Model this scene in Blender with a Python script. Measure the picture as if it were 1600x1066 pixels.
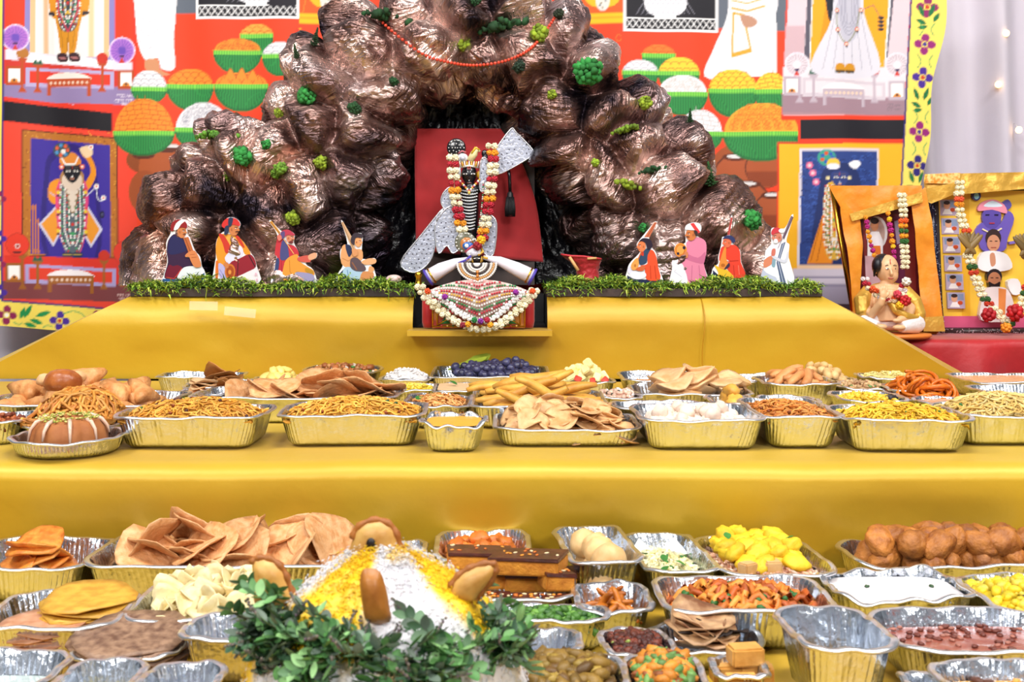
import bpy, bmesh, math, random
import numpy as np
from mathutils import Vector, Matrix, Euler, geometry
from mathutils.bvhtree import BVHTree

for _o in list(bpy.data.objects):
    bpy.data.objects.remove(_o)
scene = bpy.context.scene
COL = scene.collection
PI = math.pi
F = 1800.0            # focal length in pixels of the 1600 wide frame
HY = 400.0            # image row of the eye level
EYE = 1.5

# ---------------------------------------------------------------- camera
cam_data = bpy.data.cameras.new('camera')
cam = bpy.data.objects.new('camera', cam_data)
COL.objects.link(cam)
cam.location = (0, 0, EYE)
cam.rotation_euler = (PI / 2, 0, 0)
cam_data.sensor_width = 36.0
cam_data.lens = 36.0 * F / 1600.0
cam_data.shift_y = -(533.0 - HY) / 1600.0
cam_data.clip_start = 0.05
cam_data.dof.use_dof = True
cam_data.dof.focus_distance = 2.9
cam_data.dof.aperture_fstop = 9.0
scene.camera = cam

# ---------------------------------------------------------------- world, lamps, exposure
world = bpy.data.worlds.new('hall_air')
scene.world = world
world.use_nodes = True
world.node_tree.nodes['Background'].inputs[0].default_value = (0.86, 0.92, 1.0, 1)
world.node_tree.nodes['Background'].inputs[1].default_value = 0.2


def area(name, loc, target, sx, sy, watts, color=(1, 1, 1)):
    d = bpy.data.lights.new(name, 'AREA')
    d.shape = 'RECTANGLE'
    d.size = sx
    d.size_y = sy
    d.energy = watts
    d.color = color
    o = bpy.data.objects.new(name, d)
    COL.objects.link(o)
    o.location = loc
    v = Vector(target) - Vector(loc)
    o.rotation_euler = v.to_track_quat('-Z', 'Y').to_euler()
    return o


# ceiling panels of the tall hall: a row over the stage front and two behind the photographer
area('ceiling_panel', (-2.6, 1.2, 5.0), (-1.2, 3.2, 1.0), 1.6, 0.8, 150, (1, 0.98, 0.95))
area('ceiling_panel', (0.3, 1.0, 5.0), (0.0, 3.2, 1.0), 1.6, 0.8, 150, (1, 0.98, 0.95))
area('ceiling_panel', (2.8, 1.2, 5.0), (1.2, 3.2, 1.0), 1.6, 0.8, 150, (1, 0.98, 0.95))
area('ceiling_panel', (-2.2, -3.0, 4.2), (-0.4, 4.2, 1.4), 1.6, 1.0, 190, (1, 0.98, 0.96))
area('ceiling_panel', (2.2, -3.0, 4.2), (0.4, 4.2, 1.4), 1.6, 1.0, 190, (1, 0.98, 0.96))

scene.view_settings.view_transform = 'Standard'
scene.view_settings.look = 'None'
scene.view_settings.exposure = -0.36
scene.view_settings.gamma = 1.0
scene.view_settings.use_curve_mapping = False

# ---------------------------------------------------------------- helpers
def lin(h):
    h = h.lstrip('#')
    out = []
    for i in (0, 2, 4):
        c = int(h[i:i + 2], 16) / 255.0
        out.append(c / 12.92 if c <= 0.04045 else ((c + 0.055) / 1.055) ** 2.4)
    return tuple(out)


MATS = {}


def mat(name, hexc='#808080', rough=0.5, metal=0.0, var=None, bump=None, vc=False, rnd=0.0,
        spec=0.5, sheen=0.0, sub=0.0, emit=None, coat=0.0, alpha=1.0, trans=0.0):
    """procedural material: base colour (or painted attribute), noise variation, random per object, bump"""
    if name in MATS:
        return MATS[name]
    m = bpy.data.materials.new(name)
    m.use_nodes = True
    nt = m.node_tree
    N, L = nt.nodes, nt.links
    b = N['Principled BSDF']
    b.inputs['Roughness'].default_value = rough
    b.inputs['Metallic'].default_value = metal
    b.inputs['Specular IOR Level'].default_value = spec
    if sheen:
        b.inputs['Sheen Weight'].default_value = sheen
    if coat:
        b.inputs['Coat Weight'].default_value = coat
        b.inputs['Coat Roughness'].default_value = 0.12
    if sub:
        b.inputs['Subsurface Weight'].default_value = sub
        b.inputs['Subsurface Radius'].default_value = (0.01, 0.006, 0.004)
    if alpha < 1:
        b.inputs['Alpha'].default_value = alpha
    if trans:
        b.inputs['Transmission Weight'].default_value = trans
    tc = N.new('ShaderNodeTexCoord')
    if vc:
        a = N.new('ShaderNodeAttribute')
        a.attribute_name = 'Col'
        src = a.outputs['Color']
    else:
        r = N.new('ShaderNodeRGB')
        r.outputs[0].default_value = (*lin(hexc), 1)
        src = r.outputs[0]
    if var:
        sc, amt = var[0], var[1]
        n = N.new('ShaderNodeTexNoise')
        n.inputs['Scale'].default_value = sc
        n.inputs['Detail'].default_value = 4
        L.new(tc.outputs['Object'], n.inputs['Vector'])
        cr = N.new('ShaderNodeValToRGB')
        cr.color_ramp.elements[0].position = 0.35
        cr.color_ramp.elements[1].position = 0.68
        L.new(n.outputs['Fac'], cr.inputs['Fac'])
        mx = N.new('ShaderNodeMix')
        mx.data_type = 'RGBA'
        L.new(cr.outputs['Color'], mx.inputs['Factor'])
        L.new(src, mx.inputs['A'])
        if isinstance(amt, str):
            mx.inputs['B'].default_value = (*lin(amt), 1)
        else:
            g = N.new('ShaderNodeMix')
            g.data_type = 'RGBA'
            g.blend_type = 'MULTIPLY'
            g.inputs['Factor'].default_value = 1
            L.new(src, g.inputs['A'])
            g.inputs['B'].default_value = (amt, amt, amt, 1)
            L.new(g.outputs['Result'], mx.inputs['B'])
        src = mx.outputs['Result']
    if rnd:
        oi = N.new('ShaderNodeObjectInfo')
        hs = N.new('ShaderNodeHueSaturation')
        mr = N.new('ShaderNodeMapRange')
        mr.inputs['To Min'].default_value = 1 - rnd
        mr.inputs['To Max'].default_value = 1 + rnd
        L.new(oi.outputs['Random'], mr.inputs['Value'])
        L.new(mr.outputs['Result'], hs.inputs['Value'])
        L.new(src, hs.inputs['Color'])
        src = hs.outputs['Color']
    L.new(src, b.inputs['Base Color'])
    if emit:
        b.inputs['Emission Color'].default_value = (*lin(emit[0]), 1)
        b.inputs['Emission Strength'].default_value = emit[1]
    if bump:
        n = N.new('ShaderNodeTexNoise')
        n.inputs['Scale'].default_value = bump[0]
        n.inputs['Detail'].default_value = 5
        L.new(tc.outputs['Object'], n.inputs['Vector'])
        bp = N.new('ShaderNodeBump')
        bp.inputs['Strength'].default_value = bump[1]
        bp.inputs['Distance'].default_value = bump[2] if len(bump) > 2 else 0.01
        L.new(n.outputs['Fac'], bp.inputs['Height'])
        L.new(bp.outputs['Normal'], b.inputs['Normal'])
    MATS[name] = m
    return m


def tag(o, label=None, cat=None, group=None, kind=None):
    if label:
        o['label'] = label
    if cat:
        o['category'] = cat
    if group:
        o['group'] = group
    if kind:
        o['kind'] = kind
    return o


def link(o, parent=None):
    COL.objects.link(o)
    if parent is not None:
        o.parent = parent
    return o


def empty(name, loc=(0, 0, 0), rz=0.0, rx=0.0):
    o = bpy.data.objects.new(name, None)
    o.empty_display_size = 0.02
    o.location = loc
    o.rotation_euler = (rx, 0, rz)
    return link(o)


class MB:
    def __init__(s):
        s.v, s.f, s.c = [], [], []

    def add(s, verts, faces, col=(1, 1, 1)):
        n = len(s.v)
        s.v.extend([tuple(p) for p in verts])
        s.f.extend([tuple(i + n for i in f) for f in faces])
        if isinstance(col, str):
            col = lin(col)
        s.c.extend([col] * len(verts))
        return s

    def box(s, x0, x1, y0, y1, z0, z1, col=(1, 1, 1)):
        v = [(x0, y0, z0), (x1, y0, z0), (x1, y1, z0), (x0, y1, z0), (x0, y0, z1), (x1, y0, z1), (x1, y1, z1), (x0, y1, z1)]
        f = [(0, 3, 2, 1), (4, 5, 6, 7), (0, 1, 5, 4), (1, 2, 6, 5), (2, 3, 7, 6), (3, 0, 4, 7)]
        return s.add(v, f, col)

    def tube(s, pts, rad, n=6, col=(1, 1, 1), cap=True):
        pts = [Vector(p) for p in pts]
        if not hasattr(rad, '__len__'):
            rad = [rad] * len(pts)
        V, Fc = [], []
        up = Vector((0, 0, 1))
        prev = None
        for i, p in enumerate(pts):
            t = (pts[min(i + 1, len(pts) - 1)] - pts[max(i - 1, 0)])
            if t.length < 1e-9:
                t = Vector((0, 0, 1))
            t.normalize()
            if prev is None:
                a = up if abs(t.dot(up)) < 0.9 else Vector((1, 0, 0))
                u = t.cross(a).normalized()
            else:
                u = (prev - t * prev.dot(t))
                u = u.normalized() if u.length > 1e-6 else t.orthogonal().normalized()
            prev = u
            w = t.cross(u)
            for k in range(n):
                an = 2 * PI * k / n
                V.append(p + (u * math.cos(an) + w * math.sin(an)) * rad[i])
        for i in range(len(pts) - 1):
            for k in range(n):
                k2 = (k + 1) % n
                Fc.append((i * n + k, i * n + k2, (i + 1) * n + k2, (i + 1) * n + k))
        if cap:
            Fc.append(tuple(range(n - 1, -1, -1)))
            Fc.append(tuple((len(pts) - 1) * n + k for k in range(n)))
        return s.add(V, Fc, col)

    def ell(s, c, r, n=10, m=7, col=(1, 1, 1), rot=None, jit=0.0, rng=random):
        if not hasattr(r, '__len__'):
            r = (r, r, r)
        V = [Vector((0, 0, -r[2]))]
        for j in range(1, m):
            ph = -PI / 2 + PI * j / m
            for i in range(n):
                th = 2 * PI * i / n
                k = 1 + (rng.uniform(-jit, jit) if jit else 0)
                V.append(Vector((r[0] * math.cos(ph) * math.cos(th) * k, r[1] * math.cos(ph) * math.sin(th) * k, r[2] * math.sin(ph) * k)))
        V.append(Vector((0, 0, r[2])))
        Fc = []
        for i in range(n):
            Fc.append((0, 1 + (i + 1) % n, 1 + i))
        for j in range(m - 2):
            for i in range(n):
                a = 1 + j * n + i
                b = 1 + j * n + (i + 1) % n
                Fc.append((a, b, b + n, a + n))
        top = len(V) - 1
        for i in range(n):
            Fc.append((1 + (m - 2) * n + i, 1 + (m - 2) * n + (i + 1) % n, top))
        if rot is not None:
            R = Euler(rot).to_matrix()
            V = [R @ p for p in V]
        c = Vector(c)
        return s.add([p + c for p in V], Fc, col)

    def lathe(s, prof, n=24, c=(0, 0, 0), col=(1, 1, 1), sx=1, sy=1):
        V, Fc = [], []
        for (r, z) in prof:
            for i in range(n):
                th = 2 * PI * i / n
                V.append((c[0] + r * sx * math.cos(th), c[1] + r * sy * math.sin(th), c[2] + z))
        for j in range(len(prof) - 1):
            for i in range(n):
                a = j * n + i
                b = j * n + (i + 1) % n
                Fc.append((a, b, b + n, a + n))
        return s.add(V, Fc, col)

    def prism(s, poly, y0, y1, col=(1, 1, 1)):
        """polygon of (x, z) points extruded from y0 (front, nearer the viewer) to y1"""
        n = len(poly)
        tris = geometry.tessellate_polygon([[Vector((p[0], p[1], 0)) for p in poly]])
        V = [(p[0], y0, p[1]) for p in poly] + [(p[0], y1, p[1]) for p in poly]
        area2 = sum(poly[i][0] * poly[(i + 1) % n][1] - poly[(i + 1) % n][0] * poly[i][1] for i in range(n))
        Fc = []
        for t in tris:
            a, b, c = t
            o = (poly[b][0] - poly[a][0]) * (poly[c][1] - poly[a][1]) - (poly[c][0] - poly[a][0]) * (poly[b][1] - poly[a][1])
            if o < 0:
                a, b, c = a, c, b
            Fc.append((a, b, c))
            Fc.append((n + a, n + c, n + b))
        for i in range(n):
            j = (i + 1) % n
            Fc.append((i, i + n, j + n, j) if area2 > 0 else (j, j + n, i + n, i))
        return s.add(V, Fc, col)

    def mesh(s, name, m, smooth=True):
        me = bpy.data.meshes.new(name)
        me.from_pydata(s.v, [], s.f)
        me.materials.append(m)
        at = me.color_attributes.new('Col', 'FLOAT_COLOR', 'POINT')
        arr = np.ones((len(s.v), 4), dtype=np.float32)
        arr[:, :3] = np.array(s.c, dtype=np.float32)
        at.data.foreach_set('color', arr.ravel())
        if smooth:
            me.polygons.foreach_set('use_smooth', [True] * len(me.polygons))
        me.update()
        return me

    def build(s, name, m, parent=None, smooth=True, loc=None, rot=None):
        o = bpy.data.objects.new(name, s.mesh(name, m, smooth))
        if loc is not None:
            o.location = loc
        if rot is not None:
            o.rotation_euler = rot
        return link(o, parent)


def inst(name, me, parent=None, M=None):
    o = bpy.data.objects.new(name, me)
    if M is not None:
        o.matrix_basis = M
    return link(o, parent)


def at(px, py, D):
    """the point at distance D that the photograph shows at pixel (px, py)"""
    return Vector(((px - 800.0) / F * D, D, EYE - (py - HY) / F * D))


# smooth curves and shapes in the plane
def sm(pts, k=4, closed=True):
    P = [Vector((p[0], p[1])) for p in pts]
    n = len(P)
    out = []
    rng = range(n) if closed else range(n - 1)
    for i in rng:
        if closed:
            a, b, c, d = P[i - 1], P[i], P[(i + 1) % n], P[(i + 2) % n]
        else:
            a, b, c, d = P[max(i - 1, 0)], P[i], P[i + 1], P[min(i + 2, n - 1)]
        for j in range(k):
            t = j / k
            q = 0.5 * ((2 * b) + (c - a) * t + (2 * a - 5 * b + 4 * c - d) * t * t + (3 * b - a - 3 * c + d) * t ** 3)
            out.append((q.x, q.y))
    if not closed:
        out.append((P[-1].x, P[-1].y))
    return out


def el(cx, cy, rx, ry=None, rot=0.0, n=18, a0=0.0, a1=2 * PI):
    ry = rx if ry is None else ry
    out = []
    full = abs(a1 - a0 - 2 * PI) < 1e-6
    m = n if full else n + 1
    for i in range(m):
        t = a0 + (a1 - a0) * i / n
        x, y = rx * math.cos(t), ry * math.sin(t)
        out.append((cx + x * math.cos(rot) - y * math.sin(rot), cy + x * math.sin(rot) + y * math.cos(rot)))
    return out


def stroke(pts, w):
    """a thin band along a polyline"""
    L, R = [], []
    n = len(pts)
    for i in range(n):
        a, b = pts[max(i - 1, 0)], pts[min(i + 1, n - 1)]
        dx, dy = b[0] - a[0], b[1] - a[1]
        l = math.hypot(dx, dy) or 1
        nx, ny = -dy / l * w / 2, dx / l * w / 2
        L.append((pts[i][0] + nx, pts[i][1] + ny))
        R.append((pts[i][0] - nx, pts[i][1] - ny))
    return L + R[::-1]


# vectorised noise
def _hash(ix, iy, iz, seed):
    h = (ix * 374761393 + iy * 668265263 + iz * 2147483647 % 1274126177 + iz * 1103515245 + seed * 974711) & 0xffffffff
    h = ((h ^ (h >> 13)) * 1274126177) & 0xffffffff
    h = (h ^ (h >> 16)) & 0xffffffff
    return h.astype(np.float64) / 4294967295.0 * 2 - 1


def vnoise(p, seed=0):
    p = np.asarray(p, dtype=np.float64)
    i = np.floor(p).astype(np.int64)
    f = p - i
    u = f * f * f * (f * (f * 6 - 15) + 10)
    r = 0
    for dx in (0, 1):
        wx = u[:, 0] if dx else 1 - u[:, 0]
        for dy in (0, 1):
            wy = u[:, 1] if dy else 1 - u[:, 1]
            for dz in (0, 1):
                wz = u[:, 2] if dz else 1 - u[:, 2]
                r = r + wx * wy * wz * _hash(i[:, 0] + dx, i[:, 1] + dy, i[:, 2] + dz, seed)
    return r


def fbm(p, oct=4, seed=0, ridged=False):
    a, s, r = 0.5, 1.0, 0
    for o in range(oct):
        n = vnoise(p * s, seed + o * 17)
        r = r + a * ((1 - 2 * np.abs(n)) if ridged else n)
        a *= 0.5
        s *= 2.07
    return r
# ---------------------------------------------------------------- shared materials
M_PAINT = mat('painted_print', vc=True, rough=0.6, spec=0.3)
M_PAINTG = mat('glossy_print', vc=True, rough=0.25, spec=0.5)
M_FOODVC = mat('cooked_food', vc=True, rough=0.5, var=(60, 0.8))
M_SATIN = mat('yellow_satin', '#cdaa28', rough=0.45, metal=0.12, spec=0.5, sheen=0.1, var=(1.1, '#c29420'), bump=(6, 0.25, 0.02))  # the oranger second tone paints reflections into the satin colour
M_FOIL = mat('aluminium_foil', '#dde4ee', rough=0.24, metal=1.0, bump=(55, 0.5, 0.006))
M_RIM = mat('foil_rim', '#eef0f5', rough=0.3, metal=1.0, bump=(50, 0.3, 0.004))
M_BLACK = mat('black_plastic', '#0b0a10', rough=0.28, spec=0.6, bump=(14, 0.9, 0.03))
M_DARKWOOD = mat('dark_board', '#2c2322', rough=0.55, var=(8, '#4a3a34'))
M_RED = mat('red_cloth', '#b5121c', rough=0.5, sheen=0.3, var=(5, '#9a0e18'), bump=(10, 0.3, 0.02))
M_WHITE = mat('white_voile', '#cdc6d2', rough=0.75, sheen=0.2, bump=(9, 0.2, 0.02))

# ---------------------------------------------------------------- the hall
mb = MB().add([(-7, -4, 0), (7, -4, 0), (7, 6, 0), (-7, 6, 0)], [(0, 1, 2, 3)])
tag(mb.build('floor', mat('hall_floor', '#8d7f72', rough=0.4, var=(3, 0.8)), smooth=False), kind='structure')
mb = MB().box(-7, 7, 5.3, 5.4, 0, 4.2)
tag(mb.build('wall_back', mat('hall_wall', '#d8d2d6', rough=0.8, var=(2, 0.95)), smooth=False), kind='structure')


def sheet(name, x0, x1, z0, z1, fy, nx, nz, m, edge=None):
    xs = np.linspace(x0, x1, nx)
    zs = np.linspace(z0, z1, nz)
    b = MB()
    V = [(x, fy(x, z), z) for z in zs for x in xs]
    Fc = [(j * nx + i, j * nx + i + 1, (j + 1) * nx + i + 1, (j + 1) * nx + i) for j in range(nz - 1) for i in range(nx - 1)]
    b.add(V, Fc)
    return b.build(name, m)


def pleat(x, z, k, a, D):
    return D + a * math.sin(k * x + 0.7 * math.sin(2.1 * x + z)) + 0.4 * a * math.sin(2.3 * k * x + 1.3 * z + 1)


tag(sheet('voile_curtain', 1.55, 3.3, 0.02, 3.2, lambda x, z: pleat(x, z, 17, 0.055, 5.0), 220, 30, M_WHITE),
    'white pleated voile curtain with fairy lights, right of the printed banner', 'curtain')
tag(sheet('voile_curtain', -3.2, -1.5, 0.02, 1.6, lambda x, z: pleat(x, z, 12, 0.03, 5.0), 120, 14, M_WHITE),
    'white cloth hanging low at left, under the banner border', 'curtain')
for i, (px, py) in enumerate([(1572, 52), (1560, 132), (1592, 203)]):
    p = at(px, py, 4.92)
    e = MB()
    e.ell((0, 0, 0), 0.015, 10, 6)
    o = e.build('fairy_light', mat('fairy_glow', '#ffe0a8', emit=('#ffcf88', 5)), loc=p)
    tag(o, ['warm fairy light nearest the top of the white curtain', 'middle warm fairy light on the white curtain',
            'lowest warm fairy light on the white curtain'][i], 'fairy light', 'fairy lights on the curtain')
    w = MB()
    w.tube([(0, 0, 0.008), (0.002, 0.04, 0.03), (0, 0.16, 0.05)], 0.0012, 5)
    w.build('wire', mat('clear_wire', '#d8d4d0', rough=0.3), parent=o)

# ---------------------------------------------------------------- yellow tiers
Z_LOW, Z_MID, Z_LEDGE = 0.90, 1.10, 1.395
Y_MIDF, Y_MIDB = 2.23, 3.69


def tier(name, label, x0, x1, yf, yb, z, zb, drop=0.0):
    """cloth-covered step: a table top that rolls over its front edge and hangs down"""
    prof = [(yb, z)]
    for t in np.linspace(0, 1, 16)[1:]:
        prof.append((yb + (yf + 0.045 - yb) * t, z))
    for a in np.linspace(0, PI / 2, 7)[1:]:
        prof.append((yf + 0.045 - 0.045 * math.sin(a), z - 0.035 + 0.035 * math.cos(a)))
    for t in np.linspace(0, 1, 12)[1:]:
        prof.append((yf + 0.11 * t, z - 0.035 + (zb - z + 0.035) * t))
    xs = np.linspace(x0, x1, 120)
    V = []
    P3 = np.array([(x, y, zz) for (y, zz) in prof for x in xs])
    nz = fbm(P3 * np.array([1.6, 3.0, 3.0]), 3, 5)
    for k, p in enumerate(P3):
        front = max(0.0, min(1.0, (z - p[2]) / 0.12))
        V.append((p[0], p[1] + front * nz[k] * 0.035, p[2] + (1 - front) * (nz[k] - 0.4) * 0.004))
    nx = len(xs)
    Fc = [(j * nx + i, (j + 1) * nx + i, (j + 1) * nx + i + 1, j * nx + i + 1) for j in range(len(prof) - 1) for i in range(nx - 1)]
    b = MB().add(V, Fc)
    root = empty(name, ((x0 + x1) / 2, yb, 0))
    tag(root, label, 'table')
    o = b.build('tablecloth', M_SATIN, root, loc=(-(x0 + x1) / 2, -yb, 0))
    t = MB().box(x0 + 0.02, x1 - 0.02, yf + 0.14, yb, z - 0.04, z - 0.008)
    t.build('tabletop', M_DARKWOOD, root, smooth=False, loc=(-(x0 + x1) / 2, -yb, 0))
    for sx in (x0 + 0.1, x1 - 0.15):
        for sy in (yf + 0.2, yb - 0.1):
            l = MB().box(sx, sx + 0.05, sy, sy + 0.05, 0, z - 0.04)
            l.build('leg', M_DARKWOOD, root, smooth=False, loc=(-(x0 + x1) / 2, -yb, 0))
    # hem seam where two widths of satin meet
    for px in SEAMS.get(name, []):
        x = (px - 800) / F * yf
        col = min(range(nx), key=lambda i: abs(xs[i] - x))
        sb = MB().tube([Vector(V[j * nx + col]) + Vector((0, -0.0005, 0)) for j in range(24, len(prof))], 0.0018, 5)
        sb.build('seam', mat('satin_seam', '#b88612', rough=0.5), o)
    return root


SEAMS = {'middle_tier_table': [300, 1233]}
tier('low_tier_table', 'low front table draped in yellow satin, carrying the nearest food trays', -1.9, 1.9, 0.85, 2.225, Z_LOW, 0.02)
tier('middle_tier_table', 'middle step draped in yellow satin between the two rows of trays', -2.6, 2.6, Y_MIDF, Y_MIDB, Z_MID, Z_LOW - 0.3)

# upper step: dark boards, their supports, the satin drape with a notch in it
NX0, NX1 = at(646, 0, 3.7).x, at(855, 0, 3.7).x
LX0, LX1 = at(203, 0, 3.72).x, at(1285, 0, 3.72).x
for (a, b, lab) in ((LX0, NX0, 'dark thin board under the moss left of the seated idol'), (NX1, LX1, 'dark thin board under the moss right of the seated idol')):
    m_ = MB()
    n = 40
    xs = np.linspace(a, b, n)
    V, Fc = [], []
    for i, x in enumerate(xs):
        j = 0.006 * math.sin(x * 9) + 0.003 * math.sin(x * 31)
        V += [(x, 3.72 + j, Z_LEDGE - 0.026), (x, 3.72 + j, Z_LEDGE), (x, 4.45, Z_LEDGE), (x, 4.45, Z_LEDGE - 0.026)]
        if i:
            k = 4 * i
            for q in range(4):
                q2 = (q + 1) % 4
                Fc.append((k - 4 + q, k - 4 + q2, k + q2, k + q))
    Fc += [(0, 3, 2, 1), (4 * n - 4, 4 * n - 3, 4 * n - 2, 4 * n - 1)]
    m_.add(V, Fc)
    tag(m_.build('ledge_board', M_DARKWOOD, smooth=False), lab, 'board')
zs_ = at(0, 513, 3.66).z
b = MB()
b.box(LX0 + 0.03, NX0 - 0.002, 3.80, 4.45, 0.3, Z_LEDGE - 0.028)
b.box(NX1 + 0.002, LX1 - 0.03, 3.80, 4.45, 0.3, Z_LEDGE - 0.028)
b.box(NX0 + 0.001, NX1 - 0.001, 3.72, 4.45, 0.3, zs_ - 0.004)
b.box(NX0 + 0.001, NX1 - 0.001, 4.05, 4.45, zs_ - 0.003, Z_LEDGE - 0.028)
o = b.build('stage_box', mat('black_cloth', '#0d0b10', rough=0.7), smooth=False)
tag(o, 'black-covered box standing behind the yellow drape, carrying the rock mountain', 'box')
# shelf in the notch
b = MB()
b.box(NX0 - 0.01, NX1 + 0.012, 3.585, 3.74, zs_ - 0.02, zs_ - 0.003)
tag(b.build('notch_shelf', M_SATIN, smooth=False), 'small yellow satin shelf in the notch under the seated idol', 'shelf')
# satin drape from the dark ledge down to the middle step; widens to both sides, notched in the middle
def drape():
    nx, nz = 150, 26
    V, Fc = [], []
    zt, zb = Z_LEDGE - 0.024, Z_MID + 0.004
    idx = {}
    rows = np.linspace(0, 1, nz)
    cols = np.linspace(0, 1, nx)
    P = []
    for t in rows:
        xl = LX0 + (at(-60, 0, 3.68).x - LX0) * (t ** 1.03)
        xr = LX1 + (at(1512, 0, 3.68).x - LX1) * (t ** 1.03)
        yy = 3.735 - 0.06 * math.sin(PI * min(1.0, t * 1.5)) ** 0.8 * (1 if t < 0.34 else 1 - 0.75 * (t - 0.34) / 0.66)
        if t >= 0.34:
            yy = 3.675 + 0.035 * (t - 0.34) / 0.66
        for i in range(nx):
            if i <= 58:
                x = xl + (NX0 - xl) * i / 58
            elif i <= 78:
                x = NX0 + (NX1 - NX0) * (i - 58) / 20
            else:
                x = NX1 + (xr - NX1) * (i - 78) / (nx - 1 - 78)
            P.append((x, yy, zt + (zb - zt) * t))
    P = np.array(P)
    n1 = fbm(P * np.array([2.2, 1, 3.0]), 3, 11)
    for k, p in enumerate(P):
        t = rows[k // nx]
        bul = math.sin(PI * t)
        V.append((p[0], p[1] + n1[k] * 0.03 * bul, p[2]))
    for j in range(nz - 1):
        for i in range(nx - 1):
            c = P[j * nx + i]
            cx = (P[j * nx + i][0] + P[j * nx + i + 1][0]) / 2
            cz = (P[j * nx + i][2] + P[(j + 1) * nx + i][2]) / 2
            if 58 <= i < 78 and cz > zs_ - 0.004:
                continue
            Fc.append((j * nx + i, (j + 1) * nx + i, (j + 1) * nx + i + 1, j * nx + i + 1))
    root = MB().add(V, Fc).build('satin_drape', M_SATIN)
    tag(root, 'yellow satin drape spreading from the mossy ledge down to the middle step', 'drape')
    # side hems turned outwards
    for side, col in ((0, 0), (1, nx - 1)):
        h = MB()
        A = [V[j * nx + col] for j in range(nz)]
        W = []
        for j, p in enumerate(A):
            sgn = -1 if side == 0 else 1
            w = 0.012 + 0.05 * j / nz
            W.append((p[0] + sgn * w * 0.7, p[1] + 0.10, p[2] + 0.006))
        vv = A + W
        ff = [(j, j + 1, nz + j + 1, nz + j) if side else (j, nz + j, nz + j + 1, j + 1) for j in range(nz - 1)]
        h.add(vv, ff)
        h.build('side_hem', M_SATIN, root)
    # seam between two widths
    for px in (1097,):
        x = at(px, 0, 3.7).x
        h = MB().tube([(x + 0.004 * math.sin(q * 7), 3.725 - 0.062 * math.sin(PI * min(.5, q * 1.5)) + 0.03 * max(0, q - .34), zt - 0.005 + (zb - zt) * q) for q in np.linspace(0, 1, 10)], 0.002, 5)
        h.build('seam', mat('satin_seam', '#c08c12', rough=0.5), root)
    # strips of clear tape
    for (px, py, w, a) in ((375, 488, 0.10, 0.1), (318, 478, 0.09, 0.02)):
        p = at(px, py, 3.655)
        h = MB().box(-w / 2, w / 2, 0, 0.0006, -0.014, 0.014)
        h.build('clear_tape', mat('clear_tape', '#fff6da', rough=0.1, alpha=0.22), root, smooth=False, loc=p, rot=(0, a, 0))


drape()

# red-clothed side table
RT_Z = 1.215
def red_table():
    root = empty('side_table', (1.9, 4.4, 0))
    tag(root, 'red cloth covered side table carrying the framed pictures', 'table')
    x0, x1, yf, yb = 1.16, 3.0, 3.93, 4.56
    prof = [(yb, RT_Z), (yf + 0.2, RT_Z), (yf + 0.03, RT_Z)] + [(yf + 0.03 - 0.03 * math.sin(a), RT_Z - 0.03 + 0.03 * math.cos(a)) for a in np.linspace(0, PI / 2, 5)[1:]] + [(yf - 0.01 * t, RT_Z - 0.03 - t * 0.9) for t in np.linspace(0, 1, 14)[1:]]
    xs = np.linspace(x0, x1, 70)
    V = []
    for (y, z) in prof:
        k = max(0, min(1, (RT_Z - z) / 0.2))
        for x in xs:
            V.append((x - 1.9, y - 4.4 - k * 0.03 * (math.sin(x * 17) + 0.5 * math.sin(x * 31 + 2)), z))
    nx = len(xs)
    Fc = [(j * nx + i, (j + 1) * nx + i, (j + 1) * nx + i + 1, j * nx + i + 1) for j in range(len(prof) - 1) for i in range(nx - 1)]
    MB().add(V, Fc).build('tablecloth', M_RED, root)
    t = MB().box(x0 - 1.88, x1 - 1.92, yf - 4.3, yb - 4.4, RT_Z - 0.04, RT_Z - 0.006)
    t.build('tabletop', M_DARKWOOD, root, smooth=False)
    for sx in (x0 - 1.8, x1 - 2.0):
        for sy in (-0.32, 0.05):
            MB().box(sx, sx + 0.05, sy, sy + 0.05, 0, RT_Z - 0.04).build('leg', M_DARKWOOD, root, smooth=False)


red_table()

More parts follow.
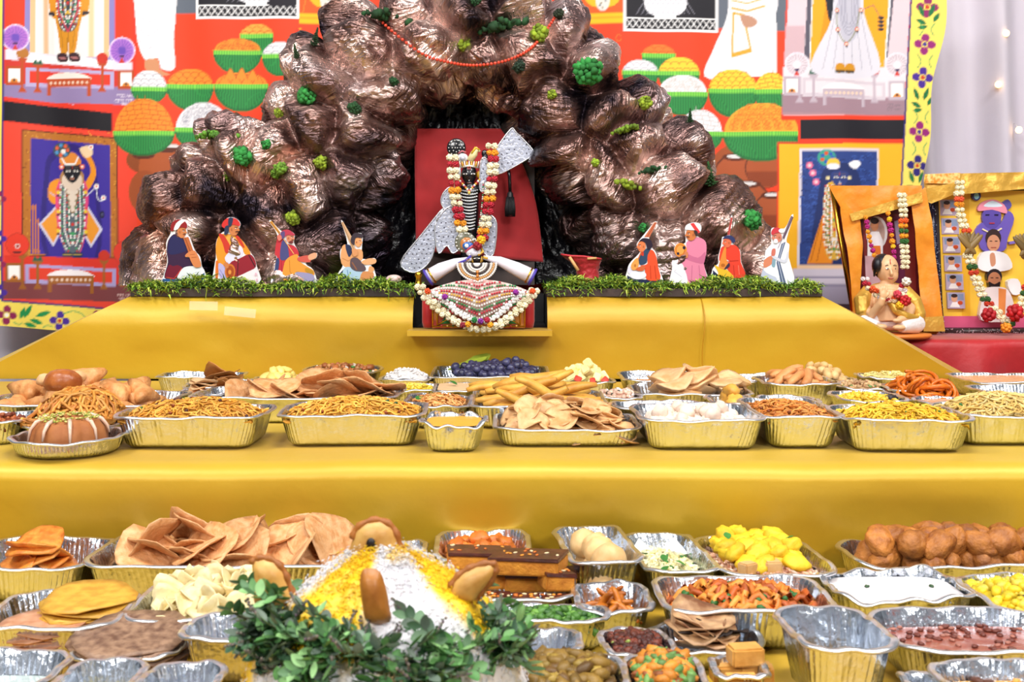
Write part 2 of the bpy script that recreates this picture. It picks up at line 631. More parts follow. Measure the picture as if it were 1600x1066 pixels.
# ---------------------------------------------------------------- printed banner
class Canvas:
    """a painter's plane in print units, sampled at the vertices of the cloth"""
    def __init__(s, x0, y0, x1, y1, step):
        s.x0, s.y0, s.step = x0, y0, step
        s.W = int((x1 - x0) / step) + 1
        s.H = int((y1 - y0) / step) + 1
        s.C = np.zeros((s.H, s.W, 3))

    def poly(s, col, pts):
        c = np.array(lin(col) if isinstance(col, str) else col)
        xs = [p[0] for p in pts]
        ys = [p[1] for p in pts]
        i0 = max(0, int((min(xs) - s.x0) / s.step))
        i1 = min(s.W, int((max(xs) - s.x0) / s.step) + 2)
        j0 = max(0, int((min(ys) - s.y0) / s.step))
        j1 = min(s.H, int((max(ys) - s.y0) / s.step) + 2)
        if i1 <= i0 or j1 <= j0:
            return
        X, Y = np.meshgrid(s.x0 + np.arange(i0, i1) * s.step, s.y0 + np.arange(j0, j1) * s.step)
        ins = np.zeros(X.shape, bool)
        n = len(pts)
        for k in range(n):
            xa, ya = pts[k]
            xb, yb = pts[(k + 1) % n]
            if ya == yb:
                continue
            cr = ((ya > Y) != (yb > Y)) & (X < (xb - xa) * (Y - ya) / (yb - ya) + xa)
            ins ^= cr
        s.C[j0:j1, i0:i1][ins] = c

    def rect(s, col, x0, y0, x1, y1):
        s.poly(col, [(x0, y0), (x1, y0), (x1, y1), (x0, y1)])

    def ell(s, col, cx, cy, rx, ry=None, rot=0):
        s.poly(col, el(cx, cy, rx, ry, rot, 20))

    def line(s, col, pts, w):
        for a, b in zip(pts[:-1], pts[1:]):
            s.poly(col, stroke([a, b], w))

    def sub(s, col, pts, k=4):
        s.poly(col, sm(pts, k))


def basket(c, cx, yt, hw, dep, heap, col, pat, line='#b5541a'):
    # heap
    dome = el(cx, yt, hw * 0.95, heap, 0, 24, PI, 2 * PI)
    c.poly(col, dome)
    r = random.Random(int(cx * 7 + yt))
    rows = max(2, int(heap / 8))
    if pat == 'balls':
        for k in range(rows):
            y = yt - heap * 0.12 - k * heap / rows * 0.85
            w = hw * 0.92 * math.sqrt(max(0.05, 1 - ((yt - y) / heap) ** 2))
            n = max(2, int(w / 5.5))
            for q in range(n):
                x = cx - w + (q + 0.5) * 2 * w / n
                c.line(line, el(x, y + 2, w / n * 1.02, 5.5, 0, 8, PI, 2 * PI), 1.1)
    elif pat == 'spiral':
        for k in range(rows):
            y = yt - heap * 0.2 - k * heap / rows * 0.8
            w = hw * 0.86 * math.sqrt(max(0.05, 1 - ((yt - y) / heap) ** 2))
            n = max(2, int(w / 8))
            for q in range(n):
                x = cx - w + (q + 0.5) * 2 * w / n
                for rr in (6.5, 3.5, 1.2):
                    c.line(line, el(x, y, rr, rr * 0.85, 0, 10), 1.0)
    elif pat == 'bricks':
        for k in range(rows + 1):
            y = yt - 4 - k * heap / (rows + 1)
            w = hw * 0.92 * math.sqrt(max(0.02, 1 - ((yt - y) / heap) ** 2))
            c.line(line, [(cx - w, y + 2), (cx, y - 2), (cx + w, y + 2)], 1.1)
            for q in range(int(w / 6)):
                x = cx - w + (q + 0.5 + 0.5 * (k % 2)) * 12
                if x < cx + w:
                    c.line(line, [(x, y), (x + 1, y - heap / (rows + 1))], 1.0)
    elif pat == 'cones':
        for (ox, oy) in ((-0.6, -0.05), (-0.2, -0.05), (0.2, -0.05), (0.6, -0.05), (-0.4, -0.5), (0.0, -0.55), (0.4, -0.45)):
            x, y = cx + ox * hw, yt + oy * heap
            c.poly(line, sm([(x - 9, y), (x - 5, y - 9), (x, y - 17), (x + 5, y - 9), (x + 9, y)], 3))
            c.poly(col, sm([(x - 7.8, y), (x - 4, y - 8.5), (x, y - 15), (x + 4, y - 8.5), (x + 7.8, y)], 3))
    # bowl
    bowl = el(cx, yt + 2, hw, dep, 0, 24, 0, PI)
    c.poly('#1f6b35', bowl)
    bowl2 = el(cx, yt + 2, hw * 0.93, dep * 0.9, 0, 24, 0, PI)
    c.poly('#2c8a42', bowl2)
    n = int(hw / 4.2)
    for q in range(-n, n + 1):
        x = q / (n + 0.6)
        yb = dep * math.sqrt(max(0, 1 - x * x))
        c.line('#164f2c', [(cx + x * hw, yt + 4), (cx + x * hw * 0.9, yt + 2 + yb * 0.92)], 0.9)
    c.poly('#7fd04a', [(cx - hw, yt - 1), (cx + hw, yt - 1), (cx + hw * 0.99, yt + 6), (cx - hw * 0.99, yt + 6)])
    for q in range(-n, n + 1):
        x = cx + q / (n + 0.6) * hw
        c.line('#2f8a3a', [(x, yt - 1), (x, yt + 6)], 1.0)


def flower(c, cx, cy, col, ctr, s=1.0):
    for k in range(4):
        a = k * PI / 2 + 0.1
        c.ell(col, cx + 8.2 * s * math.cos(a), cy + 8.2 * s * math.sin(a), 5.8 * s, 5.2 * s, a)
    c.ell('#f3dc5e', cx, cy, 4.2 * s)
    c.ell(ctr, cx, cy, 2.8 * s)


def leaf(c, x, y, ang, l, w, col='#1d8a48'):
    pts = []
    for t in np.linspace(0, 1, 7):
        pts.append((t * l, w * math.sin(PI * t) * (1 - 0.3 * t)))
    for t in np.linspace(1, 0, 7)[1:-1]:
        pts.append((t * l, -w * math.sin(PI * t) * (1 - 0.3 * t)))
    ca, sa = math.cos(ang), math.sin(ang)
    c.poly(col, [(x + p[0] * ca - p[1] * sa, y + p[0] * sa + p[1] * ca) for p in pts])


def wheel(c, cx, cy, r, rim, face, spoke):
    c.ell('#f0e4f2', cx, cy, r * 1.06)
    c.ell(rim, cx, cy, r)
    c.ell(face, cx, cy, r * 0.9)
    for k in range(20):
        a = k * PI / 10
        c.line(spoke, [(cx, cy), (cx + r * 0.9 * math.cos(a), cy + r * 0.9 * math.sin(a))], 0.9)
    c.ell(spoke, cx, cy, r * 0.3)
    c.poly('#c8382a', [(cx - 5, cy + r), (cx + 5, cy + r), (cx, cy + r * 0.5)])
    c.ell('#3a2050', cx, cy + r * 0.45, 4, 2)


def dais(c, x0, x1, y, col_wood, col_seat, floor, dark):
    """low couch, lamp stands and niches along the foot of a painted shrine"""
    w = x1 - x0
    c.poly(floor, [(x0, y + 8), (x1, y + 14), (x1, y + 42), (x0, y + 36)])
    c.poly(dark, [(x0 + w * .16, y - 18), (x1 - w * .16, y - 10), (x1 - w * .16, y + 18), (x0 + w * .16, y + 12)])
    c.poly(col_seat, [(x0 + w * .19, y - 13), (x1 - w * .19, y - 5), (x1 - w * .19, y + 12), (x0 + w * .19, y + 6)])
    c.sub('#efe6e6' if col_wood != '#b5481c' else '#e8dcd2', [(x0 + w * .33, y + 2), (x0 + w * .38, y - 7), (x0 + w * .5, y - 9), (x0 + w * .62, y - 5), (x0 + w * .66, y + 4)])
    c.rect(col_wood, x0 + w * .32, y + 1, x0 + w * .67, y + 14)
    for k in range(9):
        c.ell('#e8c8b0', x0 + w * (.35 + k * .036), y + 7, 2.2)
    c.rect(col_wood, x0 + w * .32, y + 12, x0 + w * .35, y + 27)
    c.rect(col_wood, x0 + w * .64, y + 13, x0 + w * .67, y + 29)
    for fx, hh in ((.14, 40), (.25, 30), (.75, 32)):
        x = x0 + w * fx
        c.rect(col_wood, x - 2, y - hh + 8, x + 2, y + 20)
        c.poly(col_wood, [(x - 8, y - hh + 8), (x + 8, y - hh + 8), (x + 4, y - hh + 14), (x - 4, y - hh + 14)])
        c.poly(col_wood, [(x - 7, y + 22), (x + 7, y + 22), (x + 3, y + 15), (x - 3, y + 15)])
    c.sub('#b0702a', [(x0 + w * .10, y - 44), (x0 + w * .14, y - 50), (x0 + w * .18, y - 44), (x0 + w * .175, y - 34), (x0 + w * .105, y - 34)])
    c.poly('#1d5a44', [(x0 + w * .21, y - 22), (x0 + w * .23, y - 31), (x0 + w * .25, y - 26), (x0 + w * .27, y - 31), (x0 + w * .29, y - 22)])
    c.sub('#c2301f', [(x0 + w * .72, y - 24), (x0 + w * .71, y - 34), (x0 + w * .75, y - 40), (x0 + w * .79, y - 34), (x0 + w * .78, y - 24)])
    for fx in (.08, .93):
        x = x0 + w * fx
        c.rect(col_wood, x - 13, y - 20 + 8 * fx, x + 13, y + 10 + 8 * fx)
        c.rect('#f4f0ea', x - 9, y - 16 + 8 * fx, x + 9, y + 5 + 8 * fx)
        c.poly('#d8862a', el(x, y + 5 + 8 * fx, 6, 6, 0, 10, PI, 2 * PI))
        c.ell('#2a1a30', x, y + 2 + 8 * fx, 2)


def scribble(c, x, y, n, col, s=1.0):
    """a line of tiny handwriting hanging from a head stroke"""
    r = random.Random(int(x + y))
    c.line(col, [(x, y), (x + n * 4 * s, y + s)], 0.8 * s)
    for k in range(n):
        xx = x + k * 4 * s
        c.line(col, [(xx, y), (xx + r.uniform(-1, 2) * s, y + 3 * s), (xx + r.uniform(1, 3) * s, y + r.uniform(3, 5) * s)], 0.8 * s)
def bead_body(c, cx, y0, y1, w0, w1, base, colors, seed=1):
    """long bead garlands hanging over the painted figure"""
    c.sub(base, [(cx - w0, y0), (cx + w0, y0), (cx + w1, (y0 + y1) / 2), (cx + w1 * .75, y1 - 10), (cx, y1), (cx - w1 * .75, y1 - 10), (cx - w1, (y0 + y1) / 2)], 5)
    r = random.Random(seed)
    for k in range(5):
        f = 1 - k * 0.18
        n = int((y1 - y0) / 4)
        for q in range(n):
            t = q / n
            x = w0 * f + (w1 - w0) * f * math.sin(PI * min(1, t * 1.2) / 1.2)
            if t > 0.75:
                x *= math.sqrt(max(0, (1 - t) / 0.25))
            y = y0 + (y1 - y0) * t * (1 - 0.04 * k)
            col = colors[(q + k) % len(colors)] if (q % 3 == 0) else '#f3efe8' if k % 2 == 0 else '#3d4a52'
            c.ell(col, cx - x, y, 1.5)
            c.ell(col, cx + x, y, 1.5)
    for q in range(6):
        c.ell(colors[q % len(colors)], cx, y0 + (y1 - y0) * (0.2 + 0.13 * q), 2.2, 2.8)


def face_dark(c, cx, cy, s=1.0, col='#16141c'):
    c.sub(col, [(cx - 12 * s, cy - 12 * s), (cx + 12 * s, cy - 12 * s), (cx + 12 * s, cy + 3 * s), (cx, cy + 15 * s), (cx - 12 * s, cy + 3 * s)])
    for d in (-1, 1):
        c.ell('#e8e2da', cx + d * 6 * s, cy - 3 * s, 4 * s, 1.6 * s)
        c.ell('#101018', cx + d * 6 * s, cy - 3 * s, 1.4 * s, 1.4 * s)
        c.line('#5a5058', [(cx + d * 2 * s, cy - 8 * s), (cx + d * 10 * s, cy - 8 * s)], 1.1 * s)
    c.line('#b0342c', [(cx, cy - 11 * s), (cx, cy - 6 * s)], 1.4 * s)
    c.line('#c88a70', [(cx - 3 * s, cy + 8 * s), (cx + 3 * s, cy + 8 * s)], 1.3 * s)
    c.ell('#f4f2f0', cx, cy + 5 * s, 1.2 * s)


def paint_banner():
    st = 1.0
    c = Canvas(-60, -70, 1490, 560, st)
    RED, RED2, VIO = '#e23a1c', '#d8321a', '#8f86c8'
    c.rect('#e63f1b', -60, -70, 1490, 560)
    # soft dye change across the red field
    # ---- left shrine panel
    c.rect('#dd3520', 3, -70, 214, 178)
    c.rect('#c8352a', 8, -70, 205, 160)
    c.rect(RED, 8, -70, 36, 85)
    c.rect(RED, 180, -70, 208, 100)
    c.rect('#8b80bd', 37, -70, 180, 95)
    c.rect('#e9e2de', 45, -70, 171, 90)
    c.rect('#f0b98a', 45, -70, 53, 88)
    c.rect('#f0b98a', 163, -70, 171, 90)
    c.rect('#e8b48c', 66, -70, 74, 86)
    c.rect('#f2c79c', 140, -70, 148, 90)
    c.rect('#f4efec', 84, -70, 92, 88)
    c.poly('#ded8e4', [(8, 76), (208, 98), (208, 112), (8, 92)])
    c.poly('#f1eeee', [(40, 84), (175, 94), (175, 104), (40, 96)])
    dais(c, 5, 212, 122, '#b5481c', '#d6341e', '#8d7aa6', '#b0a4cc')
    wheel(c, 23, 58, 20, '#c89ad8', '#b06cc4', '#6a4ab0')
    wheel(c, 191, 79, 20, '#c89ad8', '#a86cc8', '#6a4ab0')
    # figure: sleeves, trousers, garlands
    c.sub('#d98e22', [(74, -40), (96, -50), (94, 20), (78, 22)])
    c.sub('#d98e22', [(118, -50), (140, -40), (138, 20), (122, 18)])
    c.sub('#2b2630', [(76, 18), (90, 18), (88, 24), (76, 23)])
    c.sub('#2b2630', [(124, 18), (139, 18), (138, 23), (125, 24)])
    c.sub('#d08a1e', [(86, 10), (128, 10), (124, 50), (118, 82), (108, 82), (107, 50), (105, 82), (95, 82), (90, 50)])
    c.line('#8a5a14', [(107, 45), (106, 80)], 1.2)
    c.line('#a86e18', [(94, 30), (98, 76)], 1.2)
    c.line('#a86e18', [(120, 30), (114, 76)], 1.2)
    bead_body(c, 107, -60, 50, 16, 19, '#3a4248', ['#c8302a', '#e0b030', '#4aa06a'], 3)
    c.line('#cc3a50', [(88, -40), (92, 20), (107, 50), (122, 20), (127, -40)], 2.2)
    for fx in (97, 117):
        c.sub('#3a2028', [(fx - 8, 84), (fx + 7, 84), (fx + 8, 96), (fx - 7, 95)])
        c.line('#d88a8a', [(fx - 6, 90), (fx + 7, 91)], 1.6)
    scribble(c, 183, 148, 7, '#e6d8e6')
    scribble(c, 181, 155, 7, '#e6d8e6')
    scribble(c, 190, 161, 4, '#e6d8e6')
    scribble(c, 88, 162, 9, '#cfc0d6', 0.8)
    # ---- black band
    c.poly('#dd3520', [(3, 150), (180, 172), (180, 212), (3, 194)])
    c.poly('#141018', [(4, 157), (176, 177), (176, 206), (4, 188)])
    # ---- lower left shrine panel
    c.poly('#e6432e', [(4, 190), (216, 212), (216, 486), (5, 470)])
    c.poly('#5a2414', [(33, 201), (184, 215), (186, 404), (35, 400)])
    c.poly('#b06a24', [(35, 203), (182, 217), (184, 402), (37, 398)])
    rr = random.Random(4)
    for k in range(420):
        x, y = rr.uniform(36, 182), rr.uniform(205, 400)
        c.ell('#d89a38' if k % 2 else '#7a3e14', x, y, 1.1)
    c.poly('#3b2a92', [(47, 215), (172, 227), (174, 402), (49, 396)])
    c.sub('#2a1c70', [(70, 400), (68, 270), (80, 236), (110, 224), (140, 240), (152, 275), (154, 402)], 5)
    c.sub('#33248a', [(76, 400), (75, 275), (85, 246), (110, 234), (136, 250), (146, 280), (148, 402)], 5)
    for k in range(3):
        c.line('#c8742a', [(51 + 4 * k, 320 + 22 * (k == 2)), (52 + 4 * k, 396)], 2.2)
    # raised arm, bent arm, skirt wings
    c.sub('#e08c1e', [(130, 290), (142, 268), (136, 250), (128, 242), (136, 236), (148, 256), (150, 275), (138, 296)])
    c.sub('#e6c8a0', [(124, 232), (140, 228), (146, 240), (134, 246)])
    c.ell('#f0e6e0', 143, 230, 4)
    c.ell('#d8502a', 143, 230, 2)
    c.sub('#e08c1e', [(92, 280), (76, 286), (74, 308), (82, 318), (94, 312)])
    c.line('#b9b4d8', [(76, 300), (84, 306)], 1.5)
    c.poly('#c8c4dc', [(88, 318), (60, 350), (81, 385), (94, 360)])
    c.poly('#e0902a', [(87, 323), (64, 350), (81, 379), (92, 358)])
    c.poly('#c8c4dc', [(134, 318), (161, 358), (142, 387), (126, 362)])
    c.poly('#e0902a', [(135, 325), (156, 358), (142, 381), (129, 360)])
    c.sub('#d6427a', [(90, 282), (132, 282), (136, 340), (126, 390), (112, 400), (98, 390), (86, 340)])
    bead_body(c, 111, 284, 396, 18, 20, '#56606a', ['#c8302a', '#38a058', '#e8e2da'], 8)
    for k in range(4):
        c.ell('#7a5a28', 111, 300 + k * 9, 12 - 2.4 * k, 6)
        c.ell('#d8c8b8', 111, 299 + k * 9, 10 - 2.2 * k, 5)
    for (x, y) in ((89, 300), (89, 330), (89, 360), (133, 300), (133, 330), (133, 362)):
        c.ell('#e0c030', x, y, 3)
        c.ell('#2a2a30', x, y + 5, 3, 2)
        c.ell('#d03a30', x, y - 5, 3, 2)
    c.ell('#a87a4a', 111, 278, 20, 18)
    c.ell('#d6c2b0', 111, 282, 17, 16)
    face_dark(c, 111, 270, 1.05)
    c.ell('#e8662a', 94, 260, 4)
    c.ell('#e8662a', 128, 260, 4)
    c.ell('#f2ece6', 94, 260, 2)
    c.ell('#f2ece6', 128, 260, 2)
    c.sub('#d88434', [(94, 256), (92, 244), (104, 238), (118, 240), (126, 256)])
    c.line('#f0ece8', [(94, 246), (100, 256), (116, 256), (122, 244)], 2.4)
    c.ell('#3a4a4a', 95, 234, 14, 12)
    for k in range(7):
        a = k * 0.9
        c.ell('#4a8ac0' if k % 2 else '#d85a3a', 95 + 9 * math.cos(a), 234 + 8 * math.sin(a), 3)
    c.ell('#e8e0d8', 97, 236, 4)
    c.line('#d8d8e6', [(134, 306), (146, 296), (150, 292)], 1.3)
    c.line('#d8d8e6', [(150, 292), (153, 312), (160, 314), (163, 308)], 1.3)
    for p in ((151, 291), (162, 309)):
        c.ell('#f2ece6', p[0], p[1], 4)
        c.ell('#d8482a', p[0], p[1], 1.8)
    c.ell('#141430', 160, 335, 4, 6)
    c.ell('#4a4a70', 160, 335, 2, 3)
    for fx in (103, 119):
        c.ell('#26304a', fx, 398, 9, 5)
        c.line('#d8b838', [(fx - 7, 397), (fx + 7, 397)], 1.4)
    c.poly('#d43222', [(8, 398), (214, 406), (214, 470), (8, 455)])
    dais(c, 6, 216, 430, '#9a5a20', '#d83a22', '#7a3a3c', '#a89ac8')
    for cx, cy in ((28, 382), (196, 394)):
        c.ell('#a02818', cx, cy, 18.5)
        c.ell('#dd3824', cx, cy, 17.5)
        c.ell('#e8ddd8', cx, cy + 2, 4)
        c.ell('#a02818', cx, cy + 2, 2.4)
        c.poly('#3a1a20', [(cx - 7, cy + 11), (cx + 7, cy + 11), (cx + 4, cy + 14), (cx - 4, cy + 14)])
    scribble(c, 185, 459, 6, '#e0b8b0')
    scribble(c, 188, 465, 5, '#e0b8b0')
    # ---- yellow floral border, bottom left and left side
    c.poly('#2d2a72', [(-60, 463), (240, 486), (240, 560), (-60, 560)])
    c.poly('#f2d75a', [(-60, 466), (240, 489), (240, 560), (-60, 560)])
    c.rect('#2d2a72', 3, -70, 5.2, 468)
    c.rect('#f2d75a', -60, -70, 3, 475)
    flower(c, 10, 492, '#8a1f4e', '#f4efe4', 1.1)
    flower(c, 92, 501, '#46248e', '#c0392a', 1.1)
    flower(c, 150, 500, '#8a1f4e', '#f4efe4', 1.1)
    for (x, y, a, l) in ((30, 498, -1.15, 20), (36, 497, -1.0, 26), (55, 494, -0.3, 26), (46, 499, 0.3, 22), (36, 505, 0.25, 22)):
        leaf(c, x, y, a, l, 4.5)
    c.line('#3aa05a', sm([(98, 490), (112, 486), (126, 490), (134, 498)], 4, False), 1.6)
    c.line('#3aa05a', sm([(20, 503), (28, 507), (34, 504)], 4, False), 1.6)
    c.line('#3aa05a', sm([(66, 512), (74, 508), (82, 511)], 4, False), 1.6)
    for (x, y) in ((2, 372), (1, 310), (1, 412), (2, 456)):
        flower(c, x - 3, y, '#8a1f4e' if int(y) % 3 else '#46248e', '#f4efe4', 0.9)
    # ---- white robed figure, left of centre
    c.rect('#5f6672', 268, -70, 310, 20)
    c.sub('#e9e7ea', [(213, -60), (272, -60), (272, 20), (269, 60), (271, 105), (252, 107), (246, 90), (232, 96), (220, 80), (213, 40)], 5)
    for k in range(4):
        c.line('#b9b6c2', sm([(216, -10 + k * 22), (228, 12 + k * 22), (248, 8 + k * 18)], 4, False), 1.1)
    for k in range(4):
        c.line('#c6c2cc', [(254 + 4 * k, 10), (250 + 5 * k, 105)], 1.0)
    c.sub('#c98a62', [(228, 94), (246, 92), (250, 108), (264, 116), (240, 118), (228, 108)])
    # lattice panels across the top
    def lattice(x0, x1, y0, y1, vase):
        c.rect('#f0eeee', x0, y0, x1, y1)
        c.rect('#17151d', x0 + 4, y0, x1 - 4, y1 - 4)
        n = int((x1 - x0 - 8) / 10)
        for k in range(n):
            xa = x0 + 4 + k * (x1 - x0 - 8) / n
            w = (x1 - x0 - 8) / n
            c.line('#f0eeee', [(xa, y1 - 20), (xa + w, y1 - 6)], 1.3)
            c.line('#f0eeee', [(xa, y1 - 6), (xa + w, y1 - 20)], 1.3)
        c.rect('#f0eeee', x0 + 4, y1 - 22, x1 - 4, y1 - 20)
        if vase:
            vx = vase
            c.sub('#ecebf0', [(vx - 26, y1 - 30), (vx - 34, y1 - 50), (vx - 28, y1 - 74), (vx + 28, y1 - 74), (vx + 34, y1 - 50), (vx + 26, y1 - 30), (vx, y1 - 24)])
            for k in range(-4, 5):
                c.line('#8f8d9a', [(vx + k * 8 - 14, y1 - 72), (vx + k * 8 + 14, y1 - 28)], 0.9)
                c.line('#8f8d9a', [(vx + k * 8 + 14, y1 - 72), (vx + k * 8 - 14, y1 - 28)], 0.9)
            c.rect('#f2f0f0', vx - 17, y1 - 27, vx + 17, y1 - 22)
    lattice(305, 467, -60, 29, 400)
    c.rect('#1a1620', 420, -40, 462, 10)
    # small shrine hangings
    for x0, x1 in ((467, 553), (800, 820), (905, 978)):
        c.rect('#e2571c', x0, -60, x1, 22)
        c.rect('#f0b418', x0, 20, x1, 36)
        c.rect('#c88a10', x0, 26, x1, 28)
        cx = (x0 + x1) / 2
        c.sub('#e6b020', [(cx - 26, -10), (cx + 26, -14), (cx + 18, 8), (cx - 16, 8)])
        c.sub('#d9d4cc', [(cx - 11, -30), (cx + 11, -30), (cx + 10, 6), (cx, 16), (cx - 10, 6)])
        for k in range(10):
            c.ell('#8a7a50' if k % 2 else '#5a6a70', cx + random.Random(k).uniform(-8, 8), -20 + k * 3.4, 1.6)
        c.line('#b8862a', [(cx - 30, -20), (cx - 38, 18)], 1.2)
    c.rect('#dedbe2', 548, -60, 558, 22)
    c.rect('#dedbe2', 882, -60, 898, 34)
    lattice(974, 1124, -60, 49, 1040)
    c.rect('#5f6672', 1124, -60, 1152, 42)
    c.ell('#c8341a', 466, 47, 5)
    c.ell('#e0a020', 468, 44, 2)
    c.line('#c8702a', el(966, 59, 4, 5, 0, 10), 1.4)
    # ---- baskets
    O, W, Y = '#f08a2a', '#e6e3e6', '#f4c838'
    basket(c, 400, 53, 27, 34, 17, '#f0a040', 'balls')
    basket(c, 370, 79, 38, 34, 20, O, 'spiral')
    basket(c, 437, 85, 29, 32, 20, W, 'balls', '#9a98a4')
    basket(c, 233, 137, 28, 24, 27, W, 'balls', '#9a98a4')
    basket(c, 296, 132, 37, 38, 26, O, 'balls')
    basket(c, 376, 132, 43, 40, 20, O, 'cones')
    c.ell('#8a4420', 232, 250, 34, 22)
    c.ell('#a85228', 262, 262, 44, 40)
    c.ell('#5a2a1a', 262, 232, 18, 7)
    c.ell('#d8d2d0', 268, 228, 11, 3)
    c.ell('#5a2a1a', 226, 243, 18, 6)
    c.ell('#e8e4e2', 222, 240, 8, 3)
    c.ell('#9a4a24', 228, 300, 26, 34)
    c.ell('#e2dedc', 230, 318, 9, 3)
    basket(c, 225, 206, 48, 36, 52, O, 'bricks')
    basket(c, 316, 200, 44, 34, 41, W, 'spiral', '#a5a3ae')
    # ---- right field
    c.ell('#9a4a22', 1150, 270, 42, 46)
    for (x, y, r) in ((1150, 275, 34), (1196, 262, 30), (1168, 318, 34), (1206, 330, 28), (1135, 330, 28)):
        c.ell('#5e2814', x, y, r + 2, r + 2)
        c.ell('#a8512a', x, y + 1, r, r)
        c.poly('#8a3c1c', el(x, y, r, r, 0, 16, 0.2, PI - 0.2))
        c.ell('#5e2814', x, y - r * 0.9, r * 0.62, 6)
        c.ell('#dcd6d4', x, y - r * 0.93, r * 0.42, 3)
    basket(c, 1029, 84, 27, 34, 16, '#e8742a', 'balls')
    basket(c, 1000, 111, 29, 30, 18, W, 'balls', '#9a98a4')
    basket(c, 1061, 111, 33, 34, 23, Y, 'balls', '#d8682a')
    # white robed figure, right of centre
    c.sub('#ebe9ec', [(1146, -60), (1206, -60), (1214, 30), (1216, 110), (1160, 118), (1102, 118), (1118, 70), (1138, 20)], 5)
    for k in range(5):
        c.line('#c9c6d0', [(1150 + 8 * k, 30), (1134 + 17 * k, 112)], 1.0)
    c.poly('#5f6672', [(1206, -60), (1228, -60), (1230, 48), (1214, 48)])
    c.rect('#e63f1b', 1214, 48, 1228, 112)
    c.line('#d8a030', [(1144, 10), (1168, 16), (1196, 8)], 3)
    c.line('#d8a030', [(1144, -2), (1168, 4), (1196, -4)], 2)
    c.poly('#d8a030', [(1146, 16), (1164, 20), (1176, 80), (1144, 88)])
    c.poly('#eeecee', [(1149, 20), (1161, 23), (1172, 74), (1147, 80)])
    c.sub('#e6e3e8', [(1178, 34), (1196, 18), (1206, -10), (1216, 0), (1208, 30), (1186, 44)])
    c.sub('#b98a72', [(1158, 22), (1174, 24), (1184, 32), (1178, 40), (1164, 40)])
    basket(c, 1067, 144, 40, 34, 28, W, 'spiral', '#c2b8b0')
    basket(c, 1146, 138, 39, 42, 32, Y, 'balls', '#d86a20')
    basket(c, 1205, 140, 26, 34, 28, Y, 'bricks', '#d86a20')
    basket(c, 1095, 206, 36, 30, 36, W, 'bricks', '#b8b0ac')
    basket(c, 1190, 206, 60, 44, 46, '#f2a030', 'spiral', '#d8601a')
    # ---- upper right shrine panel
    c.poly('#e23a1c', [(1232, -70), (1430, -70), (1416, 188), (1220, 188)])
    c.poly('#d9c4cc', [(1235, -70), (1427, -70), (1413, 180), (1223, 180)])
    c.poly('#c8a8b0', [(1228, 40), (1258, 40), (1255, 100), (1225, 100)])
    c.poly('#54505e', [(1264, -70), (1404, -70), (1388, 92), (1256, 92)])
    c.poly('#ecebee', [(1270, -70), (1398, -70), (1386, 92), (1264, 92)])
    c.poly('#f0a018', [(1272, -70), (1394, -70), (1383, 108), (1265, 108)])
    c.poly('#e08e10', [(1294, 60), (1310, 0), (1290, 0), (1274, 100)])
    c.poly('#dcd4da', [(1224, 104), (1418, 104), (1414, 150), (1222, 150)])
    c.poly('#a8848c', [(1222, 158), (1414, 162), (1413, 180), (1222, 178)])
    dais(c, 1222, 1416, 138, '#b8a8b4', '#dcd2d8', '#9a7c88', '#cbbfc8')
    wheel(c, 1245, 100, 18, '#d8ccd4', '#c2b2bc', '#e8e0e6')
    wheel(c, 1403, 100, 18, '#d8ccd4', '#c2b2bc', '#e8e0e6')
    c.sub('#20222c', [(1288, -20), (1306, -20), (1308, 18), (1296, 34), (1290, 10)])
    c.sub('#d3d0da', [(1306, -40), (1346, -40), (1352, 20), (1374, 112), (1268, 112), (1298, 30)], 5)
    for k in range(6):
        c.line('#a9a6b4', [(1314 + 5 * k, -20), (1284 + 16 * k, 108)], 1.1)
    c.sub('#bcbac8', [(1312, -40), (1342, -40), (1344, 40), (1326, 66), (1310, 40)])
    for k in range(4):
        c.line('#8e8ca0', sm([(1312 + 3 * k, -30), (1314 + 3 * k, 30), (1326, 54 - 6 * k), (1340 - 3 * k, 30), (1342 - 3 * k, -30)], 4, False), 1.0)
    c.line('#8a8a72', sm([(1307, 10), (1308, 46), (1322, 66), (1338, 46), (1345, 10)], 4, False), 2.0)
    for p in ((1307, 16), (1308, 46), (1322, 68), (1340, 44), (1347, 14), (1347, -10)):
        c.ell('#d86a4a', p[0], p[1], 3.6)
        c.ell('#3a3a40', p[0] + 1, p[1] + 4, 2)
        c.ell('#f0e8d8', p[0], p[1], 1.6)
    for fx in (1312, 1328):
        c.sub('#c88a1a', [(fx - 6, 100), (fx + 6, 100), (fx + 7, 112), (fx - 8, 113)])
        c.rect('#2a2620', fx - 8, 110, fx + 7, 114)
    c.line('#5a5060', [(1352, 12), (1366, 6), (1376, 24), (1380, 40)], 1.1)
    for k in range(4):
        c.ell('#2a2630', 1378, 26 + k * 6, 6 - abs(k - 1.5), 2.4)
    scribble(c, 1388, 162, 5, '#7a6a74')
    scribble(c, 1388, 168, 5, '#7a6a74')
    # ---- black band right
    c.poly('#e23a1c', [(1247, 182), (1418, 182), (1415, 222), (1247, 222)])
    c.poly('#15121c', [(1251, 187), (1416, 186), (1413, 216), (1251, 217)])
    # ---- lower right shrine panel
    c.poly('#d83a1c', [(1214, 222), (1414, 220), (1410, 520), (1210, 520)])
    c.poly('#f2b01e', [(1217, 225), (1412, 223), (1408, 520), (1213, 520)])
    c.poly('#d8d0d8', [(1249, 232), (1374, 232), (1370, 420), (1244, 420)])
    c.poly('#273e80', [(1253, 236), (1371, 236), (1367, 416), (1248, 416)])
    for k in range(330):
        x, y = rr.uniform(1252, 1368), rr.uniform(240, 412)
        c.line('#3a5aa8' if k % 3 else '#16265a', el(x, y, 4, 3, 0, 6, PI, 2 * PI), 1.1)
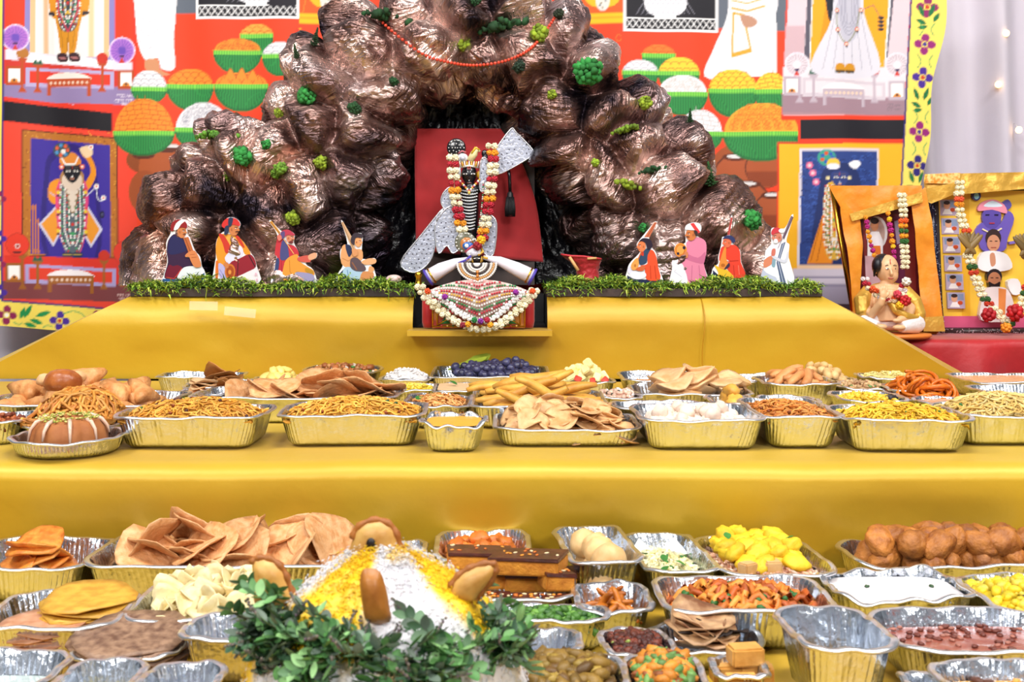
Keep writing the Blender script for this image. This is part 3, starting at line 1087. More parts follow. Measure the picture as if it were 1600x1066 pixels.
    c.sub('#1d2c60', [(1278, 300), (1290, 260), (1330, 258), (1345, 300), (1340, 410), (1270, 410)])
    c.poly('#e88a1c', [(1286, 330), (1260, 412), (1300, 412), (1300, 330)])
    c.line('#a85a10', [(1284, 340), (1266, 408)], 1.4)
    c.line('#a85a10', [(1290, 340), (1276, 408)], 1.4)
    bead_body(c, 1302, 290, 406, 13, 16, '#d8a838', ['#d03a30', '#f0e8e0', '#3a8a50'], 15)
    face_dark(c, 1310, 280, 0.95, '#2a3a78')
    c.ell('#3a9a84', 1290, 246, 14, 13)
    for k in range(7):
        a = k * 0.9
        c.ell('#d8502a' if k % 2 else '#2a5ab0', 1291 + 8 * math.cos(a), 246 + 7 * math.sin(a), 3)
    c.ell('#f0c040', 1300, 256, 10, 9)
    c.ell('#e8e4f0', 1300, 260, 10, 5)
    for p in ((1264, 258), (1269, 270), (1274, 284)):
        for k in range(8):
            c.ell('#e06a90', p[0] + 4 * math.cos(k * .785), p[1] + 4 * math.sin(k * .785), 2)
        c.ell('#f0c8d0', p[0], p[1], 2.4)
    c.sub('#f0eef2', [(1324, 256), (1336, 250), (1344, 256), (1334, 264)])
    c.ell('#e8d8a0', 1292, 278, 3)
    c.ell('#e8d8a0', 1325, 278, 3)
    c.rect('#f0c8a0', 1245, 414, 1368, 420)
    c.rect('#cfc6d4', 1238, 420, 1410, 446)
    c.rect('#8f88a0', 1238, 432, 1410, 435)
    c.rect('#8f88a0', 1238, 444, 1410, 448)
    c.rect('#a79fb4', 1238, 448, 1410, 475)
    c.rect('#4a3440', 1238, 475, 1410, 500)
    # ---- right floral border
    def bx(y):
        return 1428 - 18 * max(0, y) / 300.0
    c.poly('#2d2470', [(bx(-70) - 1, -70), (1490, -70), (1490, 560), (bx(560) - 1, 560)])
    c.poly('#f3da62', [(bx(-70) + 2, -70), (1490, -70), (1490, 560), (bx(560) + 2, 560)])
    fl = [(10, 0, '#8a1f5e'), (68, 1, '#8f2070'), (120, 2, '#46248e'), (205, 3, '#8f2070'), (258, 4, '#2d2070'), (330, 5, '#8f2070'), (390, 6, '#46248e')]
    for (y, k, col) in fl:
        flower(c, bx(y) + 22, y, col, '#3a2a8a' if k % 2 else '#c0392a', 1.2)
    for y in (-30, 30, 160, 290, 440):
        x = bx(y) + 22
        for (dx, dy, a, l) in ((-4, -4, -1.9, 22), (4, -4, -1.2, 22), (10, 4, -1.0, 18), (0, 6, -2.7, 18), (2, 10, 3.0, 16)):
            leaf(c, x + dx, y + dy, a, l, 4.2, '#156b3c')
    for y in (45, 95, 182, 232):
        x = bx(y) + 16
        c.line('#3aa05a', sm([(x - 4, y - 12), (x + 2, y), (x - 4, y + 10)], 4, False), 1.8)
        c.line('#3aa05a', sm([(x + 20, y - 10), (x + 14, y), (x + 18, y + 10)], 4, False), 1.8)
    return c


def build_banner():
    c = paint_banner()
    D, q = 4.6, 2
    C = c.C
    # average 2x2 for softer edges
    K = C.copy()
    K[1:] += C[:-1]
    K[:, 1:] += C[:, :-1]
    K[1:, 1:] += C[:-1, :-1]
    K /= 4
    K[0], K[:, 0] = C[0], C[:, 0]
    ys = np.arange(0, c.H, q)
    xs = np.arange(0, c.W, q)
    PX, PY = np.meshgrid(c.x0 + xs, c.y0 + ys)
    cols = K[np.ix_(ys, xs)].reshape(-1, 3)
    px, py = PX.ravel().astype(float), PY.ravel().astype(float)
    # hang: right edge runs inwards on its way down; bottom edge sags
    right = 1478 - 36 * np.clip(py, 0, 300) / 300
    right = right + 4 * np.sin(py / 28.0)
    px = np.minimum(px, right)
    bottom = np.where(px < 800, 509 + 0.085 * px, 520)
    py = np.minimum(py, bottom)
    X = (px - 800) / F * D
    Z = EYE - (py - HY) / F * D
    P = np.stack([X * 1.4, np.zeros_like(X), Z * 0.8], 1)
    w = fbm(P, 3, 21) * 0.035 + 0.012 * np.sin(X * 9 + 0.8 * np.sin(Z * 3)) + 0.006 * np.sin(X * 23 + Z * 3)
    Y = D + w
    ny, nx = len(ys), len(xs)
    V = np.stack([X, Y, Z], 1)
    idx = np.arange(ny * nx).reshape(ny, nx)
    Fc = np.stack([idx[1:, :-1].ravel(), idx[1:, 1:].ravel(), idx[:-1, 1:].ravel(), idx[:-1, :-1].ravel()], 1)
    # drop cells that were pulled flat at the trimmed edges
    e1 = V[Fc[:, 1]] - V[Fc[:, 0]]
    e2 = V[Fc[:, 3]] - V[Fc[:, 0]]
    keep = (np.abs(e1[:, 0]) > 1e-5) & (np.abs(e2[:, 2]) > 1e-5)
    Fc = Fc[keep]
    me = bpy.data.meshes.new('printed_banner')
    me.from_pydata(V.tolist(), [], Fc.tolist())
    a = me.color_attributes.new('Col', 'FLOAT_COLOR', 'POINT')
    arr = np.ones((len(V), 4), np.float32)
    arr[:, :3] = cols
    a.data.foreach_set('color', arr.ravel())
    me.polygons.foreach_set('use_smooth', [True] * len(me.polygons))
    me.materials.append(mat('banner_cloth', vc=True, rough=0.62, spec=0.3, sheen=0.1, bump=(5, 0.15, 0.02)))
    o = bpy.data.objects.new('printed_banner', me)
    link(o)
    tag(o, 'large red printed banner of shrines, food baskets and floral borders behind the mountain', 'banner')


build_banner()
# ---------------------------------------------------------------- rock mountain of crumpled metallic paper
def resample(pts, n):
    P = np.array(sm(pts, 6, False))
    d = np.r_[0, np.cumsum(np.hypot(*np.diff(P, axis=0).T))]
    t = np.linspace(0, d[-1], n)
    return np.stack([np.interp(t, d, P[:, 0]), np.interp(t, d, P[:, 1])], 1)


def mountain_material():
    m = bpy.data.materials.new('crumpled_copper_paper')
    m.use_nodes = True
    nt = m.node_tree
    N, L = nt.nodes, nt.links
    b = N['Principled BSDF']
    tc = N.new('ShaderNodeTexCoord')
    at_ = N.new('ShaderNodeAttribute')
    at_.attribute_name = 'Col'
    n1 = N.new('ShaderNodeTexNoise')
    n1.inputs['Scale'].default_value = 5.0
    n1.inputs['Detail'].default_value = 5
    L.new(tc.outputs['Object'], n1.inputs['Vector'])
    cr = N.new('ShaderNodeValToRGB')
    e = cr.color_ramp.elements  # ramp puts foil highlights and dark facets into the base colour
    e[0].position, e[0].color = 0.36, (*lin('#292129'), 1)
    e[1].position, e[1].color = 0.62, (*lin('#e6cac0'), 1)
    k = e.new(0.5)
    k.color = (*lin('#98766e'), 1)
    L.new(n1.outputs['Fac'], cr.inputs['Fac'])
    mx = N.new('ShaderNodeMix')
    mx.data_type = 'RGBA'
    mx.blend_type = 'MULTIPLY'
    mx.inputs['Factor'].default_value = 1
    L.new(cr.outputs['Color'], mx.inputs['A'])
    L.new(at_.outputs['Color'], mx.inputs['B'])
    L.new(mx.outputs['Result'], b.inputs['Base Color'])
    b.inputs['Metallic'].default_value = 0.9
    n2 = N.new('ShaderNodeTexNoise')
    n2.inputs['Scale'].default_value = 9
    L.new(tc.outputs['Object'], n2.inputs['Vector'])
    mr = N.new('ShaderNodeMapRange')
    mr.inputs['To Min'].default_value = 0.17
    mr.inputs['To Max'].default_value = 0.38
    L.new(n2.outputs['Fac'], mr.inputs['Value'])
    L.new(mr.outputs['Result'], b.inputs['Roughness'])
    # fine creases: streaks running a different way in every patch
    hsum = None
    for (vs, st, amt) in ((4.0, (6, 38, 6), 1.6), (8.0, (75, 10, 10), 0.8)):
        vo = N.new('ShaderNodeTexVoronoi')
        vo.inputs['Scale'].default_value = vs
        L.new(tc.outputs['Object'], vo.inputs['Vector'])
        sc = N.new('ShaderNodeVectorMath')
        sc.operation = 'SCALE'
        sc.inputs['Scale'].default_value = 6.3
        L.new(vo.outputs['Color'], sc.inputs[0])
        vr = N.new('ShaderNodeVectorRotate')
        vr.rotation_type = 'EULER_XYZ'
        L.new(tc.outputs['Object'], vr.inputs['Vector'])
        L.new(sc.outputs[0], vr.inputs['Rotation'])
        mp = N.new('ShaderNodeMapping')
        mp.inputs['Scale'].default_value = st
        L.new(vr.outputs[0], mp.inputs['Vector'])
        n3 = N.new('ShaderNodeTexNoise')
        n3.inputs['Scale'].default_value = 1.0
        n3.inputs['Detail'].default_value = 3
        n3.inputs['Distortion'].default_value = 0.8
        L.new(mp.outputs['Vector'], n3.inputs['Vector'])
        ml = N.new('ShaderNodeMath')
        ml.operation = 'MULTIPLY'
        ml.inputs[1].default_value = amt
        sb = N.new('ShaderNodeMath')
        sb.operation = 'SUBTRACT'
        sb.inputs[1].default_value = 0.5
        L.new(n3.outputs['Fac'], sb.inputs[0])
        ab = N.new('ShaderNodeMath')
        ab.operation = 'ABSOLUTE'
        L.new(sb.outputs[0], ab.inputs[0])
        L.new(ab.outputs[0], ml.inputs[0])
        if hsum is None:
            hsum = ml
        else:
            ad = N.new('ShaderNodeMath')
            L.new(hsum.outputs[0], ad.inputs[0])
            L.new(ml.outputs[0], ad.inputs[1])
            hsum = ad
    bp = N.new('ShaderNodeBump')
    bp.inputs['Strength'].default_value = 1.0
    bp.inputs['Distance'].default_value = 0.0135
    L.new(hsum.outputs[0], bp.inputs['Height'])
    L.new(bp.outputs['Normal'], b.inputs['Normal'])
    return m


INNER = [(606, 462), (594, 400), (594, 340), (614, 272), (638, 205), (682, 156), (738, 140), (795, 165), (822, 215), (868, 280), (902, 330), (926, 380), (938, 462)]
OUTER = [(222, 462), (222, 400), (240, 335), (275, 275), (330, 215), (424, 192), (450, 128), (514, 62), (584, 30), (690, 2), (790, -2), (880, 30), (930, 80), (948, 130), (1008, 178), (1062, 232), (1098, 285), (1142, 350), (1182, 390), (1196, 462)]
M_BVH = None


def mountain():
    global M_BVH
    nu, nv = 520, 300
    D = 4.10
    I = resample(INNER, nu)
    O = resample(OUTER, nu)
    a = np.linspace(0, 2 * PI, nv, endpoint=False)
    ca, sa = -np.cos(a), np.sin(a)
    s = np.sign(ca) * np.abs(ca) ** 0.9
    dep = np.where(sa > 0, np.abs(sa) ** 0.75 * 0.22, -np.abs(sa) ** 0.8 * 0.16)
    mid = (I + O) / 2
    half = (O - I) / 2
    px = mid[:, None, 0] + half[:, None, 0] * s[None, :]
    py = mid[:, None, 1] + half[:, None, 1] * s[None, :]
    Y = D - np.broadcast_to(dep[None, :], px.shape)
    X = (px - 800) / F * D
    Z = EYE - (py - HY) / F * D
    P = np.stack([X, Y, Z], -1)
    # surface normals of the smooth tube
    du = np.gradient(P, axis=0)
    dv = (np.roll(P, -1, 1) - np.roll(P, 1, 1)) / 2
    Nn = np.cross(dv, du)
    Nn /= np.linalg.norm(Nn, axis=2, keepdims=True) + 1e-9
    cen = P.mean(axis=1, keepdims=True)
    sgn = np.sign(((P - cen) * Nn).sum(-1).mean())
    Nn *= sgn
    Q = P.reshape(-1, 3)
    # boulders: uneven cells with sharp valleys, each with its own tilt
    rng = np.random.default_rng(11)
    pts = Q[rng.choice(len(Q), 2600, replace=False)]
    seeds = []
    for p in pts:
        gapw = 0.13 + 0.09 * rng.random()
        if all(np.linalg.norm(p - q) > gapw for q in seeds):
            seeds.append(p)
    seeds = np.array(seeds)
    W = Q + 0.075 * np.stack([fbm(Q * 5, 3, 31), fbm(Q * 5, 3, 41), fbm(Q * 5, 3, 51)], 1)
    d1 = np.full(len(Q), 9.0)
    d2 = np.full(len(Q), 9.0)
    who = np.zeros(len(Q), int)
    for k, sd in enumerate(seeds):
        d = np.linalg.norm(W - sd, axis=1)
        m1 = d < d1
        d2 = np.where(m1, d1, np.minimum(d2, d))
        who = np.where(m1, k, who)
        d1 = np.where(m1, d, d1)
    gap = np.clip((d2 - d1) / 0.13, 0, 1)
    amp = 0.06 + 0.065 * rng.random(len(seeds))[who]
    lump = amp * (1 - (1 - gap) ** 2.2) - 0.03
    rel = Q - seeds[who]
    tl = rng.normal(0, 0.14, (len(seeds), 3))[who]
    lump += np.clip((rel * tl).sum(1), -0.03, 0.03) * gap
    # folds of the crumpled paper: sharp ridges running in bundles, each bundle in its own direction
    fold = 0
    for q in range(9):
        dv_ = rng.normal(0, 1, 3)
        dv_ /= np.linalg.norm(dv_)
        fr = 12 + 6 * q
        wp = fbm(Q * 4 + q * 3.3, 3, 100 + q) * 0.9
        ph = (Q @ dv_) * fr + wp * 2.2 + rng.random(len(seeds))[who] * 3
        tri = np.abs(ph - np.floor(ph) - 0.5) * 2
        mask = np.clip(fbm(Q * 5 + q * 7.1, 2, 200 + q) * 2.6 + 0.25, 0, 1)
        fold = fold + mask * tri * (0.17 / fr)
    B = Q * 30
    cr2 = np.abs(fbm(B, 3, 71)) * 0.010
    disp = lump - fold - cr2 + 0.02
    Q2 = Q + Nn.reshape(-1, 3) * disp[:, None]
    Q2[:, 2] = np.maximum(Q2[:, 2], Z_LEDGE + 0.001)
    # paper coloured near black round the cave mouth and at the foot beside it
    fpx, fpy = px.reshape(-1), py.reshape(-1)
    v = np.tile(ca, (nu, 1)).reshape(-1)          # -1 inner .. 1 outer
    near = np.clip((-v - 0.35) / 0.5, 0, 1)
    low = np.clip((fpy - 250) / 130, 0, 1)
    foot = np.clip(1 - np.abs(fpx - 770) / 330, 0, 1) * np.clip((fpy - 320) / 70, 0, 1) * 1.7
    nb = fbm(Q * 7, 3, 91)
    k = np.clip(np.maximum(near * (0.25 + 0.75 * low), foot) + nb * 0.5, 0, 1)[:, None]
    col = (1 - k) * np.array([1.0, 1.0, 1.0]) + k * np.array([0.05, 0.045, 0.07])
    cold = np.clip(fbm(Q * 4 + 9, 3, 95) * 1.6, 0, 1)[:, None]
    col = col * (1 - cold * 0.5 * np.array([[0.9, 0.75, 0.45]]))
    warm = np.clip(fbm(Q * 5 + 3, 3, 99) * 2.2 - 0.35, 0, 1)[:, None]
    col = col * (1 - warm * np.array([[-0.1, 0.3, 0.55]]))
    idx = np.arange(nu * nv).reshape(nu, nv)
    r = np.roll(idx, -1, 1)
    Fc = np.stack([idx[:-1].ravel(), r[:-1].ravel(), r[1:].ravel(), idx[1:].ravel()], 1)
    if sgn < 0:
        Fc = Fc[:, ::-1]
    me = bpy.data.meshes.new('rock_mountain')
    me.from_pydata(Q2.tolist(), [], Fc.tolist())
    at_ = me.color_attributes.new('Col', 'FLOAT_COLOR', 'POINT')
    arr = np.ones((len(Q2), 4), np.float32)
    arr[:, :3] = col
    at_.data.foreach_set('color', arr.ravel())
    me.polygons.foreach_set('use_smooth', [True] * len(me.polygons))
    me.materials.append(mountain_material())
    o = bpy.data.objects.new('rock_mountain', me)
    link(o)
    tag(o, 'arched mountain of crumpled copper-brown metallic paper with a cave opening', 'model mountain')
    M_BVH = BVHTree.FromPolygons(Q2.tolist(), Fc.tolist())


mountain()


def on_mountain(px, py, dflt=3.95):
    d = at(px, py, 1.0) - Vector((0, 0, EYE))
    hit = M_BVH.ray_cast(Vector((0, 0, EYE)), d.normalized())
    t = 0.0
    while hit[0] is None and t < 0.6:
        t += 0.02
        d = at(px + (745 - px) * t, py + (260 - py) * t, 1.0) - Vector((0, 0, EYE))
        hit = M_BVH.ray_cast(Vector((0, 0, EYE)), d.normalized())
    n = hit[1]
    if n.y > 0:
        n = -n
    return hit[0], n


# black crinkled lining of the cave
def cave():
    nx, nz = 110, 90
    x0, x1 = at(560, 0, 4.2).x, at(985, 0, 4.2).x
    z0, z1 = Z_LEDGE + 0.002, at(0, 112, 4.2).z
    P = np.array([(x0 + (x1 - x0) * i / (nx - 1), 0, z0 + (z1 - z0) * j / (nz - 1)) for j in range(nz) for i in range(nx)])
    n = fbm(P * np.array([16, 1, 9]), 4, 13, True) * 0.022
    V = []
    xc = at(745, 0, 4.2).x
    for k, p in enumerate(P):
        u = (p[0] - x0) / (x1 - x0) * 2 - 1
        tz = (p[2] - z0) / (z1 - z0)
        p = (xc + (p[0] - xc) * (1 - 0.62 * tz ** 1.5), p[1], p[2])
        V.append((p[0], 4.235 - 0.16 * abs(u) ** 3 - n[k], p[2]))
    Fc = [(j * nx + i, j * nx + i + 1, (j + 1) * nx + i + 1, (j + 1) * nx + i) for j in range(nz - 1) for i in range(nx - 1)]
    o = MB().add(V, Fc).build('cave_lining', M_BLACK)
    tag(o, 'black crinkled plastic lining inside the mountain cave', 'sheet')


cave()

# ---------------------------------------------------------------- model shrubs on the mountain
def tuft_mesh(col, seed, kind='ball'):
    r = random.Random(seed)
    b = MB()
    base = np.array(lin(col))
    if kind == 'ball':
        n = 46
        for k in range(n):
            z = 1 - 2 * (k + 0.5) / n
            t = k * 2.39996
            q = math.sqrt(1 - z * z)
            d = Vector((q * math.cos(t), q * math.sin(t), z)) * r.uniform(0.62, 0.95)
            d.z = d.z * 0.9 + 0.75
            b.ell(d, r.uniform(0.2, 0.36), 6, 4, tuple(base * r.uniform(0.6, 1.35)), jit=0.3, rng=r)
        b.tube([(0, 0, -0.5), (0, 0, 0.4)], 0.1, 6, (0.05, 0.03, 0.015))
    elif kind == 'spread':
        for k in range(44):
            x, y = r.gauss(0, 0.75), r.gauss(0, 0.35)
            z = 0.35 + 0.5 * r.random() * max(0.1, 1 - abs(x) * 0.5)
            b.ell((x, y, z), r.uniform(0.16, 0.32), 6, 4, tuple(base * r.uniform(0.55, 1.35)), jit=0.35, rng=r)
        b.tube([(0, 0, -0.5), (0, 0, 0.4)], 0.08, 6, (0.05, 0.03, 0.015))
    else:  # tall: a small conifer of drooping twigs
        b.tube([(0, 0, -0.6), (0, 0, 1.0), (0.05, 0, 3.0)], [0.1, 0.08, 0.02], 6, (0.06, 0.035, 0.02))
        for k in range(60):
            z = 0.1 + 2.8 * (k / 60)
            l = (1 - k / 66) * 0.95 * r.uniform(0.7, 1.1)
            t = k * 2.39996
            p0 = Vector((0, 0, z))
            p1 = p0 + Vector((l * math.cos(t), l * math.sin(t), 0.18))
            b.tube([p0, (p0 + p1) / 2 + Vector((0, 0, 0.1)), p1], [0.06, 0.12, 0.03], 5, tuple(base * r.uniform(0.6, 1.3)))
    return b.mesh('foliage', mat('moss_foliage', vc=True, rough=0.85, var=(40, 0.7)))


def shrubs():
    G, B_, Y_ = '#1d4a22', '#2f8a3c', '#8aa024'
    L_ = [
        (605, 30, 21, G, 'spread', 'dark green shrub at the upper left shoulder where the bead string starts'),
        (790, 43, 21, G, 'spread', 'dark green shrub near the middle of the mountain top'),
        (720, 72, 12, Y_, 'ball', 'yellow-green tuft just above the sagging orange bead string'),
        (842, 58, 15, Y_, 'ball', 'yellow-green tuft beside the right end of the bead string'),
        (920, 116, 22, B_, 'ball', 'large bright green tuft on the right shoulder of the mountain'),
        (478, 157, 16, B_, 'ball', 'bluish green ball tuft on the left shoulder of the mountain'),
        (437, 178, 8, Y_, 'ball', 'tiny yellow tuft left of the bluish green ball tuft'),
        (553, 173, 11, G, 'ball', 'small dark tuft left of the cave roof'),
        (615, 130, 8, G, 'ball', 'smallest dark tuft high on the slope left of the cave roof'),
        (330, 214, 16, '#5c8f2c', 'spread', 'green spreading tuft at the upper end of the left slope'),
        (373, 248, 16, B_, 'ball', 'bright green ball tuft in the middle of the left slope'),
        (357, 270, 12, '#7a9a24', 'tall', 'upright yellow-green sprig under the bright tuft on the left slope'),
        (417, 228, 8, B_, 'ball', 'small bright tuft right of the bright ball tuft on the left slope'),
        (497, 257, 12, Y_, 'ball', 'yellow-green tuft low on the slope left of the cave'),
        (442, 266, 11, '#6f9a2c', 'ball', 'light green tuft, right one of the pair low on the left slope'),
        (427, 273, 9, '#6f9a2c', 'ball', 'light green tuft, left one of the pair low on the left slope'),
        (455, 345, 12, Y_, 'ball', 'yellow-green tuft behind the red-robed lute player'),
        (1003, 163, 12, Y_, 'ball', 'yellow-green tuft on the right slope below the large bright tuft'),
        (980, 205, 14, '#7a9a24', 'spread', 'yellow-green spreading tuft halfway down the right slope'),
        (864, 150, 8, Y_, 'ball', 'tiny yellow tuft right of the cave roof'),
        (932, 256, 7, '#9ab82c', 'ball', 'round lime bud on the slope right of the cave'),
        (1022, 267, 12, G, 'spread', 'dark green tuft low on the right slope'),
        (975, 291, 17, Y_, 'spread', 'wide yellow-green tuft above the right cave foot'),
        (1008, 358, 8, B_, 'ball', 'small bright tuft behind the player in the black hood'),
        (1168, 346, 16, B_, 'ball', 'bright green tuft at the right foot of the mountain'),
        (1078, 184, 7, G, 'tall', 'little dark tree on the skyline of the right slope'),
        (1112, 278, 12, '#2c5a2a', 'tall', 'tall dark conifer on the lower skyline of the right slope'),
        (490, 62, 9, '#23401f', 'tall', 'sparse dark sapling on the upper left skyline'),
        (464, 84, 7, '#2c4a24', 'tall', 'smaller sparse sapling below the dark one on the left skyline'),
        (740, 4, 9, G, 'ball', 'dark tuft on the very top of the mountain'),
        (875, 24, 9, '#24301c', 'ball', 'dark tuft where the bead string ends on the right'),
        (812, 105, 10, '#1c3220', 'ball', 'blackish tuft above the cave roof'),
    ]
    cache = {}
    for i, (px, py, s, col, kind, lab) in enumerate(L_):
        key = (col, kind)
        if key not in cache:
            cache[key] = tuft_mesh(col, i, kind)
        p, n = on_mountain(px, py + (s * 1.2 if kind == 'tall' else s * 0.3))
        sc = s / F * 4.0 * (0.92 if kind == 'ball' else 0.95 if kind == 'spread' else 1.1)
        up = (Vector((0, 0, 1)) * 1.2 + n * (0.5 if kind == 'tall' else 1.0)).normalized()
        R = up.to_track_quat('Z', 'Y').to_matrix().to_4x4()
        M = Matrix.Translation(p - up * sc * 0.05) @ R @ Matrix.Rotation(i * 1.3, 4, 'Z') @ Matrix.Scale(sc, 4)
        if kind == 'spread':
            M = Matrix.Translation(p) @ Matrix.Rotation(random.Random(i).uniform(-.3, .3), 4, 'Y') @ Matrix.Scale(sc, 4)
        o = inst('model_shrub' if kind != 'tall' else 'model_tree', cache[key], None, M)
        tag(o, lab, 'shrub' if kind != 'tall' else 'model tree', 'shrubs stuck on the mountain')


shrubs()

# orange bead string across the mountain top
def bead_string():
    path = sm([(583, 20), (612, 48), (660, 84), (705, 98), (745, 102), (790, 95), (826, 78), (850, 52), (870, 22)], 8, False)
    b = MB()
    pts = []
    for p in path:
        h, n = on_mountain(*p)
        pts.append(h.y)
    # the string bridges the hollows
    ys = np.array(pts)
    for _ in range(30):
        sy = ys.copy()
        sy[1:-1] = np.minimum(ys[1:-1], (ys[:-2] + ys[2:]) / 2)
        ys = sy
    P3 = [at(p[0], p[1], y - 0.008) for p, y in zip(path, ys)]
    for p in P3:
        b.ell(p, 0.0056, 8, 6, '#d8442a')
    b.tube(P3, 0.001, 4, '#a83020')
    o = b.build('bead_string', mat('coral_beads', vc=True, rough=0.3))
    tag(o, 'string of small orange coral beads hung across the mountain top', 'bead string')


bead_string()

# ---------------------------------------------------------------- moss along the ledge
def moss(x0, x1, label, seed):
    r = random.Random(seed)
    b = MB()
    cols = [np.array(lin(h)) for h in ('#86a82a', '#5f8a24', '#a6bc3c', '#466a20', '#b8c850')]
    n = int((x1 - x0) * 8200)
    for k in range(n):
        x = r.uniform(x0, x1)
        edge = r.random() < 0.42
        y = 3.715 + abs(r.gauss(0, 0.05)) if edge else r.uniform(3.72, 3.93)
        c = tuple(cols[int(r.random() * 5)] * r.uniform(0.7, 1.2))
        hgt = 0.026 + 0.012 * math.sin(x * 14 + seed) + 0.008 * math.sin(x * 41)
        z = Z_LEDGE + r.uniform(-0.004, max(0.006, hgt))
        if edge and y < 3.73 and math.sin(x * 23 + seed) + math.sin(x * 57) > 0.1:
            z -= r.uniform(0, 0.022)
            y = 3.706 + r.uniform(-0.006, 0.004)
        a = r.uniform(0, 2 * PI)
        l = r.uniform(0.008, 0.024)
        p0 = Vector((x, y, z))
        d = Vector((math.cos(a), math.sin(a) * 0.8 - (0.35 if edge else 0), r.uniform(-0.3, 0.8)))
        p1 = p0 + d * l * 0.5
        p2 = p1 + (d + Vector((r.uniform(-.6, .6), -0.25 if edge else 0, r.uniform(-1.5, 0.2) if edge else r.uniform(-.8, .3)))) * l * 0.6
        w = r.uniform(0.0012, 0.003)
        q = Vector((-d.y, d.x, 0.3)).normalized() * w
        b.add([p0 - q, p0 + q, p1 + q * 1.2, p1 - q * 1.2, p2], [(0, 1, 2, 3), (3, 2, 4)], c)
    # strands hanging over the front edge
    for k in range(int((x1 - x0) * 34)):
        x = r.uniform(x0, x1)
        L0 = r.uniform(0.01, 0.03) * (1 if r.random() < 0.85 else 2.0)
        p = Vector((x, 3.712, Z_LEDGE + 0.006))
        pts = [p]
        for s in range(4):
            p = p + Vector((r.uniform(-.007, .007), -0.002 if s < 1 else 0.0, -L0 / 4))
            pts.append(p)
        b.tube(pts, [0.0016, 0.0014, 0.0012, 0.001, 0.0005], 4, tuple(cols[k % 5]))
    # soft bed under the blades
    nx, ny = 60, 8
    V = []
    for j in range(ny):
        for i in range(nx):
            x = x0 + (x1 - x0) * i / (nx - 1)
            y = 3.722 + 0.22 * j / (ny - 1)
            V.append((x, y, Z_LEDGE + 0.001 + (0.012 + 0.007 * math.sin(x * 14 + seed)) * math.sin(PI * (j + 0.15) / ny) ** 0.5))
    b.add(V, [(j * nx + i, j * nx + i + 1, (j + 1) * nx + i + 1, (j + 1) * nx + i) for j in range(ny - 1) for i in range(nx - 1)], '#3a5a1a')
    o = b.build('moss', mat('moss_strands', vc=True, rough=0.8), smooth=False)
    tag(o, label, 'moss', kind='stuff')


moss(LX0 - 0.01, NX0 + 0.005, 'green shredded moss along the ledge left of the seated idol', 3)
moss(NX1 - 0.005, LX1 - 0.0, 'green shredded moss along the ledge right of the seated idol', 4)
# ---------------------------------------------------------------- cardboard cutouts of seated musicians
def card(name, label, cat, ox, oy, sc, D, outline, shapes, zbase=None, thick=0.004, group=None, pole=True):
    """die-cut card: a white board with a printed picture; coordinates are print units"""
    def T(p):
        v = at(ox + p[0] / sc, oy + p[1] / sc, D)
        return (v.x, v.z)
    ol = sm(outline, 3)
    ar = sum(ol[i][0] * ol[(i + 1) % len(ol)][1] - ol[(i + 1) % len(ol)][0] * ol[i][1] for i in range(len(ol)))
    k_ = 7 * (1 if ar > 0 else -1)
    ol2 = []
    for i, p in enumerate(ol):
        a_, b_ = ol[i - 1], ol[(i + 1) % len(ol)]
        l_ = math.hypot(b_[0] - a_[0], b_[1] - a_[1]) or 1
        ol2.append((p[0] - (b_[1] - a_[1]) / l_ * k_, p[1] + (b_[0] - a_[0]) / l_ * k_))
    pts = [T(p) for p in ol2]
    zmin = min(p[1] for p in pts)
    cx = sum(p[0] for p in pts) / len(pts)
    zb = zbase if zbase is not None else zmin
    dz = zb - zmin
    root = empty(name, (cx, D, zb))
    tag(root, label, cat, group)
    loc = lambda P: [(p[0] - cx, p[1] + dz - zb) for p in P]
    MB().prism(loc(pts), 0, thick, '#e8e6e8').build('card', M_PAINT, root, smooth=False)
    b = MB()
    for k, (col, poly) in enumerate(shapes):
        y0 = -0.00022 * (k + 1)
        q = loc([T(p) for p in poly])
        n = len(q)
        tris = geometry.tessellate_polygon([[Vector((p[0], p[1], 0)) for p in q]])
        V = [(p[0], y0, p[1]) for p in q]
        Fc = []
        for (a, c, d) in tris:
            o_ = (q[c][0] - q[a][0]) * (q[d][1] - q[a][1]) - (q[d][0] - q[a][0]) * (q[c][1] - q[a][1])
            Fc.append((a, c, d) if o_ > 0 else (a, d, c))
        b.add(V, Fc, col)
    b.build('print', M_PAINTG, root, smooth=False)
    if pole:
        MB().box(-0.012, 0.012, thick, 0.05, 0, 0.004).build('foot', M_DARKWOOD, root, smooth=False)
    return root


S = lambda *p: sm(list(p), 3)


def facebits(cx, cy, w, h, dirn=1, must=True, skin='#c47a4a'):
    """profile face turned to dirn: nose, eye, brow, moustache, ear"""
    out = [(skin, el(cx, cy, w, h)),
           (skin, S((cx + dirn * w * .6, cy - h * .2), (cx + dirn * w * 1.22, cy + h * .15), (cx + dirn * w * .7, cy + h * .3))),
           ('#2a1a18', stroke([(cx + dirn * w * .15, cy - h * .28), (cx + dirn * w * .75, cy - h * .25)], h * .09)),
           ('#f0e6dc', el(cx + dirn * w * .45, cy - h * .08, w * .2, h * .07)),
           ('#1a1012', el(cx + dirn * w * .5, cy - h * .08, w * .08, h * .07)),
           ('#9a4a34', stroke([(cx + dirn * w * .4, cy + h * .55), (cx + dirn * w * .85, cy + h * .5)], h * .08)),
           ('#a8623c', el(cx - dirn * w * .45, cy + h * .05, w * .16, h * .2))]
    if must:
        out.append(('#1e1414', S((cx + dirn * w * .2, cy + h * .42), (cx + dirn * w * .65, cy + h * .28), (cx + dirn * w * 1.02, cy + h * .42), (cx + dirn * w * .65, cy + h * .4))))
    return out


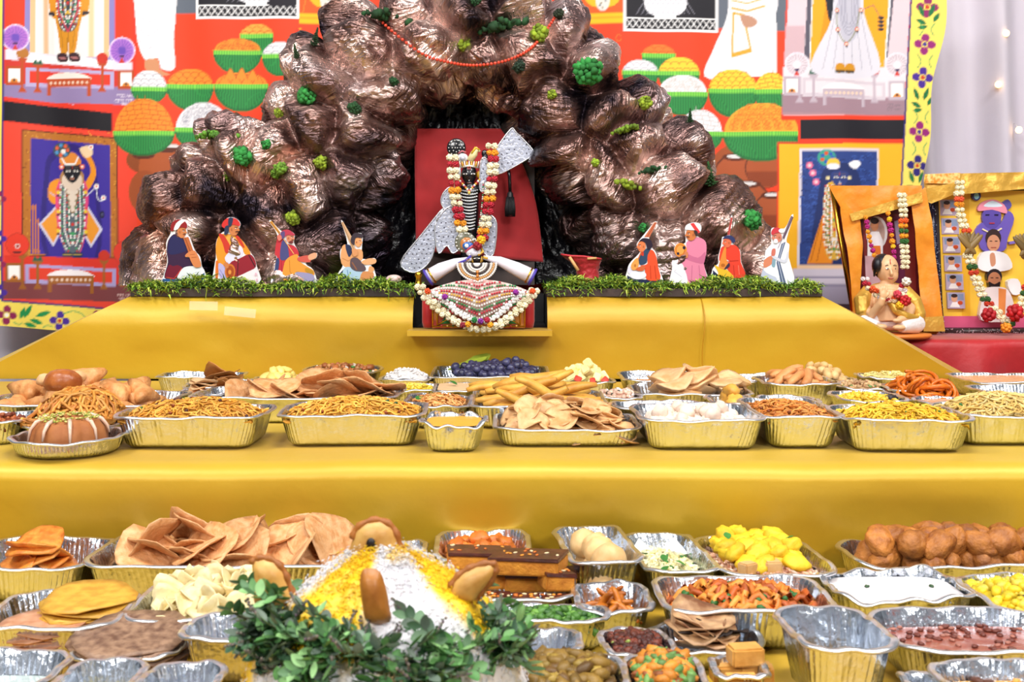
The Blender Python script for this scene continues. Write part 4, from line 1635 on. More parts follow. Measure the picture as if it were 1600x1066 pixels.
def tinytext(x, y, n, col, s=8):
    r = random.Random(int(x))
    out = [(col, stroke([(x, y), (x + n * s * 2.2, y + 2)], s * .35))]
    for k in range(n):
        xx = x + k * s * 2.2
        out.append((col, stroke([(xx, y), (xx + r.uniform(-3, 4), y + s * 1.6), (xx + s, y + s * 2)], s * .4)))
    return out


ZC = Z_LEDGE + 0.002
GRP = 'cardboard musicians seated along the ledge'
A = dict(ox=200, oy=320, sc=6.6625, D=3.80, zbase=ZC, group=GRP)
card('musician_cutout', 'cardboard musician in dark purple robe blowing a wooden pipe, leftmost', 'cutout', outline=[(440, 240), (470, 165), (560, 142), (625, 185), (622, 300), (650, 340), (700, 470), (755, 540), (775, 640), (805, 700), (800, 850), (355, 850), (362, 740), (400, 600), (390, 400), (435, 300)], shapes=[
    ('#3a2340', S((480, 305), (420, 370), (402, 480), (415, 600), (378, 760), (480, 772), (560, 690), (690, 650), (660, 560), (600, 540), (640, 470), (600, 370), (540, 330))),
    ('#2b2a55', S((470, 320), (430, 380), (415, 480), (450, 520), (560, 500), (620, 460), (580, 370))),
    ('#6e1c30', S((425, 630), (385, 760), (500, 772), (570, 670), (520, 630), (470, 640))),
    ('#c23a34', stroke([(400, 755), (480, 770), (520, 720), (560, 665)], 9)),
    ('#dfe2e6', S((530, 720), (580, 655), (660, 640), (740, 650), (760, 690), (720, 745), (620, 770), (520, 765))),
    ('#b9bccb', stroke([(560, 740), (640, 735), (720, 700)], 6)),
    ('#1d4f86', [(360, 772), (540, 778), (735, 762), (797, 705), (797, 846), (358, 846)]),
    ('#12305a', [(360, 800), (720, 790), (720, 846), (358, 846)])] + facebits(562, 280, 46, 68, 1) + [
    ('#8d2326', S((448, 275), (455, 200), (500, 160), (570, 155), (615, 200), (612, 245), (560, 235), (500, 262))),
    ('#e8e6e4', S((480, 262), (505, 195), (560, 155), (598, 168), (555, 205), (522, 255))),
    ('#b5653a', [(578, 345), (632, 335), (690, 500), (640, 520)]), ('#8a4424', stroke([(600, 350), (680, 560)], 7)),
    ('#cf7f4e', S((600, 525), (640, 490), (700, 480), (745, 560), (765, 640), (700, 650), (660, 590), (640, 545), (605, 545))),
    ('#a85a34', stroke([(650, 520), (700, 515)], 5)), ('#a85a34', stroke([(665, 550), (720, 545)], 5))] + tinytext(380, 800, 10, '#e8f0f8'), **A)
card('musician_cutout', 'cardboard drummer in orange tunic and red turban on the left ledge', 'cutout', outline=[(975, 215), (1030, 140), (1110, 138), (1172, 190), (1168, 250), (1130, 320), (1205, 390), (1285, 510), (1315, 550), (1348, 655), (1362, 835), (905, 850), (908, 560), (910, 400), (955, 310), (1005, 270)], shapes=[
    ('#e0902c', S((960, 318), (920, 400), (916, 520), (945, 620), (1010, 655), (1045, 610), (1010, 560), (1100, 470), (1180, 450), (1215, 525), (1278, 518), (1205, 400), (1130, 330), (1040, 315))),
    ('#e8a544', S((1030, 330), (1110, 340), (1130, 430), (1060, 480), (1030, 420))),
    ('#c23a2c', S((945, 318), (995, 325), (1070, 455), (1020, 515), (985, 410))), ('#c23a2c', S((1115, 330), (1160, 345), (1215, 450), (1185, 440))),
    ('#d9712a', S((915, 600), (945, 620), (935, 780), (912, 790))),
    ('#d6d4ea', S((1008, 560), (1080, 480), (1145, 430), (1192, 462), (1190, 535), (1060, 625))),
    ('#b5acd8', S((942, 620), (1010, 660), (1020, 780), (960, 782))), ('#8a80b8', stroke([(955, 680), (990, 740)], 6)), ('#8a80b8', stroke([(950, 720), (985, 770)], 6)),
    ('#efdde2', [(910, 790), (1150, 752), (1345, 662), (1356, 830), (910, 845)]),
    ('#8f2430', S((1060, 622), (1160, 570), (1258, 524), (1312, 560), (1332, 655), (1240, 710), (1150, 752), (1090, 770))), ('#2a1a20', stroke([(1150, 580), (1140, 745)], 7)), ('#2a1a20', stroke([(1258, 530), (1325, 655)], 9)),
    ('#c9702e', el(1065, 705, 56, 80)), ('#a34a20', el(1065, 705, 40, 62)), ('#dd9040', el(1062, 710, 16, 24)),
    ('#c87a48', S((1000, 620), (1040, 610), (1050, 660), (1020, 670)))] + facebits(1105, 262, 52, 70, 1) + [
    ('#c8322e', S((980, 215), (1030, 152), (1120, 150), (1166, 195), (1164, 232), (1095, 215), (1050, 240), (1000, 250))),
    ('#2c3550', S((1052, 150), (1098, 150), (1082, 225), (1050, 232))), ('#2c3550', S((1015, 240), (1052, 228), (1050, 300), (1008, 322))),
    ('#e0b0c0', el(1335, 730, 10, 14)), ('#e0b0c0', el(1345, 790, 10, 14))] + tinytext(985, 800, 7, '#c03a30', 9), **A)
A = dict(ox=400, oy=320, sc=6.6625, D=3.80, zbase=ZC, group=GRP)
card('musician_cutout', 'cardboard lute player in red robe and yellow trousers holding out one hand', 'cutout', outline=[(132, 185), (160, 163), (262, 268), (340, 262), (408, 310), (400, 395), (442, 480), (455, 548), (560, 525), (635, 500), (630, 565), (520, 615), (602, 680), (608, 850), (178, 850), (178, 690), (208, 560), (188, 500), (215, 320)], shapes=[
    ('#c0353f', S((230, 320), (275, 330), (300, 400), (395, 430), (440, 490), (435, 545), (330, 560), (292, 780), (190, 772), (220, 560), (195, 510))),
    ('#a52834', stroke([(240, 580), (235, 770)], 8)), ('#a52834', stroke([(265, 590), (265, 770)], 8)),
    ('#4b4a7c', S((268, 390), (315, 380), (345, 540), (300, 580), (250, 560))), ('#3a4470', S((215, 565), (245, 600), (205, 790), (180, 785))),
    ('#c98e3a', [(140, 182), (165, 172), (255, 290), (240, 312)]), ('#7a4a20', stroke([(146, 178), (250, 305)], 5)), ('#e7b06a', stroke([(255, 310), (395, 515)], 8)),
    ('#e0953c', S((330, 560), (430, 518), (452, 590), (540, 650), (600, 690), (596, 740), (440, 700), (400, 740), (480, 805), (290, 790), (290, 640))),
    ('#c0752a', stroke([(350, 580), (355, 700), (400, 760)], 7)), ('#d8a0a0', S((360, 740), (420, 740), (520, 790), (480, 810), (350, 790))),
    ('#9a92b8', S((425, 705), (520, 712), (602, 740), (604, 850), (490, 850), (500, 780), (430, 735))), ('#b8862a', S((520, 660), (596, 690), (590, 725), (520, 700))),
    ('#c8584c', S((440, 552), (560, 530), (565, 600), (450, 592))), ('#dca07c', S((545, 535), (600, 505), (634, 512), (625, 555), (560, 580)))] + facebits(358, 350, 40, 56, 1, True, '#cf8464') + [
    ('#b53a4e', S((258, 300), (290, 268), (345, 265), (402, 308), (398, 325), (330, 318), (290, 345))), ('#5a4a78', S((258, 300), (300, 280), (300, 340), (270, 360))), ('#6b3030', el(368, 395, 24, 14)), ('#cf7464', S((222, 330), (262, 320), (272, 360), (240, 380)))], **A)
card('musician_cutout', 'cardboard bare-chested lute player in pale blue shorts beside the cave', 'cutout', outline=[(882, 185), (905, 168), (990, 325), (1040, 290), (1115, 308), (1110, 440), (1115, 560), (1230, 550), (1255, 590), (1205, 635), (1238, 680), (1235, 850), (832, 850), (846, 720), (895, 640), (870, 560), (876, 460), (945, 408)], shapes=[
    ('#20304e', [(838, 850), (860, 730), (920, 665), (960, 790), (1080, 810), (1225, 790), (1230, 850)]),
    ('#d99c68', S((900, 432), (960, 420), (1015, 462), (1100, 470), (1112, 560), (1085, 600), (1105, 650), (980, 662), (902, 632), (880, 550))),
    ('#b87844', stroke([(900, 560), (960, 590), (1000, 560)], 7)), ('#2b3350', S((930, 422), (985, 430), (1000, 500), (965, 545))),
    ('#a9c4d8', S((920, 662), (985, 652), (1122, 702), (1112, 800), (960, 792), (905, 730))), ('#6f90b0', stroke([(950, 680), (970, 780)], 9)),
    ('#d08a56', S((1110, 702), (1212, 700), (1218, 765), (1110, 806), (1080, 796))),
    ('#e6e8ec', S((1120, 650), (1170, 630), (1195, 640), (1180, 690), (1125, 692))), ('#d99c68', S((1185, 640), (1232, 668), (1205, 712), (1170, 695))),
    ('#5a4a50', S((990, 565), (1058, 558), (1140, 650), (1132, 692), (1040, 692), (985, 650))), ('#8a5a44', stroke([(1000, 600), (1050, 680)], 14)), ('#c9a27c', [(888, 190), (908, 178), (1000, 340), (1045, 490), (1012, 490)]), ('#7a5034', stroke([(896, 182), (1025, 480)], 5)),
    ('#dca577', S((1098, 595), (1180, 560), (1250, 572), (1238, 615), (1140, 628)))] + facebits(1066, 390, 38, 52, 1, False, '#dd9a66') + [
    ('#3a3038', S((990, 350), (1030, 296), (1112, 310), (1108, 348), (1040, 348), (1025, 420), (995, 400))), ('#d09060', S((1000, 470), (1050, 465), (1060, 520), (1020, 540)))] + tinytext(865, 800, 8, '#e8eef6'), **A)
A = dict(ox=860, oy=320, sc=6.6625, D=3.80, zbase=ZC, group=GRP)
card('musician_cutout', 'cardboard player in black hood and red coat with a gourd lute', 'cutout', outline=[(1112, 180), (1118, 196), (1032, 345), (1066, 410), (1064, 450), (1108, 510), (1125, 640), (1168, 850), (796, 850), (796, 680), (830, 600), (910, 520), (935, 470), (895, 440), (900, 400), (955, 330), (1078, 185)], shapes=[
    ('#20284a', [(800, 740), (860, 782), (1160, 790), (1165, 846), (800, 846)]), ('#c06a48', [(1080, 190), (1110, 188), (1032, 345), (975, 345)]), ('#8a3c24', stroke([(1095, 195), (1005, 345)], 6)),
    ('#e0502c', S((1000, 500), (1060, 478), (1100, 540), (1120, 650), (1142, 785), (1000, 785), (980, 660), (935, 640), (1010, 620))), ('#b8381c', stroke([(1040, 640), (1045, 780)], 7)), ('#b8381c', stroke([(1085, 640), (1100, 780)], 7)),
    ('#2f4560', S((920, 540), (975, 475), (1045, 458), (1012, 530), (1002, 610), (930, 632))), ('#c23a28', S((935, 520), (965, 480), (970, 540))),
    ('#d9d6e6', el(838, 690, 38, 40)), ('#e4e2ec', el(912, 738, 86, 46))] + facebits(948, 440, 44, 58, -1, False, '#d97a4a') + [
    ('#2a2030', S((918, 395), (960, 355), (1032, 365), (1062, 420), (1052, 455), (1010, 470), (990, 410), (950, 385))),
    ('#c86a3a', stroke([(948, 490), (905, 590)], 12)), ('#e09a4c', S((905, 560), (920, 620), (895, 680), (850, 685), (838, 640), (865, 590))), ('#b87030', el(880, 640, 12, 16)), ('#c8623a', S((890, 672), (960, 640), (985, 660), (960, 695), (900, 692)))], **A)
A = dict(ox=1050, oy=320, sc=6.6625, D=3.80, zbase=ZC, group=GRP)
card('musician_cutout', 'cardboard man in pink robe and white turban holding an orange hand drum', 'cutout', outline=[(-5, 590), (40, 565), (85, 570), (85, 550), (25, 510), (18, 440), (70, 400), (135, 400), (128, 245), (190, 192), (275, 192), (310, 265), (272, 330), (358, 395), (360, 520), (335, 620), (370, 850), (-12, 850), (-5, 690)], shapes=[
    ('#d97f9c', S((150, 400), (240, 345), (330, 370), (358, 430), (354, 530), (330, 620), (366, 845), (150, 845), (125, 660), (88, 600), (90, 550), (150, 480))),
    ('#c2688a', S((150, 520), (270, 560), (345, 500), (338, 600), (300, 622), (150, 575))), ('#c2688a', stroke([(210, 640), (200, 840)], 7)), ('#c2688a', stroke([(280, 640), (300, 840)], 7)),
    ('#e8e5ee', el(42, 622, 46, 48)), ('#e8e5ee', S((-2, 690), (70, 650), (135, 690), (155, 845), (-5, 845))), ('#c4c0d0', stroke([(20, 700), (100, 760)], 6)),
    ('#dd8a34', el(88, 480, 66, 74)), ('#c46a26', el(88, 480, 50, 58)), ('#e09a4a', el(86, 478, 40, 48)), ('#2a2030', el(125, 455, 16, 18)), ('#2a2030', el(62, 516, 14, 14)), ('#c87a50', S((130, 500), (165, 505), (160, 560), (125, 550)))] + facebits(196, 318, 54, 64, -1, True, '#c8743f') + [
    ('#e6e4e8', S((135, 262), (150, 220), (215, 195), (285, 205), (304, 250), (285, 300), (240, 275), (180, 272))), ('#d23a3c', [(186, 205), (225, 198), (292, 292), (262, 312)]), ('#3a2a2a', S((225, 275), (262, 285), (262, 335), (240, 325)))], **A)
card('musician_cutout', 'cardboard red-robed player with yellow trousers and small stringed instrument', 'cutout', outline=[(608, 130), (636, 136), (606, 318), (665, 370), (645, 420), (715, 480), (726, 600), (775, 850), (430, 850), (415, 680), (475, 620), (474, 560), (505, 430), (520, 340), (572, 322)], shapes=[
    ('#20284a', [(425, 846), (425, 690), (480, 740), (640, 770), (765, 745), (772, 846)]),
    ('#c0504a', [(612, 140), (630, 145), (600, 325), (576, 325)]), ('#7a2424', stroke([(618, 145), (586, 325)], 5)),
    ('#d93f2c', S((510, 460), (560, 440), (650, 428), (706, 490), (716, 610), (766, 750), (650, 770), (580, 690), (560, 620), (600, 600), (540, 570), (490, 592))), ('#b02c1e', stroke([(640, 640), (650, 760)], 7)), ('#e8705a', stroke([(690, 640), (700, 740)], 8)), ('#b02c1e', stroke([(560, 600), (690, 590)], 6)),
    ('#e0b22e', S((440, 640), (480, 655), (560, 680), (645, 775), (470, 780), (482, 720))), ('#d98436', S((545, 450), (562, 455), (562, 560), (585, 640), (540, 682), (488, 660), (500, 590))), ('#b0601e', el(530, 640, 22, 18)), ('#3a2a40', S((590, 615), (600, 650), (560, 680), (540, 682)))] + facebits(572, 402, 44, 54, -1, False, '#d86a48') + [
    ('#2e3560', S((522, 368), (560, 332), (622, 335), (658, 382), (632, 412), (602, 372), (560, 362)))], **A)
card('musician_cutout', 'cardboard white-clad lute player with blue striped shawl, rightmost', 'cutout', outline=[(1238, 120), (1270, 138), (1198, 380), (1230, 430), (1222, 560), (1270, 850), (924, 850), (955, 640), (968, 490), (1025, 430), (1022, 290), (1055, 245), (1170, 255)], shapes=[
    ('#e4e5ec', S((980, 490), (1030, 430), (1100, 400), (1200, 410), (1222, 450), (1212, 580), (1262, 845), (1110, 845), (960, 690), (970, 560))), ('#b9bed4', S((945, 690), (1000, 665), (1110, 845), (930, 845))), ('#f0f0f4', S((960, 670), (1060, 660), (1140, 740), (1120, 780), (980, 720))),
    ('#54617e', [(1140, 420), (1182, 400), (1120, 600), (1190, 845), (1135, 845), (1088, 620)]), ('#aab2c8', stroke([(1160, 415), (1105, 605), (1160, 840)], 9)), ('#d08060', S((960, 590), (1040, 545), (1045, 622), (960, 672))), ('#7fa0b0', S((1045, 580), (1075, 570), (1070, 660), (1040, 655))), ('#c9cbd8', S((1050, 540), (1170, 590), (1200, 500), (1210, 560), (1170, 622), (1050, 570))), ('#c87060', S((1040, 480), (1075, 475), (1070, 540), (1035, 545))),
    ('#5a4858', [(1240, 130), (1264, 145), (1165, 375), (1148, 352)]), ('#8a7080', stroke([(1250, 140), (1100, 470)], 5))] + facebits(1092, 352, 50, 56, -1, False, '#c87a64') + [
    ('#e6e0e2', S((1060, 375), (1090, 372), (1100, 410), (1060, 412))), ('#c23a44', S((1030, 300), (1060, 255), (1120, 260), (1130, 300), (1080, 310), (1040, 330))), ('#eceaec', el(1140, 285, 34, 22))], **A)


# red cloth-wrapped tilted tub with a wooden stick, and the pebble
def red_tub():
    c = at(921, 415, 3.82)
    root = empty('red_tub', (c.x, 3.82, ZC))
    tag(root, 'red cloth-wrapped tub with wooden slat, tilted beside the cave', 'tub')
    b = MB()
    V, Fc = [], []
    n, m = 36, 14
    for j in range(m):
        t = j / (m - 1)
        rad = 0.043 - 0.006 * math.sin(PI * t) + 0.010 * max(0, t - 0.6) / 0.4
        for i in range(n):
            a = 2 * PI * i / n
            rr = rad * (1 + 0.05 * math.sin(j * 2.3 + 2 * math.sin(a * 2)) + 0.02 * math.sin(a * 7 + j))
            flare = 0.03 * max(0, t - 0.6) / 0.4 * (1 if math.cos(a) < -0.2 else 0)
            V.append((rr * math.cos(a) - 0.012 * t - flare, rr * math.sin(a) * 0.85, 0.1 * t + 0.008 * t * math.cos(a) * -1))
    for j in range(m - 1):
        for i in range(n):
            Fc.append((j * n + i, j * n + (i + 1) % n, (j + 1) * n + (i + 1) % n, (j + 1) * n + i))
    Fc.append(tuple(range(n - 1, -1, -1)))
    b.add(V, Fc)
    b.build('wrap', mat('red_wrap', '#a8141f', rough=0.5, sheen=0.2, bump=(60, 0.6, 0.01)), root)
    top = V[(m - 1) * n:]
    MB().tube([Vector(p) for p in top] + [Vector(top[0])], 0.0032, 6).build('rim', mat('red_rim', '#c8323c', rough=0.5), root)
    MB().tube([(-0.068, -0.040, 0.100), (-0.040, -0.045, 0.055)], [0.005, 0.006], 6).build('slat', mat('pale_wood', '#dba56a', rough=0.6), root)
    MB().tube([(-0.01, -0.046, 0.094), (0.02, -0.044, 0.096)], 0.004, 6).build('slat', mat('pale_wood', '#dba56a', rough=0.6), root)


red_tub()
b = MB()
r_ = random.Random(2)
b.ell((0, 0, 0.012), (0.026, 0.018, 0.014), 14, 9, '#d8c0b8')
for k in range(5):
    b.ell((-0.018 + 0.009 * k, -0.012, 0.012 + 0.004 * math.sin(k * 2)), (0.006, 0.006, 0.006), 7, 5, '#c8a8a0')
tag(b.build('shell', mat('shell_pink', vc=True, rough=0.35), loc=(at(616, 0, 3.78).x, 3.765, Z_LEDGE + 0.018)), 'small pinkish white shell lying on the moss left of the seated idol', 'shell')
# ---------------------------------------------------------------- shrine figures
def put(b, name, m, root, smooth=True, remesh=None, label=None):
    """a part modelled in room coordinates, hung under its thing"""
    o = b.build(name, m, root, smooth, loc=(-root.location.x, -root.location.y, -root.location.z))
    if remesh:
        md = o.modifiers.new('remesh', 'REMESH')
        md.mode = 'VOXEL'
        md.voxel_size = remesh
        md.use_smooth_shade = True
        ms = o.modifiers.new('soft', 'SMOOTH')
        ms.iterations = 4
    if label:
        o['label'] = label
    return o


def pp(pts, D):
    return [(lambda v: (v.x, v.z))(at(p[0], p[1], D)) for p in pts]


def px2m(n, D):
    return n / F * D


def ribbon(left, right, D, amp=0.01, n=30, m=24, seed=1, freq=(14, 10), dy=None):
    """a hanging cloth between two edges given as pixel polylines at distance D"""
    Lp, Rp = resample(left, n), resample(right, n)
    P = []
    for j in range(n):
        for i in range(m):
            s = i / (m - 1)
            q = Lp[j] * (1 - s) + Rp[j] * s
            d = D + (dy(s, j / (n - 1)) if dy else 0)
            v = at(q[0], q[1], d)
            P.append((v.x, v.y, v.z))
    P = np.array(P)
    w = fbm(P * np.array([freq[0], 1, freq[1]]), 3, seed) * amp
    P[:, 1] += w
    b = MB()
    b.add(P.tolist(), [(j * m + i, (j + 1) * m + i, (j + 1) * m + i + 1, j * m + i + 1) for j in range(n - 1) for i in range(m - 1)])
    return b


BLOS = {}


def blossom_mesh(col, col2=None, petals=9):
    k = (col, col2)
    if k not in BLOS:
        r = random.Random(hash(col) % 1000 if False else len(BLOS))
        b = MB()
        c1 = np.array(lin(col))
        b.ell((0, 0, 0), 0.55, 8, 5, tuple(c1 * 0.7))
        for q in range(petals * 2):
            z = 1 - 2 * (q + 0.5) / (petals * 2)
            t = q * 2.39996
            rr = math.sqrt(1 - z * z)
            b.ell((0.62 * rr * math.cos(t), 0.62 * rr * math.sin(t), 0.62 * z), (0.38, 0.38, 0.34), 6, 4, tuple(np.clip(c1 * r.uniform(0.75, 1.25), 0, 1)), jit=0.2, rng=r)
        BLOS[k] = b.mesh('blossom', mat('petals', vc=True, rough=0.6))
    return BLOS[k]


def garland(name, label, path, D, seq, size, root=None, doff=0.0, double=False, seed=1):
    """flowers threaded one by one along a path of pixels"""
    pts = resample(path, len(path) * 6)
    d = np.r_[0, np.cumsum(np.hypot(*np.diff(pts, axis=0).T))]
    step = size * 1.15
    n = int(d[-1] / step)
    base = at(path[0][0], path[0][1], D)
    if root is None:
        root = empty(name, base)
        tag(root, label, 'garland')
    r = random.Random(seed)
    th = MB().tube([at(p[0], p[1], D + 0.004) for p in pts[::3]], 0.0016, 5)
    put(th, 'thread', mat('thread', '#c8b890', rough=0.8), root)
    k = 0
    for i in range(n + 1):
        t = i * step
        x, y = np.interp(t, d, pts[:, 0]), np.interp(t, d, pts[:, 1])
        col = seq[i % len(seq)]
        for q in ((-1, 1) if double else (0,)):
            v = at(x + q * size * 0.5 + r.uniform(-.6, .6), y + r.uniform(-.6, .6), D - abs(doff) * r.random())
            sc = px2m(size, D) * 0.62 * r.uniform(0.85, 1.15)
            M = Matrix.Translation(v - root.location) @ Euler((r.uniform(0, 3), r.uniform(0, 3), r.uniform(0, 3))).to_matrix().to_4x4() @ Matrix.Scale(sc, 4)
            inst('blossom', blossom_mesh(col), root, M)
    return root


M_SILVER = mat('silver_brocade', '#c2c6d6', rough=0.3, metal=0.55, bump=(90, 0.4, 0.004))
M_GOLD = mat('gold_metal', '#d8a838', rough=0.25, metal=1.0)
M_GOLDCLOTH = mat('gold_cloth', '#dcab48', rough=0.38, metal=0.4, bump=(30, 0.5, 0.01))
M_JETSTONE = mat('black_stone', '#0c0c14', rough=0.25, coat=0.4)
M_BEADS = mat('jewel_beads', vc=True, rough=0.2, coat=0.3)
M_EMBR = mat('embroidery', vc=True, rough=0.45)

# red velvet cape standing in the cave
b = ribbon([(648, 201), (648, 260), (649, 330), (650, 392)], [(782, 201), (812, 245), (838, 320), (849, 410)], 4.06, 0.008, 40, 40, 5,
           dy=lambda s, t: 0.03 * math.cos(s * PI * 2) * t)
o = b.build('velvet_cape', mat('red_velvet', '#b3161c', rough=0.75, sheen=0.5, var=(6, '#9c1017')))
sd = o.modifiers.new('thickness', 'SOLIDIFY')
sd.thickness = 0.006
tag(o, 'stiff red velvet cape standing behind the black idol in the cave', 'cape')
b = MB().box(at(655, 0, 4.12).x, at(835, 0, 4.12).x, 4.09, 4.13, Z_LEDGE + 0.002, at(0, 215, 4.1).z)
tag(b.build('cape_stand', M_DARKWOOD, smooth=False), 'dark board propping up the red velvet cape', 'board')
# black tassel
t0 = at(797, 262, 4.0)
root = empty('tassel', at(797, 262, 4.0))
tag(root, 'black silk tassel hanging on the red velvet cape', 'tassel')
put(MB().tube([at(792, 255, 4.0), at(796, 275, 4.0), at(797, 300, 4.0)], 0.006, 8), 'cord', M_JETSTONE, root)
b = MB()
b.lathe([(0.004, 0), (0.010, -0.006), (0.013, -0.03), (0.017, -0.075), (0.012, -0.082), (0.0, -0.08)], 18, at(797, 299, 4.0))
for k in range(18):
    a = 2 * PI * k / 18
    p = at(797, 299, 4.0)
    b.tube([p + Vector((0.012 * math.cos(a), 0.012 * math.sin(a), -0.02)), p + Vector((0.017 * math.cos(a), 0.017 * math.sin(a), -0.06)), p + Vector((0.016 * math.cos(a), 0.016 * math.sin(a), -0.088))], 0.0022, 4)
put(b, 'fringe', mat('black_silk', '#101014', rough=0.5), root)


def standing_idol():
    D = 3.97
    root = empty('standing_idol', (at(735, 0, D).x, D, Z_LEDGE))
    tag(root, 'black standing idol in silver robes with raised arm, inside the cave', 'idol')
    # body: one surface
    b = MB()
    s = D / F
    P = lambda x, y, dd=0.0: at(x, y, D + dd)
    b.tube([P(735, 300), P(735, 330), P(735, 372)], [0.030, 0.030, 0.026], 14)
    b.tube([P(728, 370), P(727, 400), P(726, 448)], [0.019, 0.017, 0.014], 10)
    b.tube([P(744, 370), P(745, 400), P(746, 448)], [0.019, 0.017, 0.014], 10)
    b.ell(P(735, 296), (0.042, 0.024, 0.022), 14, 8)
    b.tube([P(735, 300), P(734, 284)], [0.016, 0.014], 10)
    b.ell(P(733, 272), (0.0275, 0.026, 0.036), 16, 12)
    b.ell(P(733, 287, -0.008), (0.014, 0.014, 0.012), 10, 8)
    b.tube([P(716, 296), P(706, 316), P(716, 338)], [0.015, 0.013, 0.011], 10)
    b.tube([P(752, 296), P(762, 275), P(758, 245)], [0.015, 0.013, 0.011], 10)
    b.ell(P(757, 240), (0.012, 0.01, 0.015), 10, 8)
    put(b, 'body', M_JETSTONE, root, remesh=0.004)
    # face
    b = MB()
    for d in (-1, 1):
        b.ell(P(733 + d * 6, 272, -0.026), (0.0085, 0.003, 0.0030), 10, 6, '#e8e6e2')
        b.ell(P(733 + d * 6, 272, -0.029), (0.0028, 0.002, 0.0028), 8, 6, '#101014')
        b.ell(P(733 + d * 15.5, 273, -0.002), (0.008, 0.006, 0.014), 10, 6, '#d8a428')
    b.tube([P(733, 266, -0.028), P(733, 279, -0.031)], [0.002, 0.004], 6, '#15141c')
    b.ell(P(733, 282, -0.029), (0.002, 0.002, 0.002), 6, 4, '#f4f2f0')
    b.tube([P(729, 286, -0.025), P(737, 286, -0.025)], 0.0016, 5, '#7a4a44')
    for x in (731, 735):
        b.tube([P(x, 258, -0.024), P(733 + (x - 733) * .7, 265, -0.029)], 0.0014, 5, '#e04a3a')
    put(b, 'face', M_BEADS, root)
    # crown
    b = MB()
    for k in range(9):
        x = 720 + k * 3.3
        b.tube([P(x, 261, -0.022 + 0.0012 * abs(k - 4) ** 1.6), P(x + (k - 4) * .5, 252, -0.022 + 0.001 * abs(k - 4))], [0.004, 0.002], 6, '#d8b040' if k % 2 else '#f0ece0')
    b.tube([P(718, 262, -0.008), P(733, 259, -0.027), P(748, 262, -0.008)], 0.0035, 6, '#e8e2d8')
    b.ell(P(723, 247, -0.01), (0.019, 0.014, 0.017), 14, 9, '#dcdce4')
    b.ell(P(723, 247, -0.022), (0.010, 0.006, 0.009), 10, 6, '#b9bcc8')
    b.tube([P(716, 240, -0.016), P(722, 236, -0.02), P(728, 238, -0.016)], 0.003, 6, '#c8707a')
    b.tube([P(717, 262, -0.01), P(718, 276, -0.006)], 0.006, 7, '#d4d6de')
    put(b, 'crown', M_BEADS, root)
    b = MB()
    b.ell(P(713, 231), (0.033, 0.007, 0.033), 20, 10, '#17181c')
    for ring, n in ((0.026, 14), (0.014, 8), (0.004, 2)):
        for k in range(n):
            a = 2 * PI * k / n
            b.ell(P(713, 231, -0.008) + Vector((ring * math.cos(a), 0, ring * math.sin(a))), 0.0022, 6, 4, '#eceae8')
    put(b, 'peacock_disc', M_BEADS, root)
    b = MB()
    b.tube([P(734, 252, -0.012), P(741, 240, -0.014), P(746, 233, -0.014), P(750, 237, -0.014)], [0.012, 0.013, 0.009, 0.004], 10, '#e8d9a0')
    b.tube([P(737, 240, -0.024), P(743, 231, -0.022), P(749, 234, -0.02)], [0.004, 0.005, 0.003], 8, '#d8b028')
    put(b, 'plume', M_EMBR, root)
    # bead strands on the chest
    b = MB()
    for k in range(13):
        y = 297 + k * 5.0
        w = 12.5 - k * 0.42
        for q in range(-4, 5):
            x = 733 + q / 4 * w
            sag = 2.0 * (1 - (q / 4) ** 2)
            b.ell(P(x, y + sag, -0.036 + 0.014 * (q / 4) ** 2), (0.0036, 0.0028, 0.0026), 6, 4, '#eef0f2' if k % 4 else '#c8ccd4')
    for d in (-1, 1):
        for q in range(26):
            t = q / 25
            x = 734 + d * (18 - 9 * t ** 2)
            b.ell(P(x + (3 if d > 0 else 0), 286 + 78 * t, -0.036), 0.0034, 6, 4, ['#f0eee8', '#c03038', '#2f8a50', '#e8e0d0'][q % 4])
    put(b, 'bead_strands', M_BEADS, root)
    b = MB()
    for d in (-1, 1):
        for q in range(9):
            t = q / 8
            b.ell(P(733 + d * (16 - 15 * t), 281 + 17 * t, -0.036), 0.0042, 7, 5, ['#d8a430', '#f2efe8', '#c0303a'][q % 3])
    b.ell(P(733, 301, -0.04), (0.005, 0.004, 0.007), 8, 6, '#d8c060')
    put(b, 'pendant_necklace', M_BEADS, root)
    # silver brocade robe: wings, sash, sleeves, each edged with piping and dotted
    def panel(name, poly, dd, dots=18, seed=1, th=0.005):
        q = sm(poly, 4)
        b = MB()
        pts = pp(q, D + dd)
        b.prism(pts, D + dd, D + dd + th, '#c4c8d8')
        pn = put(b, name, M_SILVER, root, smooth=False)
        e = MB()
        ring = [Vector((p[0], D + dd - 0.001, p[1])) for p in pts]
        e.tube(ring + [ring[0]], 0.0026, 6)
        e.build('piping', mat('silver_piping', '#eceef4', rough=0.25, metal=0.8), pn)
        r = random.Random(seed)
        xs = [p[0] for p in q]
        ys = [p[1] for p in q]
        dt = MB()
        for gx in np.arange(min(xs) + 3, max(xs), 7.5):
            for gy in np.arange(min(ys) + 3, max(ys), 7.5):
                x, y = gx + r.uniform(-1, 1) + (3.5 if int(gy / 7.5) % 2 else 0), gy + r.uniform(-1, 1)
                ins = False
                for k in range(len(q)):
                    xa, ya = q[k]
                    xb, yb = q[(k + 1) % len(q)]
                    if (ya > y) != (yb > y) and x < (xb - xa) * (y - ya) / (yb - ya) + xa:
                        ins = not ins
                if ins:
                    dt.ell(at(x, y, D + dd - 0.0005), (0.0026, 0.001, 0.0026), 6, 4, '#3a3a4a' if r.random() < 0.65 else '#f4f4f8')
        if dt.v:
            dt.build('sequins', M_BEADS, pn)['kind'] = 'stuff'
